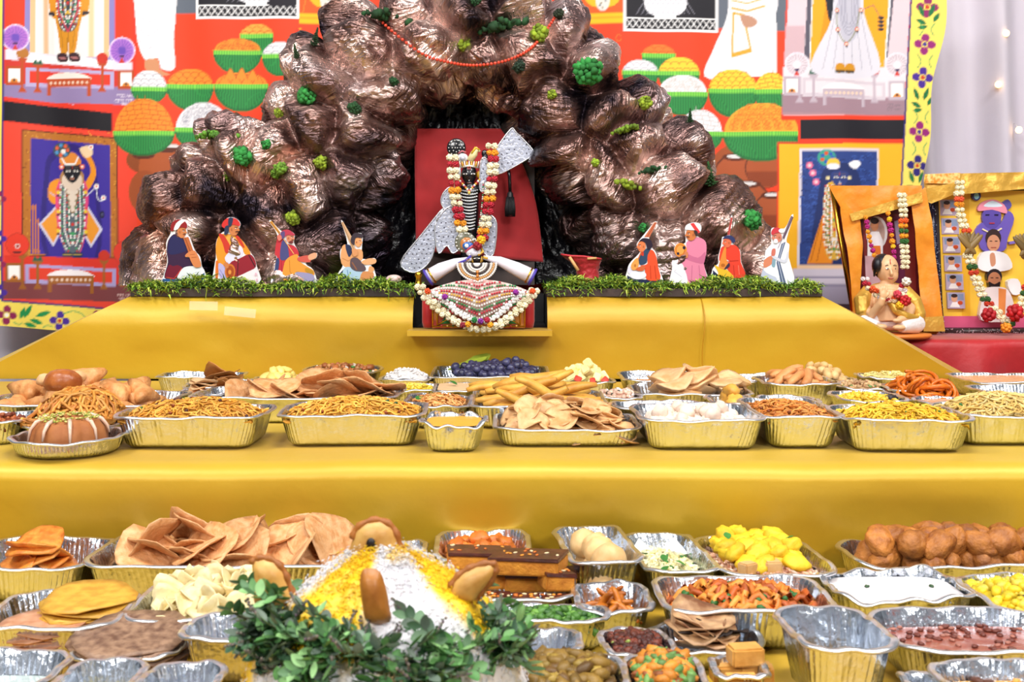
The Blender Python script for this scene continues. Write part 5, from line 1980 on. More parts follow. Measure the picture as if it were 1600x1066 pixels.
    panel('robe_wing', [(692, 326), (660, 365), (626, 410), (647, 426), (672, 408), (682, 372), (684, 345)], -0.03, seed=2)
    panel('robe_front', [(682, 346), (704, 322), (722, 340), (722, 380), (708, 396), (698, 384), (686, 396), (680, 372)], -0.035, seed=3)
    panel('robe_wing', [(754, 332), (765, 335), (776, 350), (771, 397), (757, 396), (752, 370)], -0.03, seed=4)
    panel('sash', [(768, 246), (797, 203), (806, 206), (835, 238), (828, 246), (785, 270), (774, 268)], 0.01, seed=5)
    panel('sleeve', [(706, 293), (694, 300), (689, 314), (694, 326), (706, 334), (712, 318)], -0.02, seed=6, th=0.012)
    panel('sleeve', [(752, 250), (760, 248), (764, 272), (758, 298), (750, 296), (750, 272)], -0.028, seed=7, th=0.012)


standing_idol()
CR, RD, OR, YL, PK = '#ece2c0', '#b51830', '#e89418', '#e8b818', '#b01878'
garland('flower_garland', 'cream, red and orange flower garland framing the black standing idol',
        [(707, 246), (708, 270), (711, 300), (716, 330), (722, 358), (732, 378), (744, 384), (753, 372), (758, 350), (764, 318), (767, 290), (771, 255), (768, 228)],
        3.915, [CR, RD, CR, CR, RD, OR, CR, CR, RD, RD, OR, CR], 9.0, double=True, seed=5)


def seated_idol():
    D = 3.655
    P = lambda x, y, dd=0.0: at(x, y, D + dd)
    zb = at(0, 513, D).z
    root = empty('seated_idol', (at(746, 0, D).x, D, zs_))
    tag(root, 'small seated idol in white sleeves and wide jewelled skirt on a red seat', 'idol')
    s = D / F
    # red bolstered seat with gold frame
    x0, x1 = P(676, 0).x, P(820, 0).x
    z0, z1 = zs_, P(0, 462).z
    b = MB().box(x0, x1, D - 0.01, D + 0.12, z0 + 0.0005, z1, '#8a2a1c')
    seat = put(b, 'seat', mat('seat_red', '#a03022', rough=0.5, var=(30, '#c88a30')), root, smooth=False)
    for xx in (668, 826):
        b = MB()
        c = P(xx, 0)
        b.lathe([(0.0, 0.001), (0.015, 0.001), (0.019, 0.02), (0.019, z1 - z0 - 0.02), (0.015, z1 - z0), (0, z1 - z0)], 16, (c.x, D + 0.02, z0))
        put(b, 'bolster', M_RED, root)
    b = MB()
    for (xa, ya, xb, yb) in ((676, 464, 676, 511), (820, 464, 820, 511), (676, 510, 820, 510), (683, 470, 683, 508), (813, 470, 813, 508), (683, 508, 715, 490), (813, 508, 782, 490)):
        b.tube([P(xa, ya, -0.013), P(xb, yb, -0.013)], 0.0022, 6)
    put(b, 'gold_frame', M_GOLD, root)
    b = MB()
    for (xa, ya) in ((696, 500), (800, 500)):
        b.prism(pp([(xa - 8, ya + 6), (xa, ya - 6), (xa + 8, ya + 6)], D - 0.013), D - 0.014, D - 0.0105, '#1f7a48')
    for k in range(14):
        b.ell(P(690 + k * 9, 509.5, -0.014), 0.003, 6, 4, ['#c02838', '#e8c860', '#1f7a48'][k % 3])
    b.build('painted_jewels', M_EMBR, seat)
    # torso and head
    b = MB()
    b.tube([P(745, 455), P(745, 430), P(745, 412)], [0.05, 0.036, 0.014], 14)
    b.ell(P(745, 405, -0.004), (0.0155, 0.015, 0.019), 14, 10)
    put(b, 'body', M_JETSTONE, root, remesh=0.0035)
    b = MB()
    for d in (-1, 1):
        b.ell(P(745 + d * 3.4, 404, -0.0185), (0.0042, 0.002, 0.0018), 8, 5, '#ece8e0')
        b.ell(P(745 + d * 8, 407, -0.008), (0.004, 0.004, 0.006), 8, 5, '#d8a830')
        b.tube([P(745 + d * 8, 401, -0.012), P(745 + d * 6, 411, -0.016)], 0.0022, 5, '#c89a40')
    b.tube([P(740, 411.5, -0.017), P(745, 413, -0.02), P(750, 411.5, -0.017)], 0.0016, 5, '#c88a30')
    b.tube([P(745, 403, -0.019), P(745, 408, -0.021)], 0.0018, 5, '#2a2428')
    put(b, 'face', M_BEADS, root)
    b = MB()
    b.ell(P(740, 394, -0.006), (0.026, 0.018, 0.017), 14, 9, '#e6e4ea')
    b.ell(P(741, 396, -0.022), (0.013, 0.006, 0.010), 12, 7, '#c6c4d0')
    b.tube([P(727, 394, -0.012), P(735, 387, -0.02), P(741, 383, -0.016)], 0.004, 7, '#c04a60')
    b.tube([P(747, 399, -0.02), P(755, 393, -0.016), P(752, 388, -0.01)], 0.004, 7, '#d8a838')
    for k in range(7):
        b.ell(P(734 + k * 2.6, 398.5 - 0.4 * k, -0.022), 0.0026, 6, 4, '#f4f0ea')
    put(b, 'turban', M_BEADS, root)
    b = MB()
    b.ell(P(727, 379, 0.01), (0.034, 0.006, 0.034), 22, 10, '#6a6a58')
    b.ell(P(729, 381, 0.006), (0.021, 0.006, 0.021), 18, 8, '#b8743a')
    b.ell(P(731, 384, 0.003), (0.018, 0.006, 0.014), 16, 8, '#1d5fae')
    for k in range(16):
        a = 2 * PI * k / 16
        b.ell(P(727, 379, 0.003) + Vector((0.029 * math.cos(a), 0, 0.029 * math.sin(a))), 0.0028, 6, 4, '#e8e6e0')
    b.ell(P(729, 384, -0.004), 0.007, 8, 6, '#f4f4f2')
    for k in range(4):
        b.ell(P(732 + 3.5 * k, 377 - k, -0.003), 0.003, 6, 4, '#f4f4f2')
    put(b, 'peacock_disc', M_BEADS, root)
    # sleeves with purple cuffs
    for d, ends in ((-1, [(737, 404), (712, 411), (690, 421), (669, 434)]), (1, [(755, 402), (780, 408), (806, 420), (832, 433)])):
        b = MB()
        b.tube([P(x, y, -0.012) for x, y in ends], [0.006, 0.015, 0.022, 0.025], 16)
        sl = put(b, 'sleeve', mat('white_silk', '#e9e2ec', rough=0.45, sheen=0.3, bump=(30, 0.3, 0.008)), root)
        ex, ey = ends[-1]
        b = MB()
        a, c = P(ends[2][0], ends[2][1], -0.012), P(ex, ey, -0.012)
        dd = (c - a).normalized()
        u = dd.cross(Vector((0, 1, 0))).normalized()
        w = dd.cross(u)
        ring = [c + (u * math.cos(t) + w * math.sin(t)) * 0.0255 for t in np.linspace(0, 2 * PI, 21)]
        b.tube(ring, 0.0048, 6)
        b.build('cuff', mat('purple_trim', '#4a3aa0', rough=0.5), sl)
        b = MB()
        ring = [c - dd * 0.013 + (u * math.cos(t) + w * math.sin(t)) * 0.025 for t in np.linspace(0, 2 * PI, 21)]
        b.tube(ring, 0.003, 6)
        b.build('gold_trim', M_GOLD, sl)
    b = MB()
    b.lathe([(0.0, 0), (0.013, 0.0), (0.010, 0.01), (0.008, 0.025), (0.012, 0.034), (0.010, 0.044), (0.0, 0.046)], 14, P(654, 447, -0.02))
    put(b, 'gold_staff_end', M_GOLD, root)
    b = MB()
    b.tube([P(715, 412, -0.034), P(727, 407, -0.035), P(736, 400, -0.032)], 0.0042, 6, '#4438a0')
    b.tube([P(733, 404, -0.03), P(728, 406, -0.034)], 0.005, 6, '#d8a030')
    b.tube([P(755, 402, -0.03), P(762, 404, -0.032)], 0.004, 6, '#d8a030')
    put(b, 'shoulder_trim', M_EMBR, root)
    # collar of pearls: fan of arcs
    b = MB()
    b.prism(pp(el(745, 411, 32, 28, 0, 24, 0.0, PI), D - 0.04), D - 0.04, D - 0.034, '#e8e0d8')
    for ring in range(7):
        rr = 7 + ring * 3.9
        n = int(rr * 0.85) + 4
        for k in range(n + 1):
            a = PI * k / n
            col = ['#2a2228', '#f2efe8', '#e8e4dc', '#3a2a2a', '#f2efe8', '#d8a060', '#f6f4f0'][ring]
            b.ell(P(745 + rr * math.cos(a), 412 + rr * 0.88 * math.sin(a), -0.042), 0.0036, 6, 4, col)
    for k in range(4):
        b.ell(P(746, 425 + 6 * k, -0.047), (0.005, 0.004, 0.006), 8, 5, '#c87a30')
    put(b, 'pearl_collar', M_BEADS, root)
    # jewelled skirt: bulging fan with V rows of beads
    b = MB()
    n, m = 26, 14
    V = []
    for j in range(m):
        t = j / (m - 1)
        for i in range(n):
            u = i / (n - 1) * 2 - 1
            top = 437 + 22 * abs(u) ** 2.2
            bot = 502 - 30 * abs(u) ** 1.3
            x = 747 + u * (86 - 10 * t * abs(u))
            y = top + (bot - top) * t
            V.append(tuple(P(x, y, -0.03 - 0.035 * math.sin(PI * (0.15 + 0.7 * t)) * (1 - 0.5 * u * u))))
    b.add(V, [(j * n + i, (j + 1) * n + i, (j + 1) * n + i + 1, j * n + i + 1) for j in range(m - 1) for i in range(n - 1)], '#c8beb4')
    put(b, 'skirt', mat('skirt_brocade', '#d2c4b8', rough=0.5, var=(60, '#a84a4a'), bump=(120, 0.4, 0.004)), root)
    b = MB()
    rows = ['#e8e4de', '#c42840', '#1f8a4a', '#f0ece6', '#c42840', '#d8a838', '#f0ece6', '#1f8a4a', '#c42840', '#f2eee8', '#1f8a4a', '#c42840', '#f6f2ec']
    for k, col in enumerate(rows):
        t = (k + 0.6) / len(rows)
        for i in range(44):
            u = i / 43 * 2 - 1
            top = 437 + 22 * abs(u) ** 2.2
            bot = 502 - 30 * abs(u) ** 1.3
            # V-shaped rows: deeper in the middle
            tt = t * 1.28 - 0.34 * abs(u)
            if tt < 0.02 or tt > 0.99:
                continue
            x = 747 + u * (86 - 10 * tt * abs(u))
            y = top + (bot - top) * tt
            b.ell(P(x, y, -0.033 - 0.035 * math.sin(PI * (0.15 + 0.7 * tt)) * (1 - 0.5 * u * u)), 0.0037, 5, 4, col if (i + k) % 5 else '#f4f0e8')
    put(b, 'skirt_beads', M_BEADS, root)


seated_idol()
garland('flower_garland', 'thick cream bud garland with bright flowers hanging round the seated idol',
        [(657, 448), (664, 462), (676, 474), (688, 486), (704, 497), (722, 507), (742, 514), (758, 515), (776, 509), (792, 499), (806, 488), (818, 474), (830, 462), (840, 446)],
        3.565, [CR, CR, '#f2ead0', CR, CR], 8.6, double=True, doff=0.012, seed=8)
garland('flower_garland', 'fine white flower rope across the jewelled skirt of the seated idol',
        [(680, 458), (700, 474), (716, 488), (735, 499), (750, 503), (768, 499), (786, 486), (802, 470), (816, 456)],
        3.552, ['#f2f0ee', '#f6f4f2', '#e8e6ea'], 6.0, double=True, seed=9)
for i, (x, y, col, lab) in enumerate([(668, 455, '#e0521c', 'orange marigold at the left shoulder of the seated idol'), (695, 464, '#8a2090', 'purple flower on the left of the jewelled skirt'),
                                      (806, 457, '#8a2090', 'purple flower on the right of the jewelled skirt'), (832, 455, '#e0521c', 'orange marigold at the right shoulder of the seated idol'),
                                      (741, 500, '#1f7a3c', 'green flower left of the garland centre on the idol skirt'), (751, 502, '#7a1f8a', 'purple centre flower of the garland on the idol skirt'), (761, 500, '#a81838', 'crimson flower right of the garland centre on the idol skirt'),
                                      (723, 508, '#8a1430', 'dark red flower low on the bud garland'), (731, 507, '#e8a018', 'yellow flower low on the left of the bud garland'), (766, 508, '#e8a018', 'yellow flower low on the right of the bud garland'),
                                      (752, 375, '#e8b018', 'yellow flower cluster above the seated idol turban'), (746, 384, '#8a1020', 'deep red rose above the seated idol turban')]):
    o = inst('flower', blossom_mesh(col), None, Matrix.Translation(at(x, y, 3.535 if i < 10 else 3.63)) @ Matrix.Rotation(i, 4, 'X') @ Matrix.Scale(0.0105 if i < 10 else 0.016, 4))
    tag(o, lab, 'flower', 'flowers on the seated idol')
# ---------------------------------------------------------------- framed pictures and statue on the red table
def small_frame():
    D = 4.20
    root = empty('framed_picture', (at(1390, 0, D).x, D, RT_Z))
    tag(root, 'gold framed portrait under orange cloth, behind the seated statue', 'picture')
    corners = [(1299, 293), (1432, 296), (1462, 512), (1338, 508)]
    P = [at(x, y, D) for x, y in corners]
    P[2].z = P[3].z = RT_Z + 0.004
    b = MB().prism([(p.x, p.z) for p in P], D, D + 0.015, '#4a1420')
    put(b, 'backing', mat('maroon_print', '#5a1a20', rough=0.25), root, smooth=False)
    b = MB()
    for i in range(4):
        b.tube([P[i] + Vector((0, -0.004, 0)), P[(i + 1) % 4] + Vector((0, -0.004, 0))], 0.009, 6)
    put(b, 'frame', M_GOLD, root)
    b = MB()
    Pz = lambda x, y, k: at(x, y, D - 0.0015 * (k + 1))
    sh = [('#7a2a28', [(1348, 335), (1428, 335), (1432, 470), (1352, 470)]), ('#d8d2d4', el(1370, 364, 17, 26)), ('#b89a90', el(1370, 364, 13, 22)), ('#c98a64', el(1367, 352, 6, 9)), ('#2a1a1a', el(1367, 345, 6.5, 5)),
          ('#e8e4e8', [(1356, 372), (1362, 362), (1374, 362), (1380, 376), (1380, 400), (1356, 400)]), ('#d8742a', [(1364, 384), (1376, 384), (1377, 398), (1364, 398)]), ('#c8a0a8', [(1352, 400), (1392, 400), (1394, 450), (1354, 450)]),
          ('#5a1a3a', [(1396, 338), (1410, 338), (1416, 450), (1400, 450)]), ('#8a7a90', [(1398, 346), (1404, 344), (1408, 380), (1402, 382)])]
    for k, (c, q) in enumerate(sh):
        b.prism([(v.x, v.z) for v in (Pz(x, y, k) for x, y in q)], D - 0.001 * (k + 1), D - 0.0005, c)
    put(b, 'portrait_print', M_PAINTG, root, smooth=False)


small_frame()
M_ORANGE = mat('orange_cloth', '#e8921c', rough=0.45, sheen=0.3, var=(9, '#dc7f14'), bump=(14, 0.35, 0.02))


def orange_drape():
    D = 4.16
    root = empty('orange_shawl', (at(1390, 0, D).x, D, RT_Z))
    tag(root, 'orange gold-bordered shawl draped over the small framed picture', 'shawl')
    put(ribbon([(1294, 290), (1310, 318), (1326, 344)], [(1440, 290), (1440, 306), (1442, 318)], D, 0.02, 16, 30, 3), 'top_fold', M_ORANGE, root)
    put(ribbon([(1310, 308), (1320, 370), (1328, 430), (1334, 500)], [(1344, 340), (1348, 380), (1345, 430), (1340, 505)], D - 0.015, 0.02, 24, 12, 5), 'left_fall', M_ORANGE, root)
    put(ribbon([(1424, 312), (1430, 370), (1436, 430), (1440, 500)], [(1446, 292), (1456, 350), (1466, 430), (1474, 506)], D - 0.012, 0.018, 26, 14, 7), 'right_fall', M_ORANGE, root)
    put(ribbon([(1328, 334), (1332, 346)], [(1440, 300), (1442, 316)], D - 0.022, 0.008, 6, 24, 8), 'gold_border', M_GOLDCLOTH, root)
    put(ribbon([(1441, 496), (1443, 518)], [(1474, 494), (1477, 518)], D - 0.022, 0.008, 6, 8, 9), 'gold_hem', M_GOLDCLOTH, root)


orange_drape()
garland('flower_garland', 'marigold and magenta garland hanging down the small framed picture on its left side', [(1353, 340), (1356, 360), (1360, 380), (1366, 400)], 4.12, [OR, PK, PK, OR, OR], 6.5, seed=3)
garland('flower_garland', 'orange and magenta garland over the middle of the small framed picture', [(1388, 334), (1392, 360), (1396, 390), (1398, 412), (1400, 432)], 4.12, [OR, YL, PK, PK, OR], 7.5, seed=4)
garland('flower_garland', 'white bud garland with orange flowers on the orange shawl', [(1409, 305), (1411, 330), (1412, 352), (1413, 380), (1414, 400), (1415, 425)], 4.11, [CR, CR, CR, CR, CR, '#e05a1c', OR, '#2a6a2c', OR, '#2a6a2c'], 7.0, double=True, seed=5)


def statue():
    D = 4.0
    zb = RT_Z
    root = empty('seated_statue', (at(1392, 0, D).x, D, zb))
    tag(root, 'seated holy man statue with raised palm, gold shawl and flower garlands', 'statue')
    P = lambda x, y, dd=0.0: at(x, y, D + dd)
    SK = mat('statue_skin', '#e0b083', rough=0.35, sub=0.05)
    b = MB()
    # head, turned a little to the right
    b.ell(P(1386, 420), (0.038, 0.040, 0.049), 18, 14)
    b.ell(P(1391, 431, -0.012), (0.027, 0.027, 0.026), 14, 10)
    b.ell(P(1393, 428, -0.044), (0.0065, 0.009, 0.008), 8, 6)
    b.tube([P(1391, 419, -0.040), P(1393.5, 428, -0.047)], [0.0035, 0.006], 8)
    b.ell(P(1367, 423, 0.004), (0.007, 0.012, 0.014), 10, 8)
    b.tube([P(1385, 440), P(1386, 455)], [0.023, 0.026], 12)
    # torso
    b.tube([P(1386, 452), P(1385, 470), P(1386, 500)], [0.05, 0.062, 0.068], 16)
    b.ell(P(1386, 456), (0.072, 0.04, 0.03), 14, 9)
    # right arm of the figure: raised palm; the other resting
    b.tube([P(1362, 458), P(1352, 480, -0.03), P(1362, 492, -0.06), P(1376, 474, -0.09), P(1379, 466, -0.095)], [0.021, 0.019, 0.017, 0.014, 0.012], 10)
    b.ell(P(1380, 461, -0.097), (0.014, 0.007, 0.016), 12, 8)
    for k, (dx, l) in enumerate(((-4.6, 9), (-1.6, 11), (1.5, 10.5), (4.4, 8.5))):
        b.tube([P(1380 + dx, 457, -0.097), P(1380 + dx * 1.25, 457 - l * .55, -0.098), P(1380 + dx * 1.35, 456 - l, -0.094)], [0.0036, 0.0034, 0.0026], 7)
    b.tube([P(1385, 464, -0.097), P(1389, 460, -0.1), P(1390, 455, -0.1)], [0.0045, 0.004, 0.003], 7)
    b.tube([P(1410, 458), P(1424, 480, -0.03), P(1418, 496, -0.07), P(1404, 500, -0.09)], [0.021, 0.019, 0.016, 0.012], 10)
    b.ell(P(1401, 501, -0.095), (0.016, 0.012, 0.008), 10, 7)
    # feet under the folded legs
    b.ell(P(1376, 511, -0.10), (0.024, 0.014, 0.011), 10, 7)
    b.ell(P(1405, 512, -0.10), (0.024, 0.014, 0.010), 10, 7)
    put(b, 'body', SK, root, remesh=0.0028)
    # hair: bald crown with black sides
    b = MB()
    b.ell(P(1379, 416, 0.012), (0.036, 0.040, 0.044), 18, 12, '#15121a')
    b.ell(P(1370, 414, -0.012), (0.016, 0.024, 0.026), 12, 9, '#15121a')
    b.tube([P(1367, 420, -0.01), P(1366, 432, 0.0)], [0.006, 0.003], 7, '#15121a')
    put(b, 'hair', M_EMBR, root)
    b = MB()
    for (x, w) in ((1386.5, 1.0), (1398, 0.8)):
        b.ell(P(x, 420, -0.0385 if x < 1390 else -0.032), (0.0062 * w, 0.003, 0.003), 10, 6, '#f4efe8')
        b.ell(P(x + 1, 420, -0.041 if x < 1390 else -0.0345), (0.0025, 0.002, 0.0026), 8, 5, '#181214')
        b.tube([P(x - 3.2, 415.5, -0.036), P(x, 414, -0.039), P(x + 3, 415.5, -0.035)], 0.0012, 5, '#2a1c18')
    b.tube([P(1388, 434.5, -0.036), P(1393, 435.5, -0.039), P(1397, 434.5, -0.034)], 0.002, 5, '#c05a50')
    b.tube([P(1391, 405, -0.034), P(1391.5, 413, -0.04)], 0.0014, 5, '#d04a38')
    put(b, 'face', M_EMBR, root)
    # white dhoti: crossed legs, one surface
    b = MB()
    b.tube([P(1375, 500), P(1350, 507, -0.05), P(1372, 511, -0.09)], [0.036, 0.032, 0.020], 12)
    b.tube([P(1400, 500), P(1432, 507, -0.05), P(1408, 511, -0.09)], [0.036, 0.032, 0.020], 12)
    b.ell(P(1390, 505, 0.0), (0.08, 0.055, 0.026), 16, 9)
    put(b, 'dhoti', mat('dhoti_white', '#eae2e2', rough=0.6, bump=(50, 0.5, 0.008)), root, remesh=0.0032)
    # gold shawl over the shoulders
    b = MB()
    b.tube([P(1358, 452, 0.01), P(1347, 470, -0.02), P(1348, 488, -0.035), P(1360, 497, -0.04)], [0.022, 0.030, 0.026, 0.012], 12)
    b.tube([P(1412, 452, 0.01), P(1428, 472, -0.02), P(1436, 492, -0.03), P(1438, 508, -0.03)], [0.022, 0.028, 0.024, 0.014], 12)
    b.ell(P(1386, 454, 0.02), (0.075, 0.035, 0.03), 14, 9)
    b.tube([P(1390, 470, -0.062), P(1400, 484, -0.075), P(1414, 494, -0.078), P(1436, 498, -0.05)], [0.012, 0.016, 0.016, 0.010], 10)
    put(b, 'gold_shawl', M_GOLDCLOTH, root, remesh=0.003)
    b = MB()
    b.lathe([(0.0, 0.0), (0.115, 0.0), (0.128, 0.008), (0.125, 0.016), (0.0, 0.017)], 36, (at(1394, 0, D).x, D - 0.02, zb + 0.001), sy=0.75)
    put(b, 'plinth', mat('orange_plinth', '#dd7a30', rough=0.4), root)


statue()
garland('flower_garland', 'red and white petal garland round the neck of the seated statue', [(1352, 436), (1356, 446), (1366, 456), (1376, 464), (1392, 470), (1404, 462), (1412, 450), (1413, 440)], 3.918, ['#e8d8d8', RD, '#e8d0b0', '#e0541c', CR], 7.0, double=True, seed=11)
for i, (x, y, col, s, lab) in enumerate([(1414, 470, '#b8141c', 13, 'big red rose in the lap of the seated statue'), (1402, 460, '#c8384a', 9, 'pinkish red rose above the big rose on the statue'), (1416, 440, '#e8e0d4', 10, 'white blossom cluster at the shoulder of the seated statue'), (1406, 477, '#e8b018', 9, 'yellow flower under the big rose on the statue'), (1364, 452, '#d8501c', 8, 'orange flower by the raised arm of the statue')]):
    o = inst('flower', blossom_mesh(col), None, Matrix.Translation(at(x, y, 3.905)) @ Matrix.Rotation(i * 1.7, 4, 'X') @ Matrix.Scale(s / F * 3.86 * 0.8, 4))
    tag(o, lab, 'flower', 'flowers on the seated statue')


def large_frame():
    D = 4.26
    root = empty('framed_picture', (at(1550, 0, D).x, D, RT_Z))
    tag(root, 'large portrait collage in a dark sequined frame on the red table, at right', 'picture')
    x0, x1, y0, y1 = 1462, 1655, 292, 522
    P = [at(x0 - 10, y0, D), at(x1, y0, D), at(x1, y1, D), at(x0 + 8, y1, D)]
    P[2].z = P[3].z = RT_Z + 0.006
    b = MB().prism([(p.x, p.z) for p in P], D, D + 0.02)
    put(b, 'backing', mat('frame_back', '#2a2028', rough=0.6), root, smooth=False)
    b = MB()
    r = random.Random(3)
    ring = [p + Vector((0, -0.006, 0)) for p in P]
    for i in range(4):
        b.tube([ring[i], ring[(i + 1) % 4]], 0.0125, 8, '#141a3a' if i != 2 else '#3a2a2a')
        for k in range(120):
            q = ring[i].lerp(ring[(i + 1) % 4], r.random()) + Vector((r.uniform(-.01, .01), -0.013, r.uniform(-.01, .01)))
            b.ell(q, 0.0016, 5, 3, '#c8d0e8' if i != 2 else '#e8c0c8')
    put(b, 'frame', M_PAINTG, root)
    sh = [('#f0c244', [(1466, 298), (1652, 298), (1652, 510), (1474, 510)]), ('#e8b030', [(1500, 298), (1514, 298), (1516, 510), (1503, 510)]), ('#d05a80', [(1474, 494), (1652, 494), (1652, 512), (1475, 512)])]
    for k in range(6):
        y = 312 + k * 29
        x = 1468 + k * 2
        sh += [('#b8a8c0', [(x, y), (x + 27, y), (x + 28, y + 25), (x + 1, y + 25)]), ('#8a98b8', [(x + 2, y + 2), (x + 25, y + 2), (x + 26, y + 12), (x + 3, y + 12)]), ('#d8a080', el(x + 11, y + 9, 5, 6)), ('#3a2a2a', el(x + 11, y + 5, 5, 3)), ('#f0ecec', [(x + 4, y + 23), (x + 8, y + 15), (x + 16, y + 15), (x + 20, y + 23)]), ('#c8502a', el(x + 20, y + 16, 4, 3))]
    # blue-skinned flute deity
    sh += [('#6a58b0', S((1520, 365), (1532, 348), (1560, 350), (1572, 330), (1582, 342), (1572, 372), (1566, 392), (1534, 392), (1526, 375))), ('#5a4aa0', el(1547, 340, 15, 18)), ('#5a5098', S((1562, 320), (1572, 312), (1578, 322), (1568, 330))),
           ('#e08aa0', S((1526, 330), (1530, 318), (1548, 312), (1566, 320), (1570, 334), (1548, 328))), ('#cfe0f0', S((1534, 322), (1548, 314), (1564, 322), (1548, 324))), ('#3a3a70', el(1523, 306, 7, 8)), ('#8ac0d0', el(1523, 307, 4, 5)),
           ('#1a1430', stroke([(1537, 336), (1543, 336)], 1.6)), ('#1a1430', stroke([(1551, 336), (1557, 336)], 1.6)), ('#b03a4a', stroke([(1543, 349), (1551, 349)], 1.8)), ('#e8d8b0', stroke([(1532, 358), (1547, 366), (1562, 357)], 2.2)), ('#7a68b8', stroke([(1574, 380), (1586, 378)], 4))]
    # person in white with joined hands
    sh += [('#3a2a2a', el(1549, 372, 12, 14)), ('#c98e70', el(1549, 380, 10, 13)), ('#2a1c1c', stroke([(1543, 377), (1547, 377)], 1.3)), ('#2a1c1c', stroke([(1551, 377), (1555, 377)], 1.3)), ('#9a4a40', stroke([(1545, 387), (1553, 387)], 1.4)),
           ('#eceaee', S((1530, 396), (1549, 392), (1570, 398), (1578, 418), (1560, 424), (1536, 424), (1524, 416))), ('#c98e70', S((1543, 398), (1550, 396), (1552, 412), (1545, 416)))]
    # bearded man with orange scarf
    sh += [('#2a2024', el(1550, 432, 12, 12)), ('#b87a58', el(1550, 437, 10, 12)), ('#241a1c', S((1541, 440), (1550, 444), (1559, 440), (1556, 452), (1544, 452))), ('#1a1214', stroke([(1544, 434), (1548, 434)], 1.3)), ('#1a1214', stroke([(1552, 434), (1556, 434)], 1.3)),
           ('#e8dcdc', S((1536, 452), (1550, 448), (1570, 452), (1580, 476), (1578, 500), (1530, 500), (1530, 470))), ('#e08a4a', [(1556, 450), (1568, 452), (1566, 498), (1556, 498)]), ('#f2f0f2', S((1570, 440), (1586, 436), (1592, 456), (1578, 460)))]
    b = MB()
    for k, (c, q) in enumerate(sh):
        b.prism(pp(q, D - 0.001), D - 0.002 - 0.00035 * k, D - 0.0005, c)
    put(b, 'collage_print', M_PAINTG, root, smooth=False)


large_frame()


def gold_drape():
    D = 4.2
    root = empty('gold_shawl', (at(1540, 0, D).x, D, RT_Z))
    tag(root, 'gold and orange dotted cloth draped over the top of the large collage frame', 'shawl')
    put(ribbon([(1446, 272), (1444, 290), (1450, 308)], [(1640, 268), (1640, 280), (1640, 292)], D, 0.02, 10, 50, 3), 'gold_band', M_GOLDCLOTH, root)
    put(ribbon([(1450, 272), (1446, 286)], [(1500, 270), (1498, 288)], D - 0.015, 0.008, 6, 14, 5), 'orange_band', mat('orange_dotted', '#e0841c', rough=0.4, var=(90, '#f2d888')), root)
    put(ribbon([(1442, 296), (1446, 312), (1456, 318)], [(1508, 282), (1505, 292), (1500, 300)], D - 0.02, 0.012, 8, 16, 6), 'hanging_end', M_GOLDCLOTH, root)


gold_drape()
garland('flower_garland', 'white and orange bud garland at the left side of the collage frame', [(1500, 285), (1498, 310), (1500, 330), (1506, 352), (1510, 362)], 4.12, [CR, CR, CR, '#d8502a', OR, CR], 7.5, double=True, seed=21)
garland('flower_garland', 'white bud garland with leaves sweeping to the lower middle of the collage frame', [(1512, 400), (1520, 420), (1528, 445), (1538, 466), (1552, 482), (1566, 498), (1578, 506), (1592, 490), (1600, 465), (1606, 440)], 4.12, [CR, CR, '#2a5a24', '#c8381c', CR, CR], 8.0, double=True, seed=22)
for i, (x, y, col, s, lab) in enumerate([(1545, 492, '#a8101c', 15, 'large red rose at the foot of the collage frame, left one'), (1586, 488, '#b8141c', 17, 'large red rose at the foot of the collage frame, right one'), (1572, 512, '#e8921c', 11, 'orange marigold on the red table below the collage frame')]):
    o = inst('flower', blossom_mesh(col), None, Matrix.Translation(at(x, y, 4.1)) @ Matrix.Rotation(i * 1.7, 4, 'X') @ Matrix.Scale(s / F * 4.1 * .85, 4))
    tag(o, lab, 'flower', 'flowers at the collage frame')
for i, (x, y, lab) in enumerate([(1514, 382, 'dry brown leaf pod hanging at the left of the collage'), (1600, 385, 'dry brown leaf pod hanging at the right edge of the collage')]):
    b = MB()
    r = random.Random(i)
    for k in range(7):
        a = (k - 3) * 0.25
        b.ell((0.012 * math.sin(a * 2), -0.004 * abs(k - 3), 0), (0.012, 0.006, 0.048), 8, 8, tuple(np.array(lin('#7a6238')) * r.uniform(0.6, 1.3)), rot=(0, a, 0))
    o = b.build('dry_leaf_pod', M_EMBR, loc=at(x, y, 4.12))
    tag(o, lab, 'leaf pod', 'dry pods on the collage frame')
# ---------------------------------------------------------------- foil trays
def rrect(a, b, r, n):
    """n points round a rounded rectangle of half sizes a, b, with outward normals"""
    r = min(r, a * 0.999, b * 0.999)
    segs = [('l', 2 * (b - r)), ('c', PI * r / 2), ('l', 2 * (a - r)), ('c', PI * r / 2)] * 2
    tot = sum(s[1] for s in segs)
    pts, nor, cor = [], [], []
    starts = [((a, -(b - r)), (0, 1)), None, ((a - r, b), (-1, 0)), None, ((-a, b - r), (0, -1)), None, ((-(a - r), -b), (1, 0)), None]
    cc = {1: (a - r, b - r, 0), 3: (-(a - r), b - r, PI / 2), 5: (-(a - r), -(b - r), PI), 7: (a - r, -(b - r), 3 * PI / 2)}
    for k in range(n):
        s = tot * k / n
        i = 0
        while s > segs[i][1] and i < 7:
            s -= segs[i][1]
            i += 1
        if i % 2 == 0:
            (x, y), (dx, dy) = starts[i]
            pts.append((x + dx * s, y + dy * s))
            nor.append((dy, -dx))
            cor.append(0)
        else:
            x, y, a0 = cc[i]
            an = a0 + s / max(r, 1e-6)
            pts.append((x + r * math.cos(an), y + r * math.sin(an)))
            nor.append((math.cos(an), math.sin(an)))
            cor.append(1)
    return np.array(pts), np.array(nor), np.array(cor)


TIERH = {'m': EYE - Z_MID, 'l': EYE - Z_LOW}
TRAYS = []


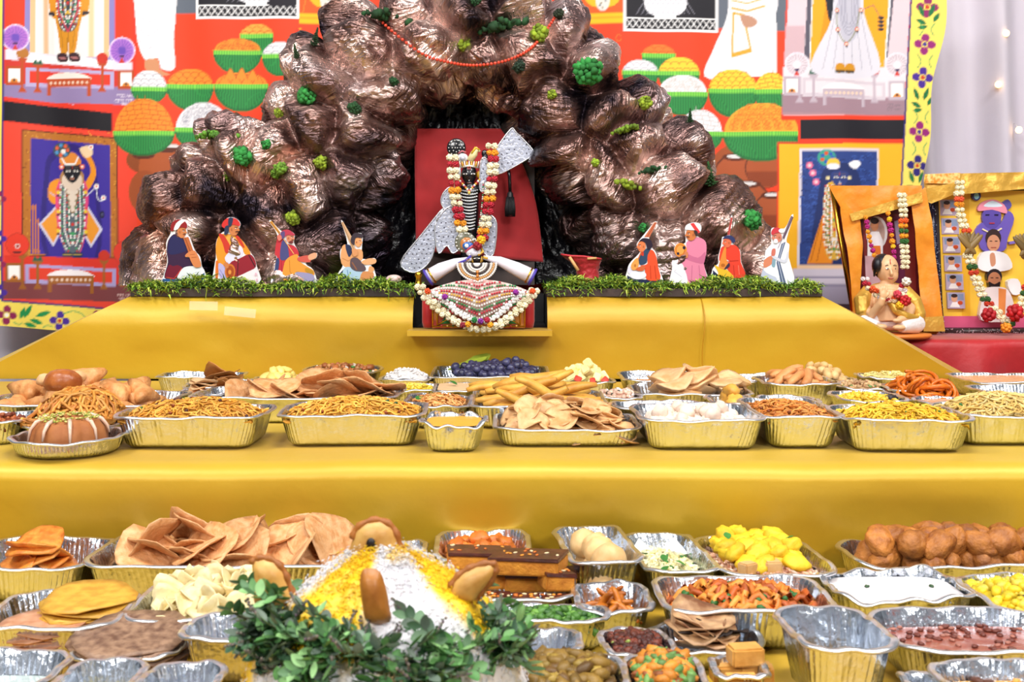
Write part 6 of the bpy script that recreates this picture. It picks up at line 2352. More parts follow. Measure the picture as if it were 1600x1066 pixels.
def tray(tier, xl, xr, yf, yb, h, label, round_=False, yaw=0.0, crumple=1.0, corner=None, name='foil_tray', depth=None, ribs=True, lift=0.0):
    H = TIERH[tier]
    Df = (H - h - lift) * F / (yf - HY)
    Db = (H - h - lift) * F / (yb - HY) if depth is None else Df + depth
    d = Db - Df
    w = (xr - xl) / F * Df
    X = ((xl + xr) / 2 - 800) / F * Df
    a, b = w / 2 - 0.010, d / 2 - 0.010
    Dc = (Df + Db) / 2
    seed = int(abs(xl) * 3 + yf)
    rng = random.Random(seed)
    r = min(a, b) if round_ else (corner if corner is not None else min(0.045, min(a, b) * 0.6))
    per = 4 * (a + b)
    n = int(min(420, max(120, per / 0.0034)))
    z0 = (Z_MID if tier == 'm' else Z_LOW) + 0.0025 + lift
    if abs(yaw) < 1e-6:
        yaw = rng.uniform(-0.03, 0.03)
    root_loc = (X, Dc, z0)
    ins = min(0.27 * h, 0.3 * min(a, b))
    th = np.linspace(0, 2 * PI, n, endpoint=False)
    ph = [rng.uniform(0, 6.28) for _ in range(4)]
    wob = crumple * (0.0014 * np.sin(3 * th + ph[0]) + 0.0011 * np.sin(7 * th + ph[1]) + 0.0008 * np.sin(13 * th + ph[2]))
    P0, N0, C0 = rrect(a, b, r, n)
    rib = np.sin(np.arange(n) * 2 * PI / 3.0 + 0.6) * 0.0015 * (1 if ribs else 0.3)
    rib = rib + crumple * 0.0011 * np.sin(np.arange(n) * 0.37 + ph[3]) + np.where(C0 > 0, 0.002 * np.sin(np.arange(n) * 2.1), 0)

    def ring(inset, z, ramp, wb=0.0):
        Pp, Nn, _ = rrect(max(a - inset, 0.01), max(b - inset, 0.01), max(r - inset * 0.7, 0.006), n)
        Q = Pp + Nn * (rib * ramp)[:, None]
        return np.concatenate([Q, (z + wob * wb)[:, None] if hasattr(wob, 'shape') else np.full((n, 1), z)], 1)
    rings = [ring(ins + 0.012, 0.0016, 0), ring(ins + 0.003, 0.0, 0.2), ring(ins * 0.93, 0.006, 0.9), ring(ins * 0.62, h * 0.38, 1), ring(ins * 0.3, h * 0.72, 1, 0.5), ring(0.0015, h * 0.93, 0.7, 0.9), ring(0.0, h, 0.0, 1)]
    V = np.concatenate(rings).tolist()
    Fc = [tuple(range(n))]
    for j in range(len(rings) - 1):
        for i in range(n):
            i2 = (i + 1) % n
            Fc.append((j * n + i, j * n + i2, (j + 1) * n + i2, (j + 1) * n + i))
    o = MB().add(V, Fc).build(name, M_FOIL, loc=root_loc, rot=(0, 0, yaw))
    tag(o, label, 'tray' if name == 'foil_tray' else 'pan', 'foil trays of food')
    rr = [ring(0.0, h, 0, 1), ring(-0.005, h + 0.0012, 0, 1), ring(-0.0085, h + 0.0002, 0, 1), ring(-0.010, h - 0.002, 0, 1), ring(-0.0085, h - 0.0045, 0, 1), ring(-0.006, h - 0.004, 0, 1)]
    V = np.concatenate(rr).tolist()
    Fc = []
    for j in range(len(rr) - 1):
        for i in range(n):
            i2 = (i + 1) % n
            Fc.append((j * n + i, j * n + i2, (j + 1) * n + i2, (j + 1) * n + i))
    MB().add(V, Fc).build('rolled_rim', M_RIM, o)
    T = dict(o=o, M=Matrix.Translation(root_loc) @ Matrix.Rotation(yaw, 4, 'Z'), a=a, b=b, h=h, ins=ins, round=round_, seed=seed, label=label)
    TRAYS.append(T)
    return T


def inset_at(T, z):
    f = 1 - min(1, z / T['h'])
    return T['ins'] * f


# ---------------------------------------------------------------- food shapes
def disc_mesh(name, m, r, th, bend, wav, seed, lobes=0, oval=1.0, puff=0.0):
    """fried round: a thin disc, bent and wavy, with two skins"""
    rn = random.Random(seed)
    b = MB()
    n, k = 18, 4
    ph = [rn.uniform(0, 6.28) for _ in range(4)]
    top, bot = [], []

    def pos(t, q, s):
        rad = r * q * (1 + 0.05 * math.sin(3 * t + ph[0]) + 0.04 * math.sin(5 * t + ph[1]))
        x, y = rad * math.cos(t), rad * math.sin(t) * oval
        z = bend * (x * x) / r + wav * r * q * q * math.sin(3 * t + ph[2]) + wav * 0.6 * r * q * math.sin(2 * t + ph[3])
        z += s * (th / 2 + puff * (1 - q * q)) * (1 if q < 0.999 else 0.5) + 0.02 * r * math.sin(9 * x / r + ph[0]) * math.sin(8 * y / r + ph[1])
        return (x, y, z)
    V = [pos(0, 0, 1), pos(0, 0, -1)]
    for s in (1, -1):
        for j in range(1, k + 1):
            for i in range(n):
                V.append(pos(2 * PI * i / n, j / k, s))
    Fc = []
    for si, s in enumerate((1, -1)):
        o = 2 + si * k * n
        for i in range(n):
            i2 = (i + 1) % n
            Fc.append((si, o + i, o + i2) if s > 0 else (si, o + i2, o + i))
            for j in range(k - 1):
                q = (o + j * n + i, o + (j + 1) * n + i, o + (j + 1) * n + i2, o + j * n + i2)
                Fc.append(q if s > 0 else q[::-1])
    o1, o2 = 2 + (k - 1) * n, 2 + k * n + (k - 1) * n
    for i in range(n):
        i2 = (i + 1) % n
        Fc.append((o1 + i, o2 + i, o2 + i2, o1 + i2))
    b.add(V, Fc)
    return b.mesh(name, m)


def lump_mesh(name, m, r, seed, rough=0.18, n=14, k=10, freq=2.2, point=0.0):
    b = MB()
    b.ell((0, 0, 0), 1.0, n, k)
    P = np.array(b.v)
    d = 1 + rough * fbm(P * freq + seed * 7.3, 3, seed) * 2
    P = P * d[:, None]
    if point:
        P[:, 2] += point * np.clip(P[:, 2], 0, 2) ** 3
    P = P * np.array(r if hasattr(r, '__len__') else (r, r, r))
    b.v = [tuple(p) for p in P]
    return b.mesh(name, m)


def samosa_mesh(name, m, r, seed):
    b = MB()
    b.ell((0, 0, 0), 1.0, 18, 12)
    P = np.array(b.v)
    th = np.arctan2(P[:, 1], P[:, 0])
    k = 1 / np.maximum(0.52, np.cos((th + PI / 3) % (2 * PI / 3) - PI / 3)) * 0.62
    P[:, 0] *= k
    P[:, 1] *= k
    P[:, 2] *= 0.55
    P *= (1 + 0.16 * fbm(P * 2.4 + seed * 5, 3, seed))[:, None]
    b.v = [tuple(p * r) for p in P]
    return b.mesh(name, m)


def stick_mesh(name, m, l, r, seed, bend=0.3, flat=0.6):
    rn = random.Random(seed)
    b = MB()
    c = rn.uniform(-bend, bend)
    pts = [(l * (t - .5), c * l * (t - .5) ** 2, 0.12 * l * math.sin(t * 5 + seed) * bend) for t in np.linspace(0, 1, 8)]
    b.tube(pts, [r * q for q in (0.5, 0.9, 1, 1.05, 1, 1.05, 0.9, 0.5)], 8)
    b.v = [(x, y, z * flat) for x, y, z in b.v]
    return b.mesh(name, m)


def block_mesh(name, m, x, y, z, seed):
    b = MB()
    bm = bmesh.new()
    bmesh.ops.create_cube(bm, size=1)
    bmesh.ops.scale(bm, vec=(x, y, z), verts=bm.verts)
    bmesh.ops.bevel(bm, geom=bm.edges[:], offset=min(x, y, z) * 0.12, segments=2, affect='EDGES')
    bm.verts.ensure_lookup_table()
    rn = random.Random(seed)
    V = [tuple(v.co * (1 + rn.uniform(-.03, .03))) for v in bm.verts]
    Fc = [tuple(v.index for v in f.verts) for f in bm.faces]
    bm.free()
    b.add(V, Fc)
    return b.mesh(name, m, False)


def pile(T, meshes, n, r, th, peak, name, label, cat, group, level=0.004, tilt=0.25, asp=1.0, seed=0, edge=0.4, off=(0, 0), yawr=PI, maxtilt=0.7, spread=1.0, sv=0.1):
    """drop pieces one by one on whatever already lies in the tray, filling up a mound"""
    rn = random.Random(T['seed'] + seed)
    a, b = T['a'] * spread, T['b'] * spread
    g = 0.006
    nx, ny = max(4, int(2 * a / g)), max(4, int(2 * b / g))
    if 'H' not in T:
        T['H'] = np.full((ny, nx), level)
        T['nx'], T['ny'] = nx, ny
        T['gx'], T['gy'] = np.meshgrid(np.linspace(-a, a, nx), np.linspace(-b, b, ny))
    Hm, gx, gy = T['H'], T['gx'], T['gy']
    placed, objs = 0, []
    for k in range(n):
        best, bz = None, -9
        for c in range(12):
            kr = 1.05 if k < n * 0.45 else 0.8
            x = rn.uniform(-1, 1) * max(0.005, a - T['ins'] - r * kr) + off[0]
            y = rn.uniform(-1, 1) * max(0.005, b - T['ins'] - r * asp * kr) + off[1]
            q = ((x - off[0]) / a) ** 2 + ((y - off[1]) / b) ** 2
            tgt = level + (peak - level) * (edge + (1 - edge) * max(0, 1 - q) ** 0.8)
            m = (gx - x) ** 2 + (gy - y) ** 2 < (0.45 * r) ** 2
            cur = Hm[m].max() if m.any() else level
            if tgt - cur > bz:
                best, bz = (x, y), tgt - cur
        if bz < -th * 0.3:
            break
        x, y = best
        yw = rn.uniform(-yawr, yawr)
        dx, dy = gx - x, gy - y
        u = dx * math.cos(yw) + dy * math.sin(yw)
        v = -dx * math.sin(yw) + dy * math.cos(yw)
        m = (u / r) ** 2 + (v / (r * asp)) ** 2 < 0.75
        if not m.any():
            continue
        z = float(np.percentile(Hm[m], 62))
        sx = sy = 0.0
        mm = m & (dx > 0)
        mn = m & (dx < 0)
        if mm.any() and mn.any():
            sx = (Hm[mm].mean() - Hm[mn].mean()) / r
        mm = m & (dy > 0)
        mn = m & (dy < 0)
        if mm.any() and mn.any():
            sy = (Hm[mm].mean() - Hm[mn].mean()) / (r * asp)
        sx = max(-maxtilt, min(maxtilt, sx))
        sy = max(-maxtilt, min(maxtilt, sy))
        Hm[m] = np.maximum(Hm[m], z + th * 0.8)
        nrm = Vector((-sx + rn.gauss(0, tilt * .5), -sy + rn.gauss(0, tilt * .5), 1)).normalized()
        R = Vector((0, 0, 1)).rotation_difference(nrm).to_matrix().to_4x4()
        M = T['M'] @ Matrix.Translation((x, y, z + th * 0.5)) @ R @ Matrix.Rotation(yw, 4, 'Z') @ Matrix.Diagonal((rn.uniform(1 - sv, 1 + sv), rn.uniform(1 - sv, 1 + sv), rn.uniform(1 - sv, 1 + sv), 1))
        o = inst(name, meshes[placed % len(meshes)], None, M)
        tag(o, label, cat, group)
        placed += 1
        objs.append((o, x, y, z))
    # the outermost pieces can be pointed out
    if len(objs) > 6:
        done = set()
        for word, key in (('topmost', lambda q: -q[3]), ('leftmost', lambda q: q[1]), ('rightmost', lambda q: -q[1]), ('nearest', lambda q: q[2]), ('farthest', lambda q: -q[2])):
            o = min((q for q in objs if q[0].name not in done), key=key)[0]
            done.add(o.name)
            o['label'] = word + ' ' + label
    return placed


def dome_z(T, x, y, level, peak, p=0.8, off=(0, 0)):
    q = ((x - off[0]) / T['a']) ** 2 + ((y - off[1]) / T['b']) ** 2
    return level + (peak - level) * max(0.0, 1 - q) ** p


def heap_base(b, T, level, peak, col, seed, nz=0.003, p=0.8, n=30):
    ins = inset_at(T, level) + 0.004
    a, bb = T['a'] - ins, T['b'] - ins
    V, Fc = [], []
    m = 20
    rr = min(T['a'], T['b']) if T['round'] else min(0.04, min(a, bb) * 0.6)
    P0, _, _ = rrect(a, bb, rr, n * 2)
    P = []
    for j in range(m + 1):
        for q in P0:
            P.append((q[0] * j / m, q[1] * j / m, 0))
    P = np.array(P)
    nn = fbm(P * 60 + seed, 3, seed) * nz
    k = n * 2
    for i, q in enumerate(P):
        V.append((q[0], q[1], dome_z(T, q[0], q[1], level, peak, p) + nn[i] * (1 if i < k * m else 0)))
    for j in range(m):
        for i in range(k):
            i2 = (i + 1) % k
            Fc.append((j * k + i, (j + 1) * k + i, (j + 1) * k + i2, j * k + i2))
    b.add(V, Fc, col)


def stuff_obj(b, T, name, label, cat, m=None):
    o = b.build(name, m or M_FOODVC, loc=T['M'].translation, rot=T['M'].to_euler())
    return tag(o, label, cat, kind='stuff')


def strands(T, cols, n, rad, length, level, peak, name, label, cat, bits=None, curl=1.0, p=0.7):
    rn = random.Random(T['seed'])
    b = MB()
    cs = [np.array(lin(c)) for c in cols]
    heap_base(b, T, level, peak, tuple(cs[0] * 0.75), T['seed'], 0.004, p)
    ins = inset_at(T, level) + 0.006
    a, bb = T['a'] - ins, T['b'] - ins
    for k in range(n):
        x, y = rn.uniform(-a, a), rn.uniform(-bb, bb)
        an = rn.uniform(0, 2 * PI)
        kk = rn.uniform(-curl, curl)
        pts = []
        st = length / 5
        lift = rn.uniform(-0.001, rad * 4)
        for s in range(6):
            xx, yy = max(-a, min(a, x)), max(-bb, min(bb, y))
            pts.append((xx, yy, dome_z(T, xx, yy, level, peak, p) + lift + rad * math.sin(s * 1.7 + k)))
            x += math.cos(an) * st
            y += math.sin(an) * st
            an += kk
        b.tube(pts, rad, 4, tuple(cs[k % len(cs)] * rn.uniform(0.75, 1.2)), cap=False)
    for (c, m_, sz) in (bits or []):
        for k in range(m_):
            x, y = rn.uniform(-a, a) * .9, rn.uniform(-bb, bb) * .9
            b.ell((x, y, dome_z(T, x, y, level, peak, p) + rad * 3), (sz, sz * .7, sz * .6), 6, 4, c, jit=0.2, rng=rn, rot=(rn.random(), rn.random(), rn.random() * 3))
    return stuff_obj(b, T, name, label, cat)


def grains(T, mix, n, level, peak, name, label, cat, p=0.7, m=None, base=None, nz=0.004):
    """mix: list of (colour, (rx, ry, rz) in metres, share)"""
    rn = random.Random(T['seed'] + 1)
    b = MB()
    heap_base(b, T, level, peak, tuple(np.array(lin(base or mix[0][0])) * 0.8), T['seed'], nz, p)
    ins = inset_at(T, level) + 0.007
    a, bb = T['a'] - ins, T['b'] - ins
    tot = sum(q[2] for q in mix)
    for (c, sz, share) in mix:
        c = np.array(lin(c))
        for k in range(int(n * share / tot)):
            x, y = rn.uniform(-a, a), rn.uniform(-bb, bb)
            if T['round'] and (x / a) ** 2 + (y / bb) ** 2 > 1:
                continue
            f = rn.uniform(0.7, 1.3)
            b.ell((x, y, dome_z(T, x, y, level, peak, p) + sz[2] * f * rn.uniform(0.1, 1.2)), tuple(q * f for q in sz), 6, 4, tuple(c * rn.uniform(0.7, 1.25)), jit=0.22, rng=rn, rot=(rn.uniform(-.6, .6), rn.uniform(-.6, .6), rn.random() * 6))
    return stuff_obj(b, T, name, label, cat, m)


def liquid(T, col, level, name, label, cat, rough=0.25, bits=None, bump=(50, 0.3, 0.004), var=None):
    b = MB()
    heap_base(b, T, level, level + 0.002, (1, 1, 1), T['seed'], 0.0015)
    o = b.build(name, mat(name + '_mat_' + col.strip('#'), col, rough=rough, var=var, bump=bump), loc=T['M'].translation, rot=T['M'].to_euler())
    tag(o, label, cat)
    rn = random.Random(T['seed'])
    if bits:
        c_ = MB()
        for (c, n, sz) in bits:
            for k in range(n):
                x, y = rn.uniform(-.85, .85) * T['a'], rn.uniform(-.85, .85) * T['b']
                c_.ell((x, y, level + 0.003), (sz, sz * .7, sz * .4), 6, 4, c, jit=0.2, rng=rn, rot=(0, 0, rn.random() * 6))
        g = c_.build('garnish', M_FOODVC, o)
        g['kind'] = 'stuff'
    return o


# food materials
def fm(name, c, c2, rough=0.5, sc=35, rnd=0.14, bump=(60, 0.5, 0.003)):
    return mat(name, c, rough=rough, var=(sc, c2), rnd=rnd, bump=bump)


F_PURI = fm('puri_skin', '#e0ab78', '#c4854c', sc=60, bump=(70, 0.8, 0.006))
F_ORPURI = fm('orange_puri_skin', '#e8963a', '#cc6c1e', sc=55, bump=(60, 0.9, 0.006))
F_TAN = fm('tan_cracker', '#d8ab78', '#bd8850', sc=55, bump=(80, 0.7, 0.004))
F_PALE = fm('pale_bread', '#e6bd8c', '#d49e66')
F_SAMOSA = fm('samosa_skin', '#d89c60', '#b8743a', sc=45, bump=(60, 0.8, 0.006))
F_DEEP = fm('deep_fritter', '#b8732e', '#864a1a', rough=0.55, sc=45, rnd=0.2, bump=(70, 0.9, 0.006))
F_YELLOW = fm('yellow_fritter', '#e2ac48', '#cc8c30')
F_GRAPE = mat('grape_skin', '#23203c', rough=0.3, rnd=0.3, var=(60, '#4a4a6c'))
F_CREAM = fm('cream_papad', '#efe0b0', '#dcc488')
F_YROTI = fm('yellow_roti', '#dcaa3c', '#c48a28', sc=50)
F_TROTI = fm('tan_roti', '#cf9a78', '#b87c58', sc=50)
F_BROTI = fm('brown_roti', '#a88468', '#6a4836', sc=70)
F_PROTI = fm('charred_roti', '#c9a074', '#7a4a2a', sc=38)
F_PEACH = fm('peach_ball', '#e6c088', '#d8a868', rough=0.6)
F_WHITEB = fm('cream_ball', '#ead8c8', '#d8bca8', rough=0.6)
F_APPLE = fm('diced_fruit', '#f2e6a8', '#e6d080', rough=0.4)
F_REDFR = fm('red_fruit', '#c02a2a', '#e05a48', rough=0.35)
F_SPONGE = fm('sponge', '#d8902a', '#b86c18', rough=0.8, bump=(140, 0.8, 0.003))
F_CHOC = fm('chocolate', '#5a2a20', '#3a1812', rough=0.35)
F_BLOCK = fm('beige_block', '#d6a050', '#c08638')
F_LEAF = mat('herb_leaf', '#2f6a2a', rough=0.45, rnd=0.25, var=(30, '#4a8a34'))
F_DHOKLA = fm('yellow_dumpling', '#e8c828', '#d8a818', rough=0.6, bump=(120, 0.6, 0.003))
F_PEANUT = fm('peanut_shell', '#e2ba80', '#cc9c5c')
# ---------------------------------------------------------------- middle step, front row
def leaf_mesh(name, l, w, m, seed=0):
    rn = random.Random(seed)
    b = MB()
    V = []
    k = 7
    for i in range(k):
        t = i / (k - 1)
        ww = w * math.sin(PI * min(1, t * 0.92 + 0.05)) ** 0.8
        z = 0.25 * l * t * t * rn.uniform(0.6, 1.2)
        V += [(-ww, l * t, z + 0.25 * ww), (0, l * t, z), (ww, l * t, z + 0.25 * ww)]
    Fc = []
    for i in range(k - 1):
        for j in range(2):
            Fc.append((3 * i + j, 3 * i + j + 1, 3 * i + 3 + j + 1, 3 * i + 3 + j))
    b.add(V, Fc)
    return b.mesh(name, m)


GARN = leaf_mesh('garnish_leaf', 0.022, 0.008, F_LEAF, 3)


def garnish(T, x, y, z, label, s=1.0, rz=0.0):
    if 'H' in T:
        i, j = int((x / T['a'] + 1) / 2 * (T['nx'] - 1)), int((y / T['b'] + 1) / 2 * (T['ny'] - 1))
        z = float(T['H'][j, i]) + 0.005
    o = inst('garnish_leaf', GARN, None, T['M'] @ Matrix.Translation((x, y, z)) @ Matrix.Rotation(rz, 4, 'Z') @ Matrix.Rotation(0.25, 4, 'X') @ Matrix.Scale(s, 4))
    tag(o, label, 'leaf', 'herb leaves on the food')


# ring cake in a round pan
T = tray('m', -22, 163, 696, 667, 0.032, 'round foil pan holding the glazed ring cake', True, name='foil_pan')
def ring_cake(T):
    root = empty('ring_cake', T['M'] @ Vector((0.0, 0, 0.004)))
    tag(root, 'brown fluted ring cake with white glaze drips and pistachio crumbs', 'cake')
    R, hgt = min(T['a'], T['b']) * 0.80, 0.062
    b = MB()
    V, n, prof = [], 96, [(0.22, 0.0), (0.22, 0.5), (0.3, 0.86), (0.45, 0.98), (0.62, 1.0), (0.8, 0.92), (0.94, 0.7), (1.0, 0.4), (1.0, 0.0)]
    for (q, z) in prof:
        for i in range(n):
            t = 2 * PI * i / n
            fl = 1 - 0.06 * abs(math.sin(t * 6)) ** 3 * (q > 0.7)
            V.append((T['a'] * 0.72 * q * fl * math.cos(t), R * q * fl * math.sin(t), hgt * z))
    Fc = [(j * n + i, j * n + (i + 1) % n, (j + 1) * n + (i + 1) % n, (j + 1) * n + i) for j in range(len(prof) - 1) for i in range(n)]
    b.add(V, [f[::-1] for f in Fc])
    cb = b.build('crumb', fm('cake_crumb', '#b5703a', '#a05c2a', rough=0.7), root)
    g = MB()
    for k in range(9):
        t = 2 * PI * k / 9 + 0.25
        L_ = 0.35 + 0.4 * ((k * 37) % 10) / 10
        pts = []
        for (q, z) in [(0.62, 1.02), (0.82, 0.94), (0.96, 0.72), (1.02, 0.72 - L_ * 0.7)]:
            pts.append((T['a'] * 0.725 * q * math.cos(t), R * 1.005 * q * math.sin(t), hgt * z))
        g.tube(pts, [0.0045, 0.0045, 0.0035, 0.002], 7)
    g.build('glaze', mat('sugar_glaze', '#dcb8a0', rough=0.25), cb)['kind'] = 'stuff'
    c = MB()
    rn = random.Random(5)
    for k in range(150):
        t, q = rn.uniform(0, 2 * PI), rn.uniform(0.4, 0.82)
        c.ell((T['a'] * 0.72 * q * math.cos(t), R * q * math.sin(t), hgt * 1.02 + rn.uniform(-.001, .004)), (0.004, 0.0025, 0.002), 5, 4, ['#b8b04a', '#8a9a3a', '#d8c878'][k % 3], rot=(0, 0, rn.random() * 3))
    c.build('pistachio_crumbs', M_FOODVC, root)['kind'] = 'stuff'


ring_cake(T)
T = tray('m', 165, 405, 655, 633, 0.065, 'foil tray of orange noodles with raisins, right of the ring cake', ribs=False)
strands(T, ['#e0a038', '#eab04a', '#d08a28'], 420, 0.0019, 0.05, 0.05, 0.085, 'orange_noodles', 'orange spiced noodles with raisins in the tray right of the ring cake', 'noodles', [('#4a1c14', 12, 0.006), ('#8a3a18', 12, 0.005), ('#2f6a2a', 4, 0.005)])
T = tray('m', 424, 662, 652, 630, 0.065, 'foil tray of orange noodles left of the small pudding pan', ribs=False)
strands(T, ['#e4a63c', '#eeb850', '#d4922c'], 420, 0.0021, 0.05, 0.05, 0.082, 'orange_noodles', 'orange noodles with curry leaves in the tray left of the small pudding pan', 'noodles', [('#8a3a18', 10, 0.005), ('#1f4a20', 4, 0.007)])
T = tray('m', 650, 762, 667, 648, 0.056, 'small crumpled foil pan of orange pudding at the front edge', crumple=3.0, name='foil_pan')
liquid(T, '#e8a030', 0.052, 'orange_pudding', 'smooth orange pudding in the small crumpled pan', 'pudding', 0.5)
T = tray('m', 768, 1008, 674, 645, 0.036, 'shallow foil tray heaped with tan round crackers')
CR_M = [disc_mesh('tan_cracker', F_TAN, 0.034, 0.004, 0.2, 0.05, s) for s in range(4)]
pile(T, CR_M, 130, 0.030, 0.011, 0.085, 'tan_cracker', 'tan round cracker in the shallow tray at the middle front', 'cracker', 'tan crackers', tilt=0.7, edge=0.5)
T = tray('m', 1000, 1206, 659, 632, 0.062, 'foil tray of cream coloured balls at the front edge', ribs=False)
BALLS = [lump_mesh('cream_ball', F_WHITEB, 0.016, s, 0.14) for s in range(3)]
pile(T, BALLS, 70, 0.015, 0.026, 0.075, 'cream_ball', 'small cream sweet ball in the front edge tray', 'sweet ball', 'cream balls', level=0.03, edge=0.7)
T = tray('m', 1192, 1331, 654, 623, 0.066, 'narrow foil tray of orange shreds between the ball and yellow noodle trays', ribs=False)
strands(T, ['#d98a3a', '#e09a4a', '#c87428'], 300, 0.0022, 0.04, 0.05, 0.066, 'orange_shreds', 'fried orange shreds in the narrow tray', 'fried shreds', [('#7a3a18', 10, 0.005)])
T = tray('m', 1328, 1538, 659, 635, 0.066, 'foil tray of bright yellow noodles at right front', ribs=False)
strands(T, ['#e6b422', '#ecc43a', '#d8a018'], 420, 0.0023, 0.045, 0.048, 0.076, 'yellow_noodles', 'bright yellow noodles in the right front tray', 'noodles', [('#3a6a20', 5, 0.004)])
T = tray('m', 1502, 1700, 653, 630, 0.062, 'foil tray of pale noodles at the right edge', ribs=False)
strands(T, ['#e2c070', '#ecd08a', '#d0a858'], 420, 0.0024, 0.06, 0.05, 0.088, 'pale_noodles', 'pale boiled noodles with herbs in the right edge tray', 'noodles', [('#2f6a2a', 3, 0.007)])
# second row
T = tray('m', 18, 172, 671, 648, 0.034, 'foil tray of thin fried sticks behind the ring cake')
strands(T, ['#d08a34', '#b86e20', '#dc9c48'], 300, 0.0036, 0.11, 0.035, 0.095, 'fried_sticks', 'tangle of thin orange fried sticks behind the ring cake', 'fried sticks', curl=0.5)
T = tray('m', -80, 22, 662, 644, 0.05, 'foil tray cut by the left edge beside the ring cake')
grains(T, [('#7a3018', (0.008, 0.006, 0.005), 1), ('#b05a28', (0.007, 0.006, 0.005), 1)], 90, 0.025, 0.045, 'brown_mix', 'brown snack mix in the tray cut by the left edge', 'snack')
T = tray('m', -60, 250, 636, 611, 0.06, 'large foil tray piled with golden pastries at left')
SAM = [samosa_mesh('samosa', F_SAMOSA, 0.044, s) for s in range(4)]
pile(T, SAM, 34, 0.04, 0.040, 0.118, 'samosa', 'golden triangular pastry in the large left tray', 'pastry', 'golden pastries', level=0.02, tilt=0.8, edge=0.62)
o = inst('bun', lump_mesh('bun', fm('bun_crust', '#a8602a', '#8a4418', rough=0.35), (0.045, 0.036, 0.030), 4, 0.05), None, Matrix.Translation(at(98, 597, 2.68)))
tag(o, 'dark glossy brown bun on top of the golden pastries', 'bun')
for i, (x, y) in enumerate(((70, 594), (122, 590))):
    o = inst('pale_pastry', lump_mesh('pale_pastry', F_PALE, (0.02, 0.018, 0.016), i, 0.08), None, Matrix.Translation(at(x, y, 2.73)))
    tag(o, ['pale round pastry left of the dark bun', 'pale round pastry right of the dark bun'][i], 'pastry', 'pale pastries')
T = tray('m', 285, 622, 624, 604, 0.062, 'long foil tray with bright ribbed side holding flaky golden puris')
PUR = [disc_mesh('puri', F_PURI, 0.06, 0.005, 0.12, 0.07, s) for s in range(5)]
pile(T, PUR, 26, 0.055, 0.011, 0.10, 'puri', 'flaky golden puri heaped in the long ribbed tray', 'puri', 'golden puris', level=0.045, tilt=0.9, edge=0.5, off=(0.04, 0))
T = tray('m', 234, 374, 591, 582, 0.05, 'wide foil tray at the back left by the drape')
grains(T, [('#c8a070', (0.008, 0.006, 0.005), 1)], 80, 0.02, 0.03, 'beige_snack', 'beige snack low in the wide back left tray', 'snack')
T = tray('m', 276, 388, 607, 594, 0.042, 'foil tray of folded brown flatbreads behind the long ribbed tray')
FLB = [disc_mesh('folded_flatbread', fm('brown_flat', '#b5793c', '#9a6028'), 0.05, 0.004, 0.35, 0.08, s) for s in range(3)]
pile(T, FLB, 9, 0.05, 0.010, 0.06, 'folded_flatbread', 'folded brown flatbread behind the long ribbed tray', 'flatbread', 'folded flatbreads', level=0.02, tilt=0.3)
T = tray('m', 262, 352, 618, 609, 0.048, 'foil tray of pale pink crackers left of the long ribbed tray')
PKC = [disc_mesh('pale_cracker', F_PALE, 0.034, 0.004, 0.25, 0.06, s) for s in range(3)]
pile(T, PKC, 12, 0.03, 0.008, 0.07, 'pale_cracker', 'pale pink cracker in the tray left of the golden puris', 'cracker', 'pale crackers', level=0.03)
T = tray('m', 384, 468, 597, 587, 0.042, 'small foil tray of buttery yellow dumplings at the back')
YD = [lump_mesh('yellow_dumpling', fm('butter_dumpling', '#efd47a', '#e2bc58'), (0.02, 0.014, 0.012), s, 0.12) for s in range(3)]
pile(T, YD, 34, 0.017, 0.018, 0.085, 'yellow_dumpling', 'buttery yellow dumpling in the small back tray', 'dumpling', 'yellow dumplings', level=0.025)
T = tray('m', 461, 592, 584, 571, 0.052, 'oval foil pan of brown mix at the back beside the puris', True, name='foil_pan')
grains(T, [('#a86030', (0.012, 0.009, 0.007), 3), ('#c88a50', (0.01, 0.008, 0.006), 2), ('#4a7a3a', (0.007, 0.006, 0.004), 1), ('#e0d0c0', (0.008, 0.006, 0.005), 1)], 150, 0.038, 0.055, 'nut_mix', 'brown nut mix with green bits in the oval pan', 'nut mix')
T = tray('m', 500, 590, 606, 596, 0.042, 'low foil tray of dark brown crisps under the oval pan')
BRC = [disc_mesh('brown_crisp', fm('brown_crisp_skin', '#7a4424', '#9a6034'), 0.032, 0.004, 0.4, 0.08, s) for s in range(3)]
pile(T, BRC, 12, 0.03, 0.008, 0.06, 'brown_crisp', 'dark brown crisp under the oval pan', 'crisp', 'brown crisps', level=0.03)
T = tray('m', 588, 674, 595, 587, 0.038, 'foil tray of white powder left of the grapes')
grains(T, [('#efe9e6', (0.005, 0.004, 0.003), 1)], 120, 0.03, 0.062, 'white_powder', 'heap of white sugar powder left of the grapes', 'powder')
T = tray('m', 588, 690, 612, 601, 0.045, 'foil tray with two yellow heaps below the white powder')
grains(T, [('#ecc838', (0.006, 0.004, 0.003), 1), ('#f2d860', (0.006, 0.004, 0.003), 1)], 220, 0.03, 0.05, 'yellow_rice', 'yellow sweet rice in the tray below the white powder', 'rice')
T = tray('m', 672, 750, 613, 599, 0.05, 'small foil tray of beige pudding with a dark leaf')
liquid(T, '#dcb488', 0.05, 'beige_pudding', 'thick beige pudding beside the long yellow fritters', 'pudding', 0.5)
garnish(T, 0.0, -0.01, 0.056, 'dark leaf on the beige pudding', 1.1, 1.0)
T = tray('m', 622, 738, 637, 616, 0.052, 'bowl shaped foil pan of shredded carrot behind the small pudding pan', True, crumple=2, name='foil_pan')
strands(T, ['#dc9850', '#e8ac68', '#cc803a'], 220, 0.002, 0.035, 0.03, 0.058, 'carrot_shreds', 'shredded orange salad in the bowl shaped pan', 'salad')
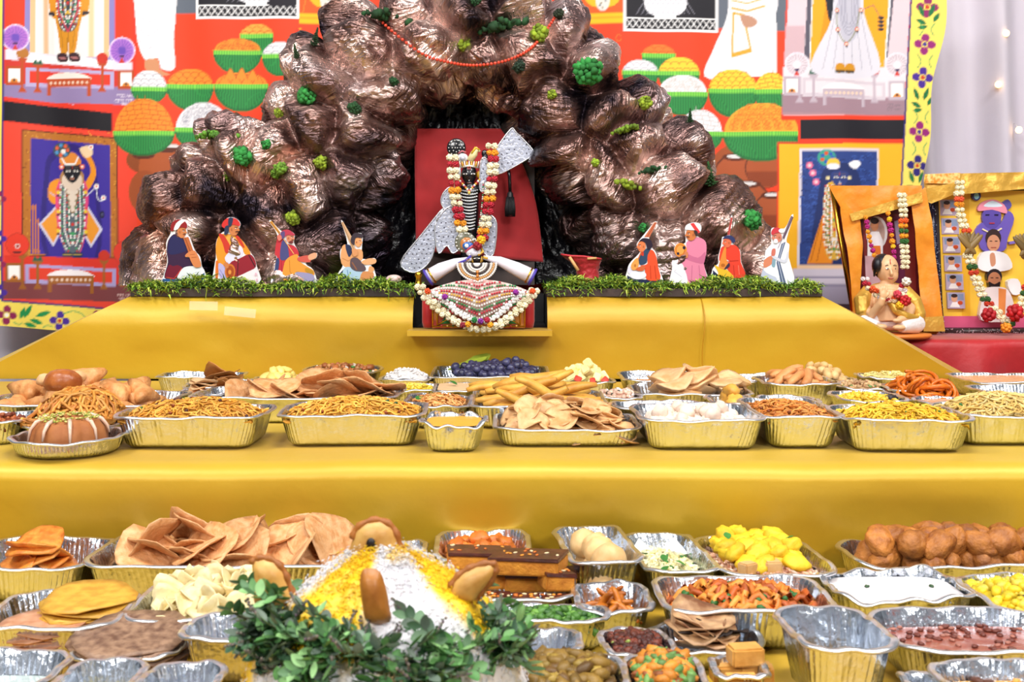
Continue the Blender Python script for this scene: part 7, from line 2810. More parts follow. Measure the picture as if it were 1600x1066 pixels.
garnish(T, -0.04, -0.03, 0.05, 'dark green leaf on the shredded salad', 1.3, 0.4)
T = tray('m', 668, 862, 591, 573, 0.045, 'foil tray heaped with dark grapes by the drape')
GR = [lump_mesh('grape', F_GRAPE, 0.0135, 3, 0.04, 12, 8)]
pile(T, GR, 190, 0.012, 0.020, 0.135, 'grape', 'dark blue grape in the heap at the back centre', 'grape', 'dark grapes', level=0.035, edge=0.5, off=(0.015, 0))
for i in range(3):
    o = inst('leaf', leaf_mesh('lettuce_leaf', 0.11, 0.035, mat('lettuce', '#9aa838', rough=0.5, var=(20, '#7a9028')), i), None, T['M'] @ Matrix.Translation((-0.13 + 0.03 * i, -0.02 + 0.02 * i, 0.05 + 0.006 * i)) @ Matrix.Rotation(-1.2 + 0.3 * i, 4, 'Z'))
    tag(o, ['leftmost yellow-green leaf under the grapes', 'middle yellow-green leaf under the grapes', 'right yellow-green leaf under the grapes'][i], 'leaf', 'leaves under the grapes')
T = tray('m', 732, 956, 638, 610, 0.05, 'wide foil tray stacked with long yellow fritters')
YF = [stick_mesh('long_fritter', F_YELLOW, 0.19, 0.015, s, 0.5, 0.75) for s in range(4)]
pile(T, YF, 26, 0.075, 0.021, 0.118, 'long_fritter', 'long curved yellow fritter in the wide middle tray', 'fritter', 'long yellow fritters', level=0.03, asp=0.3, yawr=0.35, tilt=0.3, edge=0.6, maxtilt=0.3)
T = tray('m', 862, 966, 600, 590, 0.042, 'small foil tray of diced fruit right of the grapes')
DF = [block_mesh('fruit_cube', F_APPLE, 0.026, 0.022, 0.02, s) for s in range(3)]
pile(T, DF, 70, 0.014, 0.016, 0.12, 'fruit_cube', 'pale yellow fruit cube in the heap right of the grapes', 'fruit', 'diced fruit', level=0.03, tilt=1.0, edge=0.2)
for i, (x, y) in enumerate(((903, 592), (926, 596), (945, 594))):
    o = inst('fruit_cube', block_mesh('red_cube', F_REDFR, 0.02, 0.014, 0.016, i), None, Matrix.Translation(at(x, y, 3.245)) @ Matrix.Rotation(i + .4, 4, 'Y'))
    tag(o, ['leftmost red fruit cube', 'middle red fruit cube', 'rightmost red fruit cube'][i] + ' on the pale diced fruit', 'fruit', 'red fruit cubes')
T = tray('m', 975, 1138, 597, 581, 0.05, 'foil tray of thin orange slices at the back right of the grapes')
OS = [disc_mesh('orange_slice', fm('orange_slice_skin', '#e08a28', '#d8741a'), 0.03, 0.006, 0.2, 0.04, s) for s in range(2)]
pile(T, OS, 14, 0.028, 0.009, 0.05, 'orange_slice', 'orange slice low in the back tray right of the diced fruit', 'orange slice', 'orange slices', level=0.025)
T = tray('m', 992, 1186, 619, 601, 0.045, 'tilting foil tray of pale brown puffed puris', crumple=1.8)
PB = [disc_mesh('puffed_puri', F_PALE, 0.052, 0.005, 0.35, 0.06, s, puff=0.012) for s in range(4)]
pile(T, PB, 15, 0.048, 0.022, 0.10, 'puffed_puri', 'pale puffed puri in the tilting tray', 'puri', 'puffed puris', level=0.03, tilt=0.4, edge=0.4, off=(0.03, 0))
T = tray('m', 930, 1008, 624, 612, 0.04, 'small foil tray of pink sweet beside the long yellow fritters')
grains(T, [('#e2b8a0', (0.009, 0.007, 0.005), 2), ('#2a3a2a', (0.006, 0.005, 0.004), .5), ('#efe4e0', (0.008, 0.006, 0.005), 1)], 90, 0.03, 0.045, 'pink_sweet', 'pinkish crumbled sweet with dark bits', 'sweet')
T = tray('m', 960, 1112, 640, 627, 0.045, 'foil tray half hidden behind the cream ball tray')
liquid(T, '#e2d6d8', 0.03, 'milk_sweet', 'white milk sweet behind the cream ball tray', 'pudding')
T = tray('m', 1112, 1192, 631, 618, 0.045, 'small foil tray with a golden fried piece, right of the cream balls')
pile(T, [lump_mesh('golden_piece', F_YELLOW, (0.03, 0.022, 0.016), s, 0.2) for s in range(2)], 4, 0.028, 0.025, 0.07, 'golden_piece', 'golden fried piece in the small tray right of the cream balls', 'fritter', 'golden fried pieces', level=0.03)
T = tray('m', 1155, 1262, 598, 585, 0.05, 'foil tray at the back left of the peanut heap')
liquid(T, '#d8a078', 0.03, 'peach_pudding', 'peach coloured pudding at the back left of the peanut heap', 'pudding')
T = tray('m', 1196, 1322, 602, 588, 0.062, 'golden reflecting foil tray of peach rolls at the back right')
PR = [stick_mesh('peach_roll', fm('peach_roll_skin', '#d8955a', '#c47a40'), 0.085, 0.013, s, 0.5, 0.8) for s in range(3)]
pile(T, PR, 22, 0.036, 0.018, 0.092, 'peach_roll', 'peach coloured roll in the golden reflecting tray', 'roll', 'peach rolls', level=0.05, asp=0.4, edge=0.8, maxtilt=0.3)
T = tray('m', 1262, 1346, 597, 585, 0.05, 'small foil tray under the heap of peanuts')
PN = []
for s in range(3):
    b = MB()
    b.tube([(-0.03, 0, 0), (-0.022, 0, 0), (-0.012, 0, 0), (0, 0.001 * s, 0), (0.012, 0, 0), (0.022, 0, 0), (0.03, 0, 0)], [0.004, 0.011, 0.0125, 0.0095, 0.0125, 0.011, 0.004], 10)
    PN.append(b.mesh('peanut', F_PEANUT))
pile(T, PN, 26, 0.024, 0.02, 0.10, 'peanut', 'pale peanut in shell heaped at the back right', 'peanut', 'peanuts', level=0.04, asp=0.5, tilt=0.5, edge=0.5)
T = tray('m', 1348, 1456, 592, 583, 0.055, 'flat oval foil dish of pale flakes at the back right', True, crumple=1.6, name='foil_pan')
grains(T, [('#ecd888', (0.006, 0.005, 0.003), 1)], 120, 0.045, 0.06, 'pale_flakes', 'pale yellow flakes in the flat oval dish', 'flakes')
T = tray('m', 1318, 1402, 609, 598, 0.045, 'small foil tray of beige grain behind the yellow and black tray')
grains(T, [('#d0a878', (0.006, 0.005, 0.004), 3), ('#a87850', (0.005, 0.004, 0.004), 1), ('#6a8a4a', (0.005, 0.004, 0.003), .4)], 160, 0.04, 0.05, 'beige_grain', 'beige grain salad behind the yellow and black tray', 'salad')
T = tray('m', 1322, 1432, 629, 612, 0.05, 'foil tray of yellow rice with a black dab')
grains(T, [('#eabb28', (0.007, 0.003, 0.003), 1), ('#f0cc48', (0.007, 0.003, 0.003), 1)], 260, 0.035, 0.052, 'yellow_rice', 'yellow rice beside a black dab, right of the peach rolls', 'rice')
o = inst('black_dab', lump_mesh('black_dab', mat('black_pickle', '#1c1418', rough=0.35), (0.022, 0.014, 0.010), 2, 0.3), None, T['M'] @ Matrix.Translation((0.05, -0.02, 0.046)))
tag(o, 'black pickle dab at the right end of the yellow rice', 'pickle')
T = tray('m', 1398, 1470, 612, 600, 0.05, 'small foil tray left of the orange spiral sweets')
liquid(T, '#c89a58', 0.03, 'tan_curry', 'tan curry left of the orange spiral sweets', 'curry')
T = tray('m', 1424, 1532, 628, 605, 0.04, 'foil tray under the heap of orange spiral sweets')
JAL = []
for s in range(3):
    rn = random.Random(s)
    b = MB()
    pts = []
    for q in np.linspace(0, 2 * PI * 2.6, 44):
        rr = 0.008 + 0.0035 * q / 2
        pts.append((rr * math.cos(q) * 1.25, rr * math.sin(q), 0.004 * math.sin(q * 1.3 + s)))
    b.tube(pts, 0.0050, 6)
    JAL.append(b.mesh('spiral_sweet', fm('spiral_syrup', '#d8741c', '#c05a10', rough=0.25)))
pile(T, JAL, 34, 0.026, 0.015, 0.125, 'spiral_sweet', 'orange syrupy spiral sweet heaped at right', 'spiral sweet', 'spiral sweets', level=0.03, tilt=1.0, edge=0.5)
T = tray('m', 1526, 1700, 600, 584, 0.05, 'foil tray at the far right back by the red table')
liquid(T, '#e2a878', 0.045, 'peach_pudding', 'peach pudding at the far right back', 'pudding')
T = tray('m', 1544, 1720, 616, 602, 0.052, 'foil tray at the right edge below the peach pudding')
liquid(T, '#e8ded8', 0.03, 'milk_sweet', 'white sweet at the right edge below the peach pudding', 'pudding')
T = tray('m', 1446, 1556, 632, 621, 0.045, 'foil tray tucked behind the pale noodles')
liquid(T, '#e0a078', 0.04, 'salmon_paste', 'salmon pink paste behind the pale noodles', 'paste')
T = tray('m', 1196, 1292, 632, 619, 0.05, 'foil tray of white sweet behind the orange shreds')
liquid(T, '#ece6e8', 0.042, 'milk_sweet', 'white sweet behind the orange shreds', 'pudding')

# ---------------------------------------------------------------- low table, back row
T = tray('l', -90, 122, 892, 840, 0.062, 'foil tray of bright orange puris at the left edge of the low table')
OP = [disc_mesh('orange_puri', F_ORPURI, 0.055, 0.006, 0.12, 0.06, s, puff=0.004) for s in range(4)]
pile(T, OP, 24, 0.05, 0.014, 0.07, 'orange_puri', 'bright orange puri in the tray at the left edge', 'puri', 'orange puris', level=0.025, tilt=0.5, edge=0.6)
T = tray('l', 115, 588, 888, 831, 0.064, 'very long foil tray of brown crisp puris on the low table')
BP = [disc_mesh('brown_puri', F_PURI, 0.06, 0.005, 0.16, 0.07, s) for s in range(5)]
pile(T, BP, 56, 0.055, 0.012, 0.078, 'brown_puri', 'brown crisp puri in the very long tray', 'puri', 'brown crisp puris', level=0.02, tilt=0.9, edge=0.62)
T = tray('l', 585, 662, 880, 846, 0.06, 'small foil tray peeking out behind the rice mound')
liquid(T, '#d8b070', 0.03, 'tan_curry', 'tan curry behind the rice mound', 'curry')
T = tray('l', 672, 832, 876, 829, 0.062, 'foil tray of orange pakoras with a green leaf', crumple=1.8)
PK_M = [lump_mesh('pakora', fm('pakora_crust', '#d8782c', '#b85a18'), (0.021, 0.017, 0.015), s, 0.3) for s in range(4)]
pile(T, PK_M, 50, 0.017, 0.020, 0.062, 'pakora', 'orange pakora in the tray right of the rice mound', 'pakora', 'orange pakoras', level=0.02, edge=0.6)
garnish(T, 0.01, -0.06, 0.072, 'green curry leaf on the orange pakoras', 1.5, 1.2)
T = tray('l', 878, 1003, 882, 823, 0.078, 'deep foil tray with a few peach balls', yaw=0.11)
PE = [lump_mesh('peach_ball', F_PEACH, 0.029, s, 0.08) for s in range(3)]
pile(T, PE, 12, 0.028, 0.045, 0.062, 'peach_ball', 'peach coloured sweet ball in the deep tray', 'sweet ball', 'peach balls', level=0.008, edge=0.5, off=(0, -0.02))
T = tray('l', 998, 1126, 897, 833, 0.064, 'foil tray of creamy rice with herbs and a paper liner', yaw=0.10)
grains(T, [('#efe6b8', (0.009, 0.003, 0.003), 4), ('#e6d898', (0.008, 0.003, 0.003), 2), ('#2f7a34', (0.007, 0.006, 0.003), .35)], 420, 0.028, 0.045, 'creamy_rice', 'creamy rice sprinkled with herbs in the lined tray', 'rice')
b = MB()
b.add([(-T['a'] * .9, T['b'] * .75, 0.03), (-T['a'] * .5, T['b'] * .85, 0.06), (-T['a'] * .2, T['b'] * .85, 0.04), (T['a'] * .3, T['b'] * .85, 0.04), (T['a'] * .62, T['b'] * .8, 0.062), (T['a'] * .92, T['b'] * .5, 0.04), (0, T['b'] * .4, 0.035)], [(0, 1, 6), (1, 2, 6), (2, 3, 6), (3, 4, 6), (4, 5, 6)])
o = b.build('paper_liner', mat('baking_paper', '#eeeae6', rough=0.6), smooth=False, loc=T['M'].translation, rot=T['M'].to_euler())
tag(o, 'crumpled white paper liner behind the creamy rice', 'paper')
for i, (x, y, z) in enumerate(((-0.01, -0.02, .05), (0.02, -0.05, .05), (-0.035, 0.03, .05), (0.03, 0.01, .05), (-0.03, -0.07, .045))):
    garnish(T, x, y, z, 'small green herb leaf on the creamy rice', 0.9, i * 1.3)
T = tray('l', 1120, 1316, 902, 839, 0.06, 'foil tray of yellow dumplings and pink rice', yaw=0.07)
grains(T, [('#dca888', (0.008, 0.003, 0.003), 3), ('#e8c8b0', (0.008, 0.003, 0.003), 3), ('#b87858', (0.006, 0.003, 0.003), 1)], 420, 0.035, 0.05, 'pink_rice', 'pinkish fried rice in front of the yellow dumplings', 'rice')
DH = [lump_mesh('yellow_dumpling', F_DHOKLA, (0.024, 0.02, 0.014), s, 0.25) for s in range(4)]
pile(T, DH, 44, 0.021, 0.016, 0.06, 'yellow_dumpling', 'bright yellow dumpling in the tray with pink rice', 'dumpling', 'bright yellow dumplings', level=0.048, edge=0.8, off=(0, 0.035), tilt=0.6)
for i, (x, y) in enumerate(((-0.05, 0.04), (0.0, 0.08), (0.05, 0.03), (0.07, 0.09))):
    garnish(T, x, y, 0.078, 'dark herb leaf on the bright yellow dumplings', 0.9, i * 2.1)
for i, (x, y, sc) in enumerate(((-0.045, -0.07, 1.0), (0.0, -0.065, 1.2))):
    o = inst('potato_cube', block_mesh('potato_cube', fm('potato', '#d8b078', '#c89a5c'), 0.028, 0.024, 0.02, i), None, T['M'] @ Matrix.Translation((x, y, 0.055)) @ Matrix.Rotation(0.5 + i, 4, 'Z') @ Matrix.Scale(sc, 4))
    tag(o, ['smaller tan potato cube on the pink rice', 'larger tan potato cube on the pink rice'][i], 'potato', 'potato cubes')
T = tray('l', 1342, 1700, 888, 845, 0.05, 'large foil tray heaped with round brown fritters', crumple=1.6)
FR = [lump_mesh('brown_fritter', F_DEEP, (0.033, 0.027, 0.023), s, 0.13, 16, 12, 1.8, point=0.12 if s % 2 else 0) for s in range(5)]
FR[0:0] = []
pile(T, FR, 130, 0.027, 0.040, 0.062, 'brown_fritter', 'round brown fritter in the large right tray', 'fritter', 'brown fritters', level=0.02, tilt=1.6, edge=0.5, off=(0, 0), sv=0.2)
# second row
T = tray('l', -60, 172, 985, 924, 0.055, 'foil tray under the stack of yellow flatbreads')
def bread_stack(T, n1, mats, r, x0, y0, lab, name, cat, group, tilt, seed=0, th=0.0045, step=(0.0015, -0.001)):
    rn = random.Random(seed)
    ms = [disc_mesh(name, m, r, th, 0.05, 0.015, s) for s, m in enumerate(mats)]
    z = 0.006
    for k in range(n1):
        m = ms[min(len(ms) - 1, k * len(ms) // n1)]
        M = T['M'] @ Matrix.Translation((x0 + step[0] * k + rn.uniform(-.003, .003), y0 + step[1] * k + rn.uniform(-.003, .003), z + abs(tilt) * r * 0.6)) @ Matrix.Rotation(tilt + rn.uniform(-.02, .02), 4, 'X') @ Matrix.Rotation(rn.uniform(0, 6), 4, 'Z')
        o = inst(name, ms[k % len(ms)] if len(ms) > 2 else m, None, M)
        tag(o, lab, cat, group)
        z += th * 1.15
        if k == n1 - 1:
            o['label'] = 'topmost ' + lab


rr_ = min(T['b'] * .92, 0.095)
bread_stack(T, 11, [F_YROTI, F_YROTI], 0.070, 0.028, 0.018, 'yellow flatbread in the stack at the left edge of the low table', 'flatbread', 'flatbread', 'yellow flatbreads', 0.10, 1, step=(0.0, 0.001))
bread_stack(T, 8, [F_TROTI, F_TROTI], 0.066, -0.012, -0.024, 'thin tan flatbread in front of the yellow stack', 'flatbread', 'flatbread', 'tan flatbreads', 0.06, 2, step=(0, 0), th=0.0042)
T = tray('l', 176, 422, 974, 902, 0.056, 'foil tray heaped with curly cream papad chips')
CP = [disc_mesh('cream_chip', F_CREAM, 0.027, 0.003, 0.7, 0.18, s) for s in range(5)]
pile(T, CP, 110, 0.024, 0.010, 0.09, 'cream_chip', 'curly cream papad chip in the heap left of the rice mound', 'papad chip', 'cream papad chips', level=0.02, tilt=1.6, edge=0.55)
T = tray('l', 266, 446, 1003, 960, 0.07, 'ribbed foil tray half hidden behind the leafy ring')
liquid(T, '#d8a080', 0.02, 'salmon_curry', 'thin salmon curry in the ribbed tray left of the leaves', 'curry')
T = tray('l', 92, 268, 1034, 985, 0.035, 'shallow foil tray under the dark brown flatbreads')
bread_stack(T, 7, [F_BROTI, F_BROTI], 0.082, 0.0, 0.0, 'dark speckled brown flatbread in the low stack at left', 'flatbread', 'flatbread', 'brown flatbreads', 0.12, 4, th=0.005, step=(-0.001, 0.001))
T = tray('l', -140, 58, 1085, 1016, 0.06, 'foil tray at the lower left corner with pale soup')
liquid(T, '#a8b4b0', 0.03, 'pale_soup', 'pale grey soup at the lower left corner', 'soup', 0.15)
T = tray('l', 46, 184, 1100, 1031, 0.06, 'foil tray of thin yellow soup at the bottom left')
liquid(T, '#b8a860', 0.028, 'yellow_soup', 'thin yellow soup at the bottom left', 'soup', 0.15)
T = tray('l', 184, 322, 1100, 1036, 0.06, 'plain foil tray at the bottom left of the rice mound')
liquid(T, '#a0a4a8', 0.02, 'grey_soup', 'thin grey soup at the bottom, left of the rice mound', 'soup', 0.15)
T = tray('l', 690, 906, 941, 884, 0.05, 'foil tray of chocolate topped sponge bars')
# sponge bars
def bar(x, y, z, l, w, rz, ry, lab):
    root = empty('sponge_bar', T['M'] @ Vector((x, y, z)), rz)
    root.rotation_euler = (0, ry, rz)
    tag(root, lab, 'cake bar', 'chocolate sponge bars')
    inst('sponge', block_mesh('sponge', F_SPONGE, l, w, 0.024, int(l * 1000)), root)
    tp = inst('chocolate_top', block_mesh('chocolate_top', F_CHOC, l * 1.01, w * 1.01, 0.006, 3), root, Matrix.Translation((0, 0, 0.0145)))
    b = MB()
    rn = random.Random(int(x * 999))
    for k in range(12):
        b.ell((rn.uniform(-.45, .45) * l, rn.uniform(-.4, .4) * w, 0.0182), (0.005, 0.003, 0.0015), 6, 4, ['#e09030', '#e8d0a0', '#c86a20'][k % 3], rot=(0, 0, rn.random() * 3))
    b.build('sprinkles', M_FOODVC, tp, loc=(0, 0, -0.0145))['kind'] = 'stuff'


bar(-0.055, 0.045, 0.075, 0.11, 0.06, 0.1, 0.05, 'chocolate sponge bar at the back left of the stack')
bar(0.03, 0.01, 0.077, 0.12, 0.07, -0.3, -0.05, 'long chocolate sponge bar lying on top of the stack')
bar(0.075, -0.015, 0.056, 0.05, 0.05, 0.3, 0.1, 'short broken sponge bar at the right end of the stack')
bar(-0.03, -0.045, 0.022, 0.06, 0.045, 0.05, 0, 'orange sponge bar at the bottom left of the stack')
bar(0.025, -0.05, 0.022, 0.045, 0.04, -0.05, 0, 'orange sponge bar at the bottom middle of the stack')
bar(0.075, -0.055, 0.022, 0.045, 0.04, 0.1, 0, 'orange sponge bar at the bottom right of the stack')
bar(-0.05, 0.05, 0.040, 0.12, 0.05, 0.0, 0, 'sponge bar under the back left chocolate bar')
bar(0.05, 0.04, 0.040, 0.12, 0.06, 0.0, 0, 'sponge bar under the long chocolate bar')
T = tray('l', 762, 960, 974, 945, 0.05, 'oval foil tray of chopped green herbs', corner=0.06)
grains(T, [('#4a7a2c', (0.008, 0.006, 0.005), 3), ('#6a9a3a', (0.007, 0.005, 0.004), 2), ('#2f5a22', (0.008, 0.006, 0.004), 2)], 300, 0.025, 0.05, 'green_herbs', 'chopped green vegetables in the oval tray', 'vegetables')
T = tray('l', 900, 1029, 959, 911, 0.052, 'small foil tray of dark orange fried strips', crumple=1.5)
FS = [stick_mesh('fried_strip', fm('fried_strip_skin', '#c8741c', '#8a4410', rough=0.35), 0.05, 0.006, s, 1.2, 0.8) for s in range(4)]
pile(T, FS, 40, 0.024, 0.010, 0.042, 'fried_strip', 'dark orange fried strip in the small middle tray', 'fried strip', 'fried strips', level=0.01, asp=0.4, tilt=0.6, edge=0.5)
T = tray('l', 1036, 1322, 958, 901, 0.066, 'wide foil tray of orange vegetable fry with herbs')
strands(T, ['#d8782a', '#e0923a', '#b8581c'], 200, 0.0058, 0.045, 0.02, 0.055, 'vegetable_fry', 'orange vegetable fry with green herbs in the wide tray', 'vegetables', [('#2f6a2a', 26, 0.008), ('#7a3014', 18, 0.006)], curl=0.5)
T = tray('l', 1312, 1548, 941, 891, 0.052, 'crumpled foil tray of white cream with one dark speck', crumple=3.0)
liquid(T, '#e2dde0', 0.042, 'white_cream', 'white cream in the crumpled tray', 'cream', 0.35, [('#3a5a3a', 2, 0.006)])
T = tray('l', 1562, 1760, 960, 898, 0.056, 'foil tray of yellow rice at the right edge of the low table')
grains(T, [('#e8c828', (0.011, 0.008, 0.007), 2), ('#f0d850', (0.01, 0.007, 0.006), 2), ('#3a3020', (0.004, 0.003, 0.003), .5)], 260, 0.035, 0.06, 'yellow_crumble', 'yellow crumbled dish at the right edge of the low table', 'rice')
# third row
T = tray('l', 942, 1062, 1028, 983, 0.045, 'foil tray of dark brown lentils', yaw=0.12)
grains(T, [('#4a1c12', (0.006, 0.005, 0.004), 4), ('#6a2c18', (0.006, 0.005, 0.004), 3), ('#8a9a4a', (0.014, 0.003, 0.003), .15)], 420, 0.035, 0.048, 'brown_lentils', 'dark brown lentils in the middle tray', 'lentils')
T = tray('l', 1012, 1211, 1024, 975, 0.03, 'round foil pan of charred rotis', True, name='foil_pan')
RO = [disc_mesh('charred_roti', F_PROTI, 0.05, 0.004, 0.25, 0.07, s) for s in range(4)]
pile(T, RO, 16, 0.045, 0.008, 0.052, 'charred_roti', 'small charred roti in the round pan', 'roti', 'charred rotis', level=0.012, tilt=0.3, edge=0.5)
for k in range(9):
    rn = random.Random(k)
    a_, q_ = rn.uniform(0, 6.28), rn.uniform(.1, .7)
    o = inst('char_flake', disc_mesh('char_flake', mat('charcoal', '#241610', rough=0.8), 0.014, 0.003, 0.1, 0.1, k), None, T['M'] @ Matrix.Translation((T['a'] * q_ * math.cos(a_), T['b'] * q_ * math.sin(a_), 0.055 - 0.02 * q_)) @ Matrix.Rotation(-0.3, 4, 'X'))
    tag(o, 'black charred flake on the rotis in the round pan', 'char flake', 'char flakes on the rotis')
T = tray('l', 790, 915, 1022, 982, 0.06, 'empty looking foil tray below the green herbs')
liquid(T, '#a8a8a0', 0.01, 'clear_broth', 'thin clear broth in the tray below the green herbs', 'soup', 0.15)
T = tray('l', 760, 992, 1085, 1023, 0.06, 'foil tray of brown vegetable curry at the bottom, right of the rice mound')
grains(T, [('#8a6a28', (0.013, 0.009, 0.007), 3), ('#6a4a18', (0.012, 0.008, 0.006), 2), ('#a88a38', (0.010, 0.008, 0.006), 2)], 240, 0.045, 0.068, 'brown_curry', 'chunky brown vegetable curry at the bottom', 'curry')
T = tray('l', 978, 1118, 1085, 1024, 0.056, 'foil tray of orange curry with green peppers at the bottom')
grains(T, [('#d8882a', (0.011, 0.007, 0.006), 3), ('#6a944a', (0.012, 0.006, 0.005), 3), ('#8a4a1c', (0.010, 0.006, 0.005), 2)], 240, 0.04, 0.072, 'mixed_curry', 'orange and green pepper curry at the bottom', 'curry')
T = tray('l', 1118, 1212, 1062, 1026, 0.04, 'small foil tray of beige sweet blocks')
for i, (x, y, z, rz, lab) in enumerate(((-0.01, 0.028, 0.021, 0.1, 'back left beige sweet block'), (0.028, 0.025, 0.021, -0.1, 'back right beige sweet block'), (0.0, -0.02, 0.021, 0.05, 'front beige sweet block'), (0.012, 0.02, 0.048, 0.15, 'topmost beige sweet block'))):
    o = inst('sweet_block', block_mesh('sweet_block', F_BLOCK, 0.046, 0.032, 0.026, i), None, T['M'] @ Matrix.Translation((x, y, z)) @ Matrix.Rotation(rz, 4, 'Z'))
    tag(o, lab + ' in the small bottom tray', 'sweet', 'beige sweet blocks')
T = tray('l', 1252, 1417, 1019, 949, 0.092, 'deep nearly empty foil tray with brown scraps at the bottom', yaw=0.06, ribs=False)
pile(T, [lump_mesh('brown_scrap', fm('brown_scrap_skin', '#7a5a20', '#5a3c14'), (0.015, 0.012, 0.009), s, 0.3) for s in range(3)], 34, 0.013, 0.012, 0.045, 'brown_scrap', 'brown vegetable scrap at the bottom of the deep tray', 'vegetable', 'brown scraps', level=0.02, edge=0.8)
T = tray('l', 1408, 1720, 1022, 951, 0.06, 'large foil tray of reddish brown sauce at right')
liquid(T, '#8a4638', 0.036, 'red_sauce', 'reddish brown bean sauce in the large right tray', 'sauce', 0.25, [('#6a2c1c', 60, 0.007), ('#a86a58', 30, 0.006)], var=(40, '#a05a48'))
T = tray('l', 1438, 1506, 1100, 1050, 0.05, 'small foil tray at the bottom right')
liquid(T, '#b0a8a0', 0.02, 'pale_soup', 'pale broth in the small bottom right tray', 'soup', 0.2)
T = tray('l', 1500, 1720, 1100, 1032, 0.058, 'foil tray with orange curry at the lower right corner')
liquid(T, '#c88a30', 0.035, 'orange_curry', 'orange curry at the lower right corner', 'curry', 0.25, [('#5a2c14', 5, 0.012), ('#e0a040', 10, 0.008)])
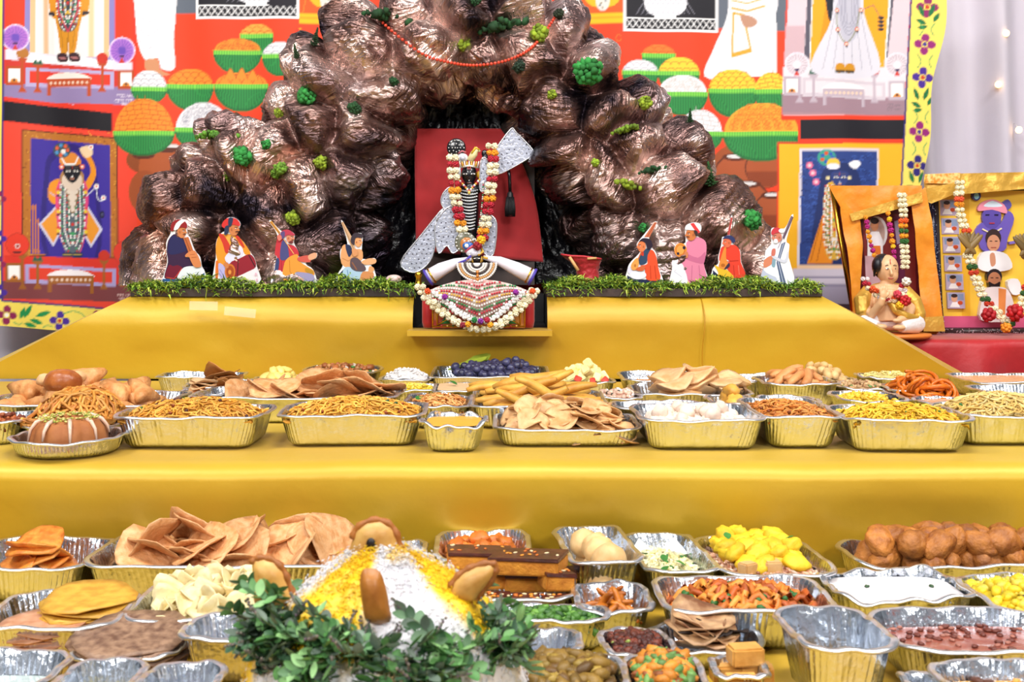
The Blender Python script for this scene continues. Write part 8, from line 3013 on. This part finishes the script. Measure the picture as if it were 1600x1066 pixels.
# ---------------------------------------------------------------- rice mound with leaf ring and pastries
def rice_mound():
    D = 1.37
    cx = at(598, 0, D).x
    base = Z_LOW + 0.004
    top = at(0, 862, D - 0.02).z
    H = top - base
    n, m = 120, 60
    V, C = [], []
    prof = [(r_q, max(0.0, (H - d_q) / H)) for r_q, d_q in ((0.0, 0.0), (0.025, 0.002), (0.05, 0.014), (0.08, 0.034), (0.11, 0.058), (0.135, 0.085), (0.15, 0.11), (0.165, 0.15), (0.178, 0.19), (0.185, 9))]
    pr = np.array(prof)
    t = np.linspace(0, len(prof) - 1, m)
    R = np.interp(t, range(len(prof)), pr[:, 0])
    Zz = np.interp(t, range(len(prof)), pr[:, 1]) * H
    P = np.array([(R[j] * math.cos(2 * PI * i / n), R[j] * math.sin(2 * PI * i / n), Zz[j]) for j in range(m) for i in range(n)])
    nz = fbm(P * 22, 4, 5)
    big = fbm(P * 9 + 4, 2, 8)
    k = 1 + (nz * 0.10 + big * 0.08)
    P[:, 0] *= k
    P[:, 1] *= k
    P[:, 2] += nz * 0.006
    ang = np.arctan2(P[:, 1], P[:, 0])
    # saffron and plain rice laid on in sectors
    sec = np.sin(ang * 3.0 + 1.85) + 0.9 * fbm(P * 14, 3, 12) + 0.25 * np.sin(P[:, 2] * 40)
    yel = np.clip(sec * 2.2 + 0.1, 0, 1)
    top_y = np.clip((P[:, 2] - H + 0.02) * 50, 0, 1) * np.clip(fbm(P * 40, 2, 15) * 4 + .4, 0, 1)
    yel = np.clip(np.maximum(yel, top_y), 0, 1)
    low = P[:, 2] < H - 0.09
    yel = np.where(low, np.clip(fbm(P * 16, 3, 19) * 4 - 0.5, 0, 1), yel)[:, None]
    col = (1 - yel) * np.array(lin('#e6e4e8')) + yel * np.array(lin('#f0c414'))
    Fc = [(j * n + i, (j + 1) * n + i, (j + 1) * n + (i + 1) % n, j * n + (i + 1) % n) for j in range(m - 1) for i in range(n)]
    verts, cols, faces = P.tolist(), col.tolist(), list(Fc)
    # grains on the surface
    rn = np.random.default_rng(3)
    G = 11000
    pick = rn.integers(n, len(P) - n * 8, G)
    for q in pick:
        j = len(verts)
        p = P[q] + rn.normal(0, 0.003, 3)
        d = rn.normal(0, 1, 3)
        on = np.array([P[q][0], P[q][1], 0.07])
        on /= np.linalg.norm(on)
        d = d - on * d.dot(on) * 0.85
        d /= np.linalg.norm(d)
        e = np.cross(d, (0.3, 0.5, 0.8))
        e /= np.linalg.norm(e)
        f = np.cross(d, e)
        out = np.array([P[q][0], P[q][1], 0.05])
        p = p + out / np.linalg.norm(out) * 0.0015
        l, w = 0.0034, 0.0009
        verts += [(p - d * l).tolist(), (p + e * w).tolist(), (p - e * w * .5 + f * w).tolist(), (p - e * w * .5 - f * w).tolist(), (p + d * l).tolist()]
        c = (np.array(col[q]) * rn.uniform(0.85, 1.1)).tolist()
        cols += [c] * 5
        faces += [(j, j + 1, j + 2), (j, j + 2, j + 3), (j, j + 3, j + 1), (j + 4, j + 2, j + 1), (j + 4, j + 3, j + 2), (j + 4, j + 1, j + 3)]
    b = MB()
    b.v, b.f, b.c = [tuple(v) for v in verts], faces, [tuple(c) for c in cols]
    o = b.build('rice_mound', mat('cooked_rice', vc=True, rough=0.45, sub=0.1), loc=(cx, D, base))
    tag(o, 'tall mound of white and saffron yellow rice at the front', 'rice', kind='stuff')
    # foil platter under it
    pl = MB().lathe([(0.0, 0.0), (0.22, 0.0), (0.25, 0.012), (0.255, 0.013), (0.25, 0.010), (0.22, -0.002)], 48, (cx, D, Z_LOW + 0.0035))
    tag(pl.build('platter', M_FOIL), 'round foil platter under the rice mound', 'platter')

    # leaf ring
    ring = empty('leaf_ring', (cx, D, base))
    tag(ring, 'ring of dark green herb sprigs laid round the rice mound', 'herb ring')
    r = random.Random(6)
    SP = []
    for q, pal in enumerate((('#528a45', '#6fa45e', '#427046'), ('#66a054', '#8cba76', '#527e4c'), ('#4a6c4c', '#62845f', '#6c7e6c'), ('#568a4e', '#7a8e7c', '#426648'))):
        b = MB()
        b.tube([(0, 0, 0), (0.002, 0.02, 0.004), (0, 0.042, 0.006)], [0.0012, 0.001, 0.0006], 5, '#5c6a48')
        for k in range(9):
            t = 0.1 + 0.1 * k
            l, w = r.uniform(0.014, 0.022), r.uniform(0.0045, 0.0068)
            an = (1 if k % 2 else -1) * r.uniform(0.5, 1.2) * (0.3 if k == 8 else 1)
            R_ = Matrix.Translation((0, 0.044 * t, 0.005)) @ Matrix.Rotation(an, 4, 'Z') @ Matrix.Rotation(r.uniform(-0.5, 0.6), 4, 'X') @ Matrix.Rotation(r.uniform(-.5, .5), 4, 'Y')
            V = []
            for i in range(6):
                tt = i / 5
                ww = w * math.sin(PI * (tt * 0.9 + 0.06)) ** 0.8
                V += [R_ @ Vector((-ww, l * tt, 0.3 * ww + 0.2 * l * tt * tt)), R_ @ Vector((0, l * tt, 0.2 * l * tt * tt)), R_ @ Vector((ww, l * tt, 0.3 * ww + 0.2 * l * tt * tt))]
            b.add(V, [(3 * i + m_, 3 * i + m_ + 1, 3 * i + 4 + m_, 3 * i + 3 + m_) for i in range(5) for m_ in range(2)], tuple(np.array(lin(pal[k % 3])) * r.uniform(0.7, 1.15)))
        if q > 1:
            for k in range(9):
                b.ell((r.gauss(0, .0008), 0.044 + 0.002 * k, 0.006 + 0.0012 * k), 0.0019, 5, 4, ['#6a5a62', '#58604e', '#7a7064'][k % 3])
        SP.append(b.mesh('sprig', mat('basil_sprig', vc=True, rough=0.5, var=(60, 0.8))))
    zc = H - 0.088
    for k in range(230):
        a = r.uniform(-PI * 1.0, 0.0) if k < 215 else r.uniform(0, 2 * PI)
        zz = zc - 0.012 * math.cos(a) + r.gauss(0, 0.014)
        rad = 0.136 + r.uniform(-0.004, 0.016) + max(0, H - 0.06 - zz) * 0.4
        p = Vector((rad * math.cos(a), rad * math.sin(a), zz))
        M = Matrix.Translation(p) @ Matrix.Rotation(a + PI / 2 + r.uniform(-2.2, 2.2), 4, 'Z') @ Matrix.Rotation(r.uniform(-0.8, 0.6), 4, 'X') @ Matrix.Rotation(r.uniform(-.9, .9), 4, 'Y') @ Matrix.Scale(r.uniform(0.7, 1.1), 4)
        inst('sprig', SP[k % 4], ring, M)
    # crescent pastries stuck into the rice
    pm = fm('pastry_crust', '#d2a65c', '#b9833c', rough=0.45)
    pe = fm('pastry_edge', '#b06c2a', '#8a4c1a', rough=0.5)
    for (name_, poly, edge, Dd, lab) in (
            ('top', [(552, 872), (551, 842), (562, 822), (588, 812), (612, 822), (624, 848), (622, 872)], None, D - 0.0, 'half moon fried pastry standing on the top of the rice mound'),
            ('left', [(402, 948), (396, 905), (394, 880), (404, 872), (424, 874), (442, 890), (452, 915), (458, 945)], None, D - 0.03, 'half moon fried pastry stuck in the left of the rice mound'),
            ('right', [(705, 935), (704, 918), (716, 900), (738, 886), (764, 880), (775, 886), (768, 905), (750, 928), (738, 942)], None, D - 0.04, 'half moon fried pastry stuck in the right of the rice mound'),
            ('mid', [(574, 972), (566, 945), (562, 912), (566, 892), (580, 888), (594, 894), (602, 915), (608, 945), (609, 972)], None, D - 0.115, 'finger shaped fried pastry upright in the front of the rice mound')):
        q = sm(poly, 4)
        pts = [at(x, y, Dd) for x, y in q]
        c = sum((p for p in pts), Vector()) / len(pts)
        root = empty('fried_pastry', c)
        tag(root, lab, 'pastry', 'pastries stuck in the rice')
        b = MB()
        V, Fc = [], []
        k = len(pts)
        L_ = 5
        for s in (-1, 1):
            for j in range(L_):
                f = 1 - j / L_
                yy = s * 0.014 * math.sqrt(1 - f * f)
                for p in pts:
                    d = p - c
                    V.append((d.x * f, yy, d.z * f))
            V.append((0, s * 0.014, 0))
        for si, s in enumerate((-1, 1)):
            o_ = si * (L_ * k + 1)
            for j in range(L_ - 1):
                for i in range(k):
                    i2 = (i + 1) % k
                    f_ = (o_ + j * k + i, o_ + j * k + i2, o_ + (j + 1) * k + i2, o_ + (j + 1) * k + i)
                    Fc.append(f_ if s > 0 else f_[::-1])
            for i in range(k):
                f_ = (o_ + (L_ - 1) * k + i, o_ + (L_ - 1) * k + (i + 1) % k, o_ + L_ * k)
                Fc.append(f_ if s > 0 else f_[::-1])
        b.add(V, Fc)
        b.build('shell', pm if name_ != 'mid' else fm('pastry_dark', '#b8762e', '#9a5c20', rough=0.4), root)
        if name_ != 'mid':
            e = MB()
            arc = pts[1 * 4:-1 * 4] if name_ != 'left' else pts[2 * 4:]
            e.tube([(p - c) * 0.99 for p in arc], [0.0045 + 0.0012 * math.sin(i * 1.9) for i in range(len(arc))], 7)
            e.build('crimped_edge', pe, root)
        if name_ == 'top':
            h = MB()
            v = at(582, 846, Dd) - c
            h.ell((v.x, -0.0135, v.z), (0.006, 0.003, 0.0075), 10, 7, '#1a100c')
            h.build('raisin', mat('raisin', '#1c1210', rough=0.4), root)


rice_mound()
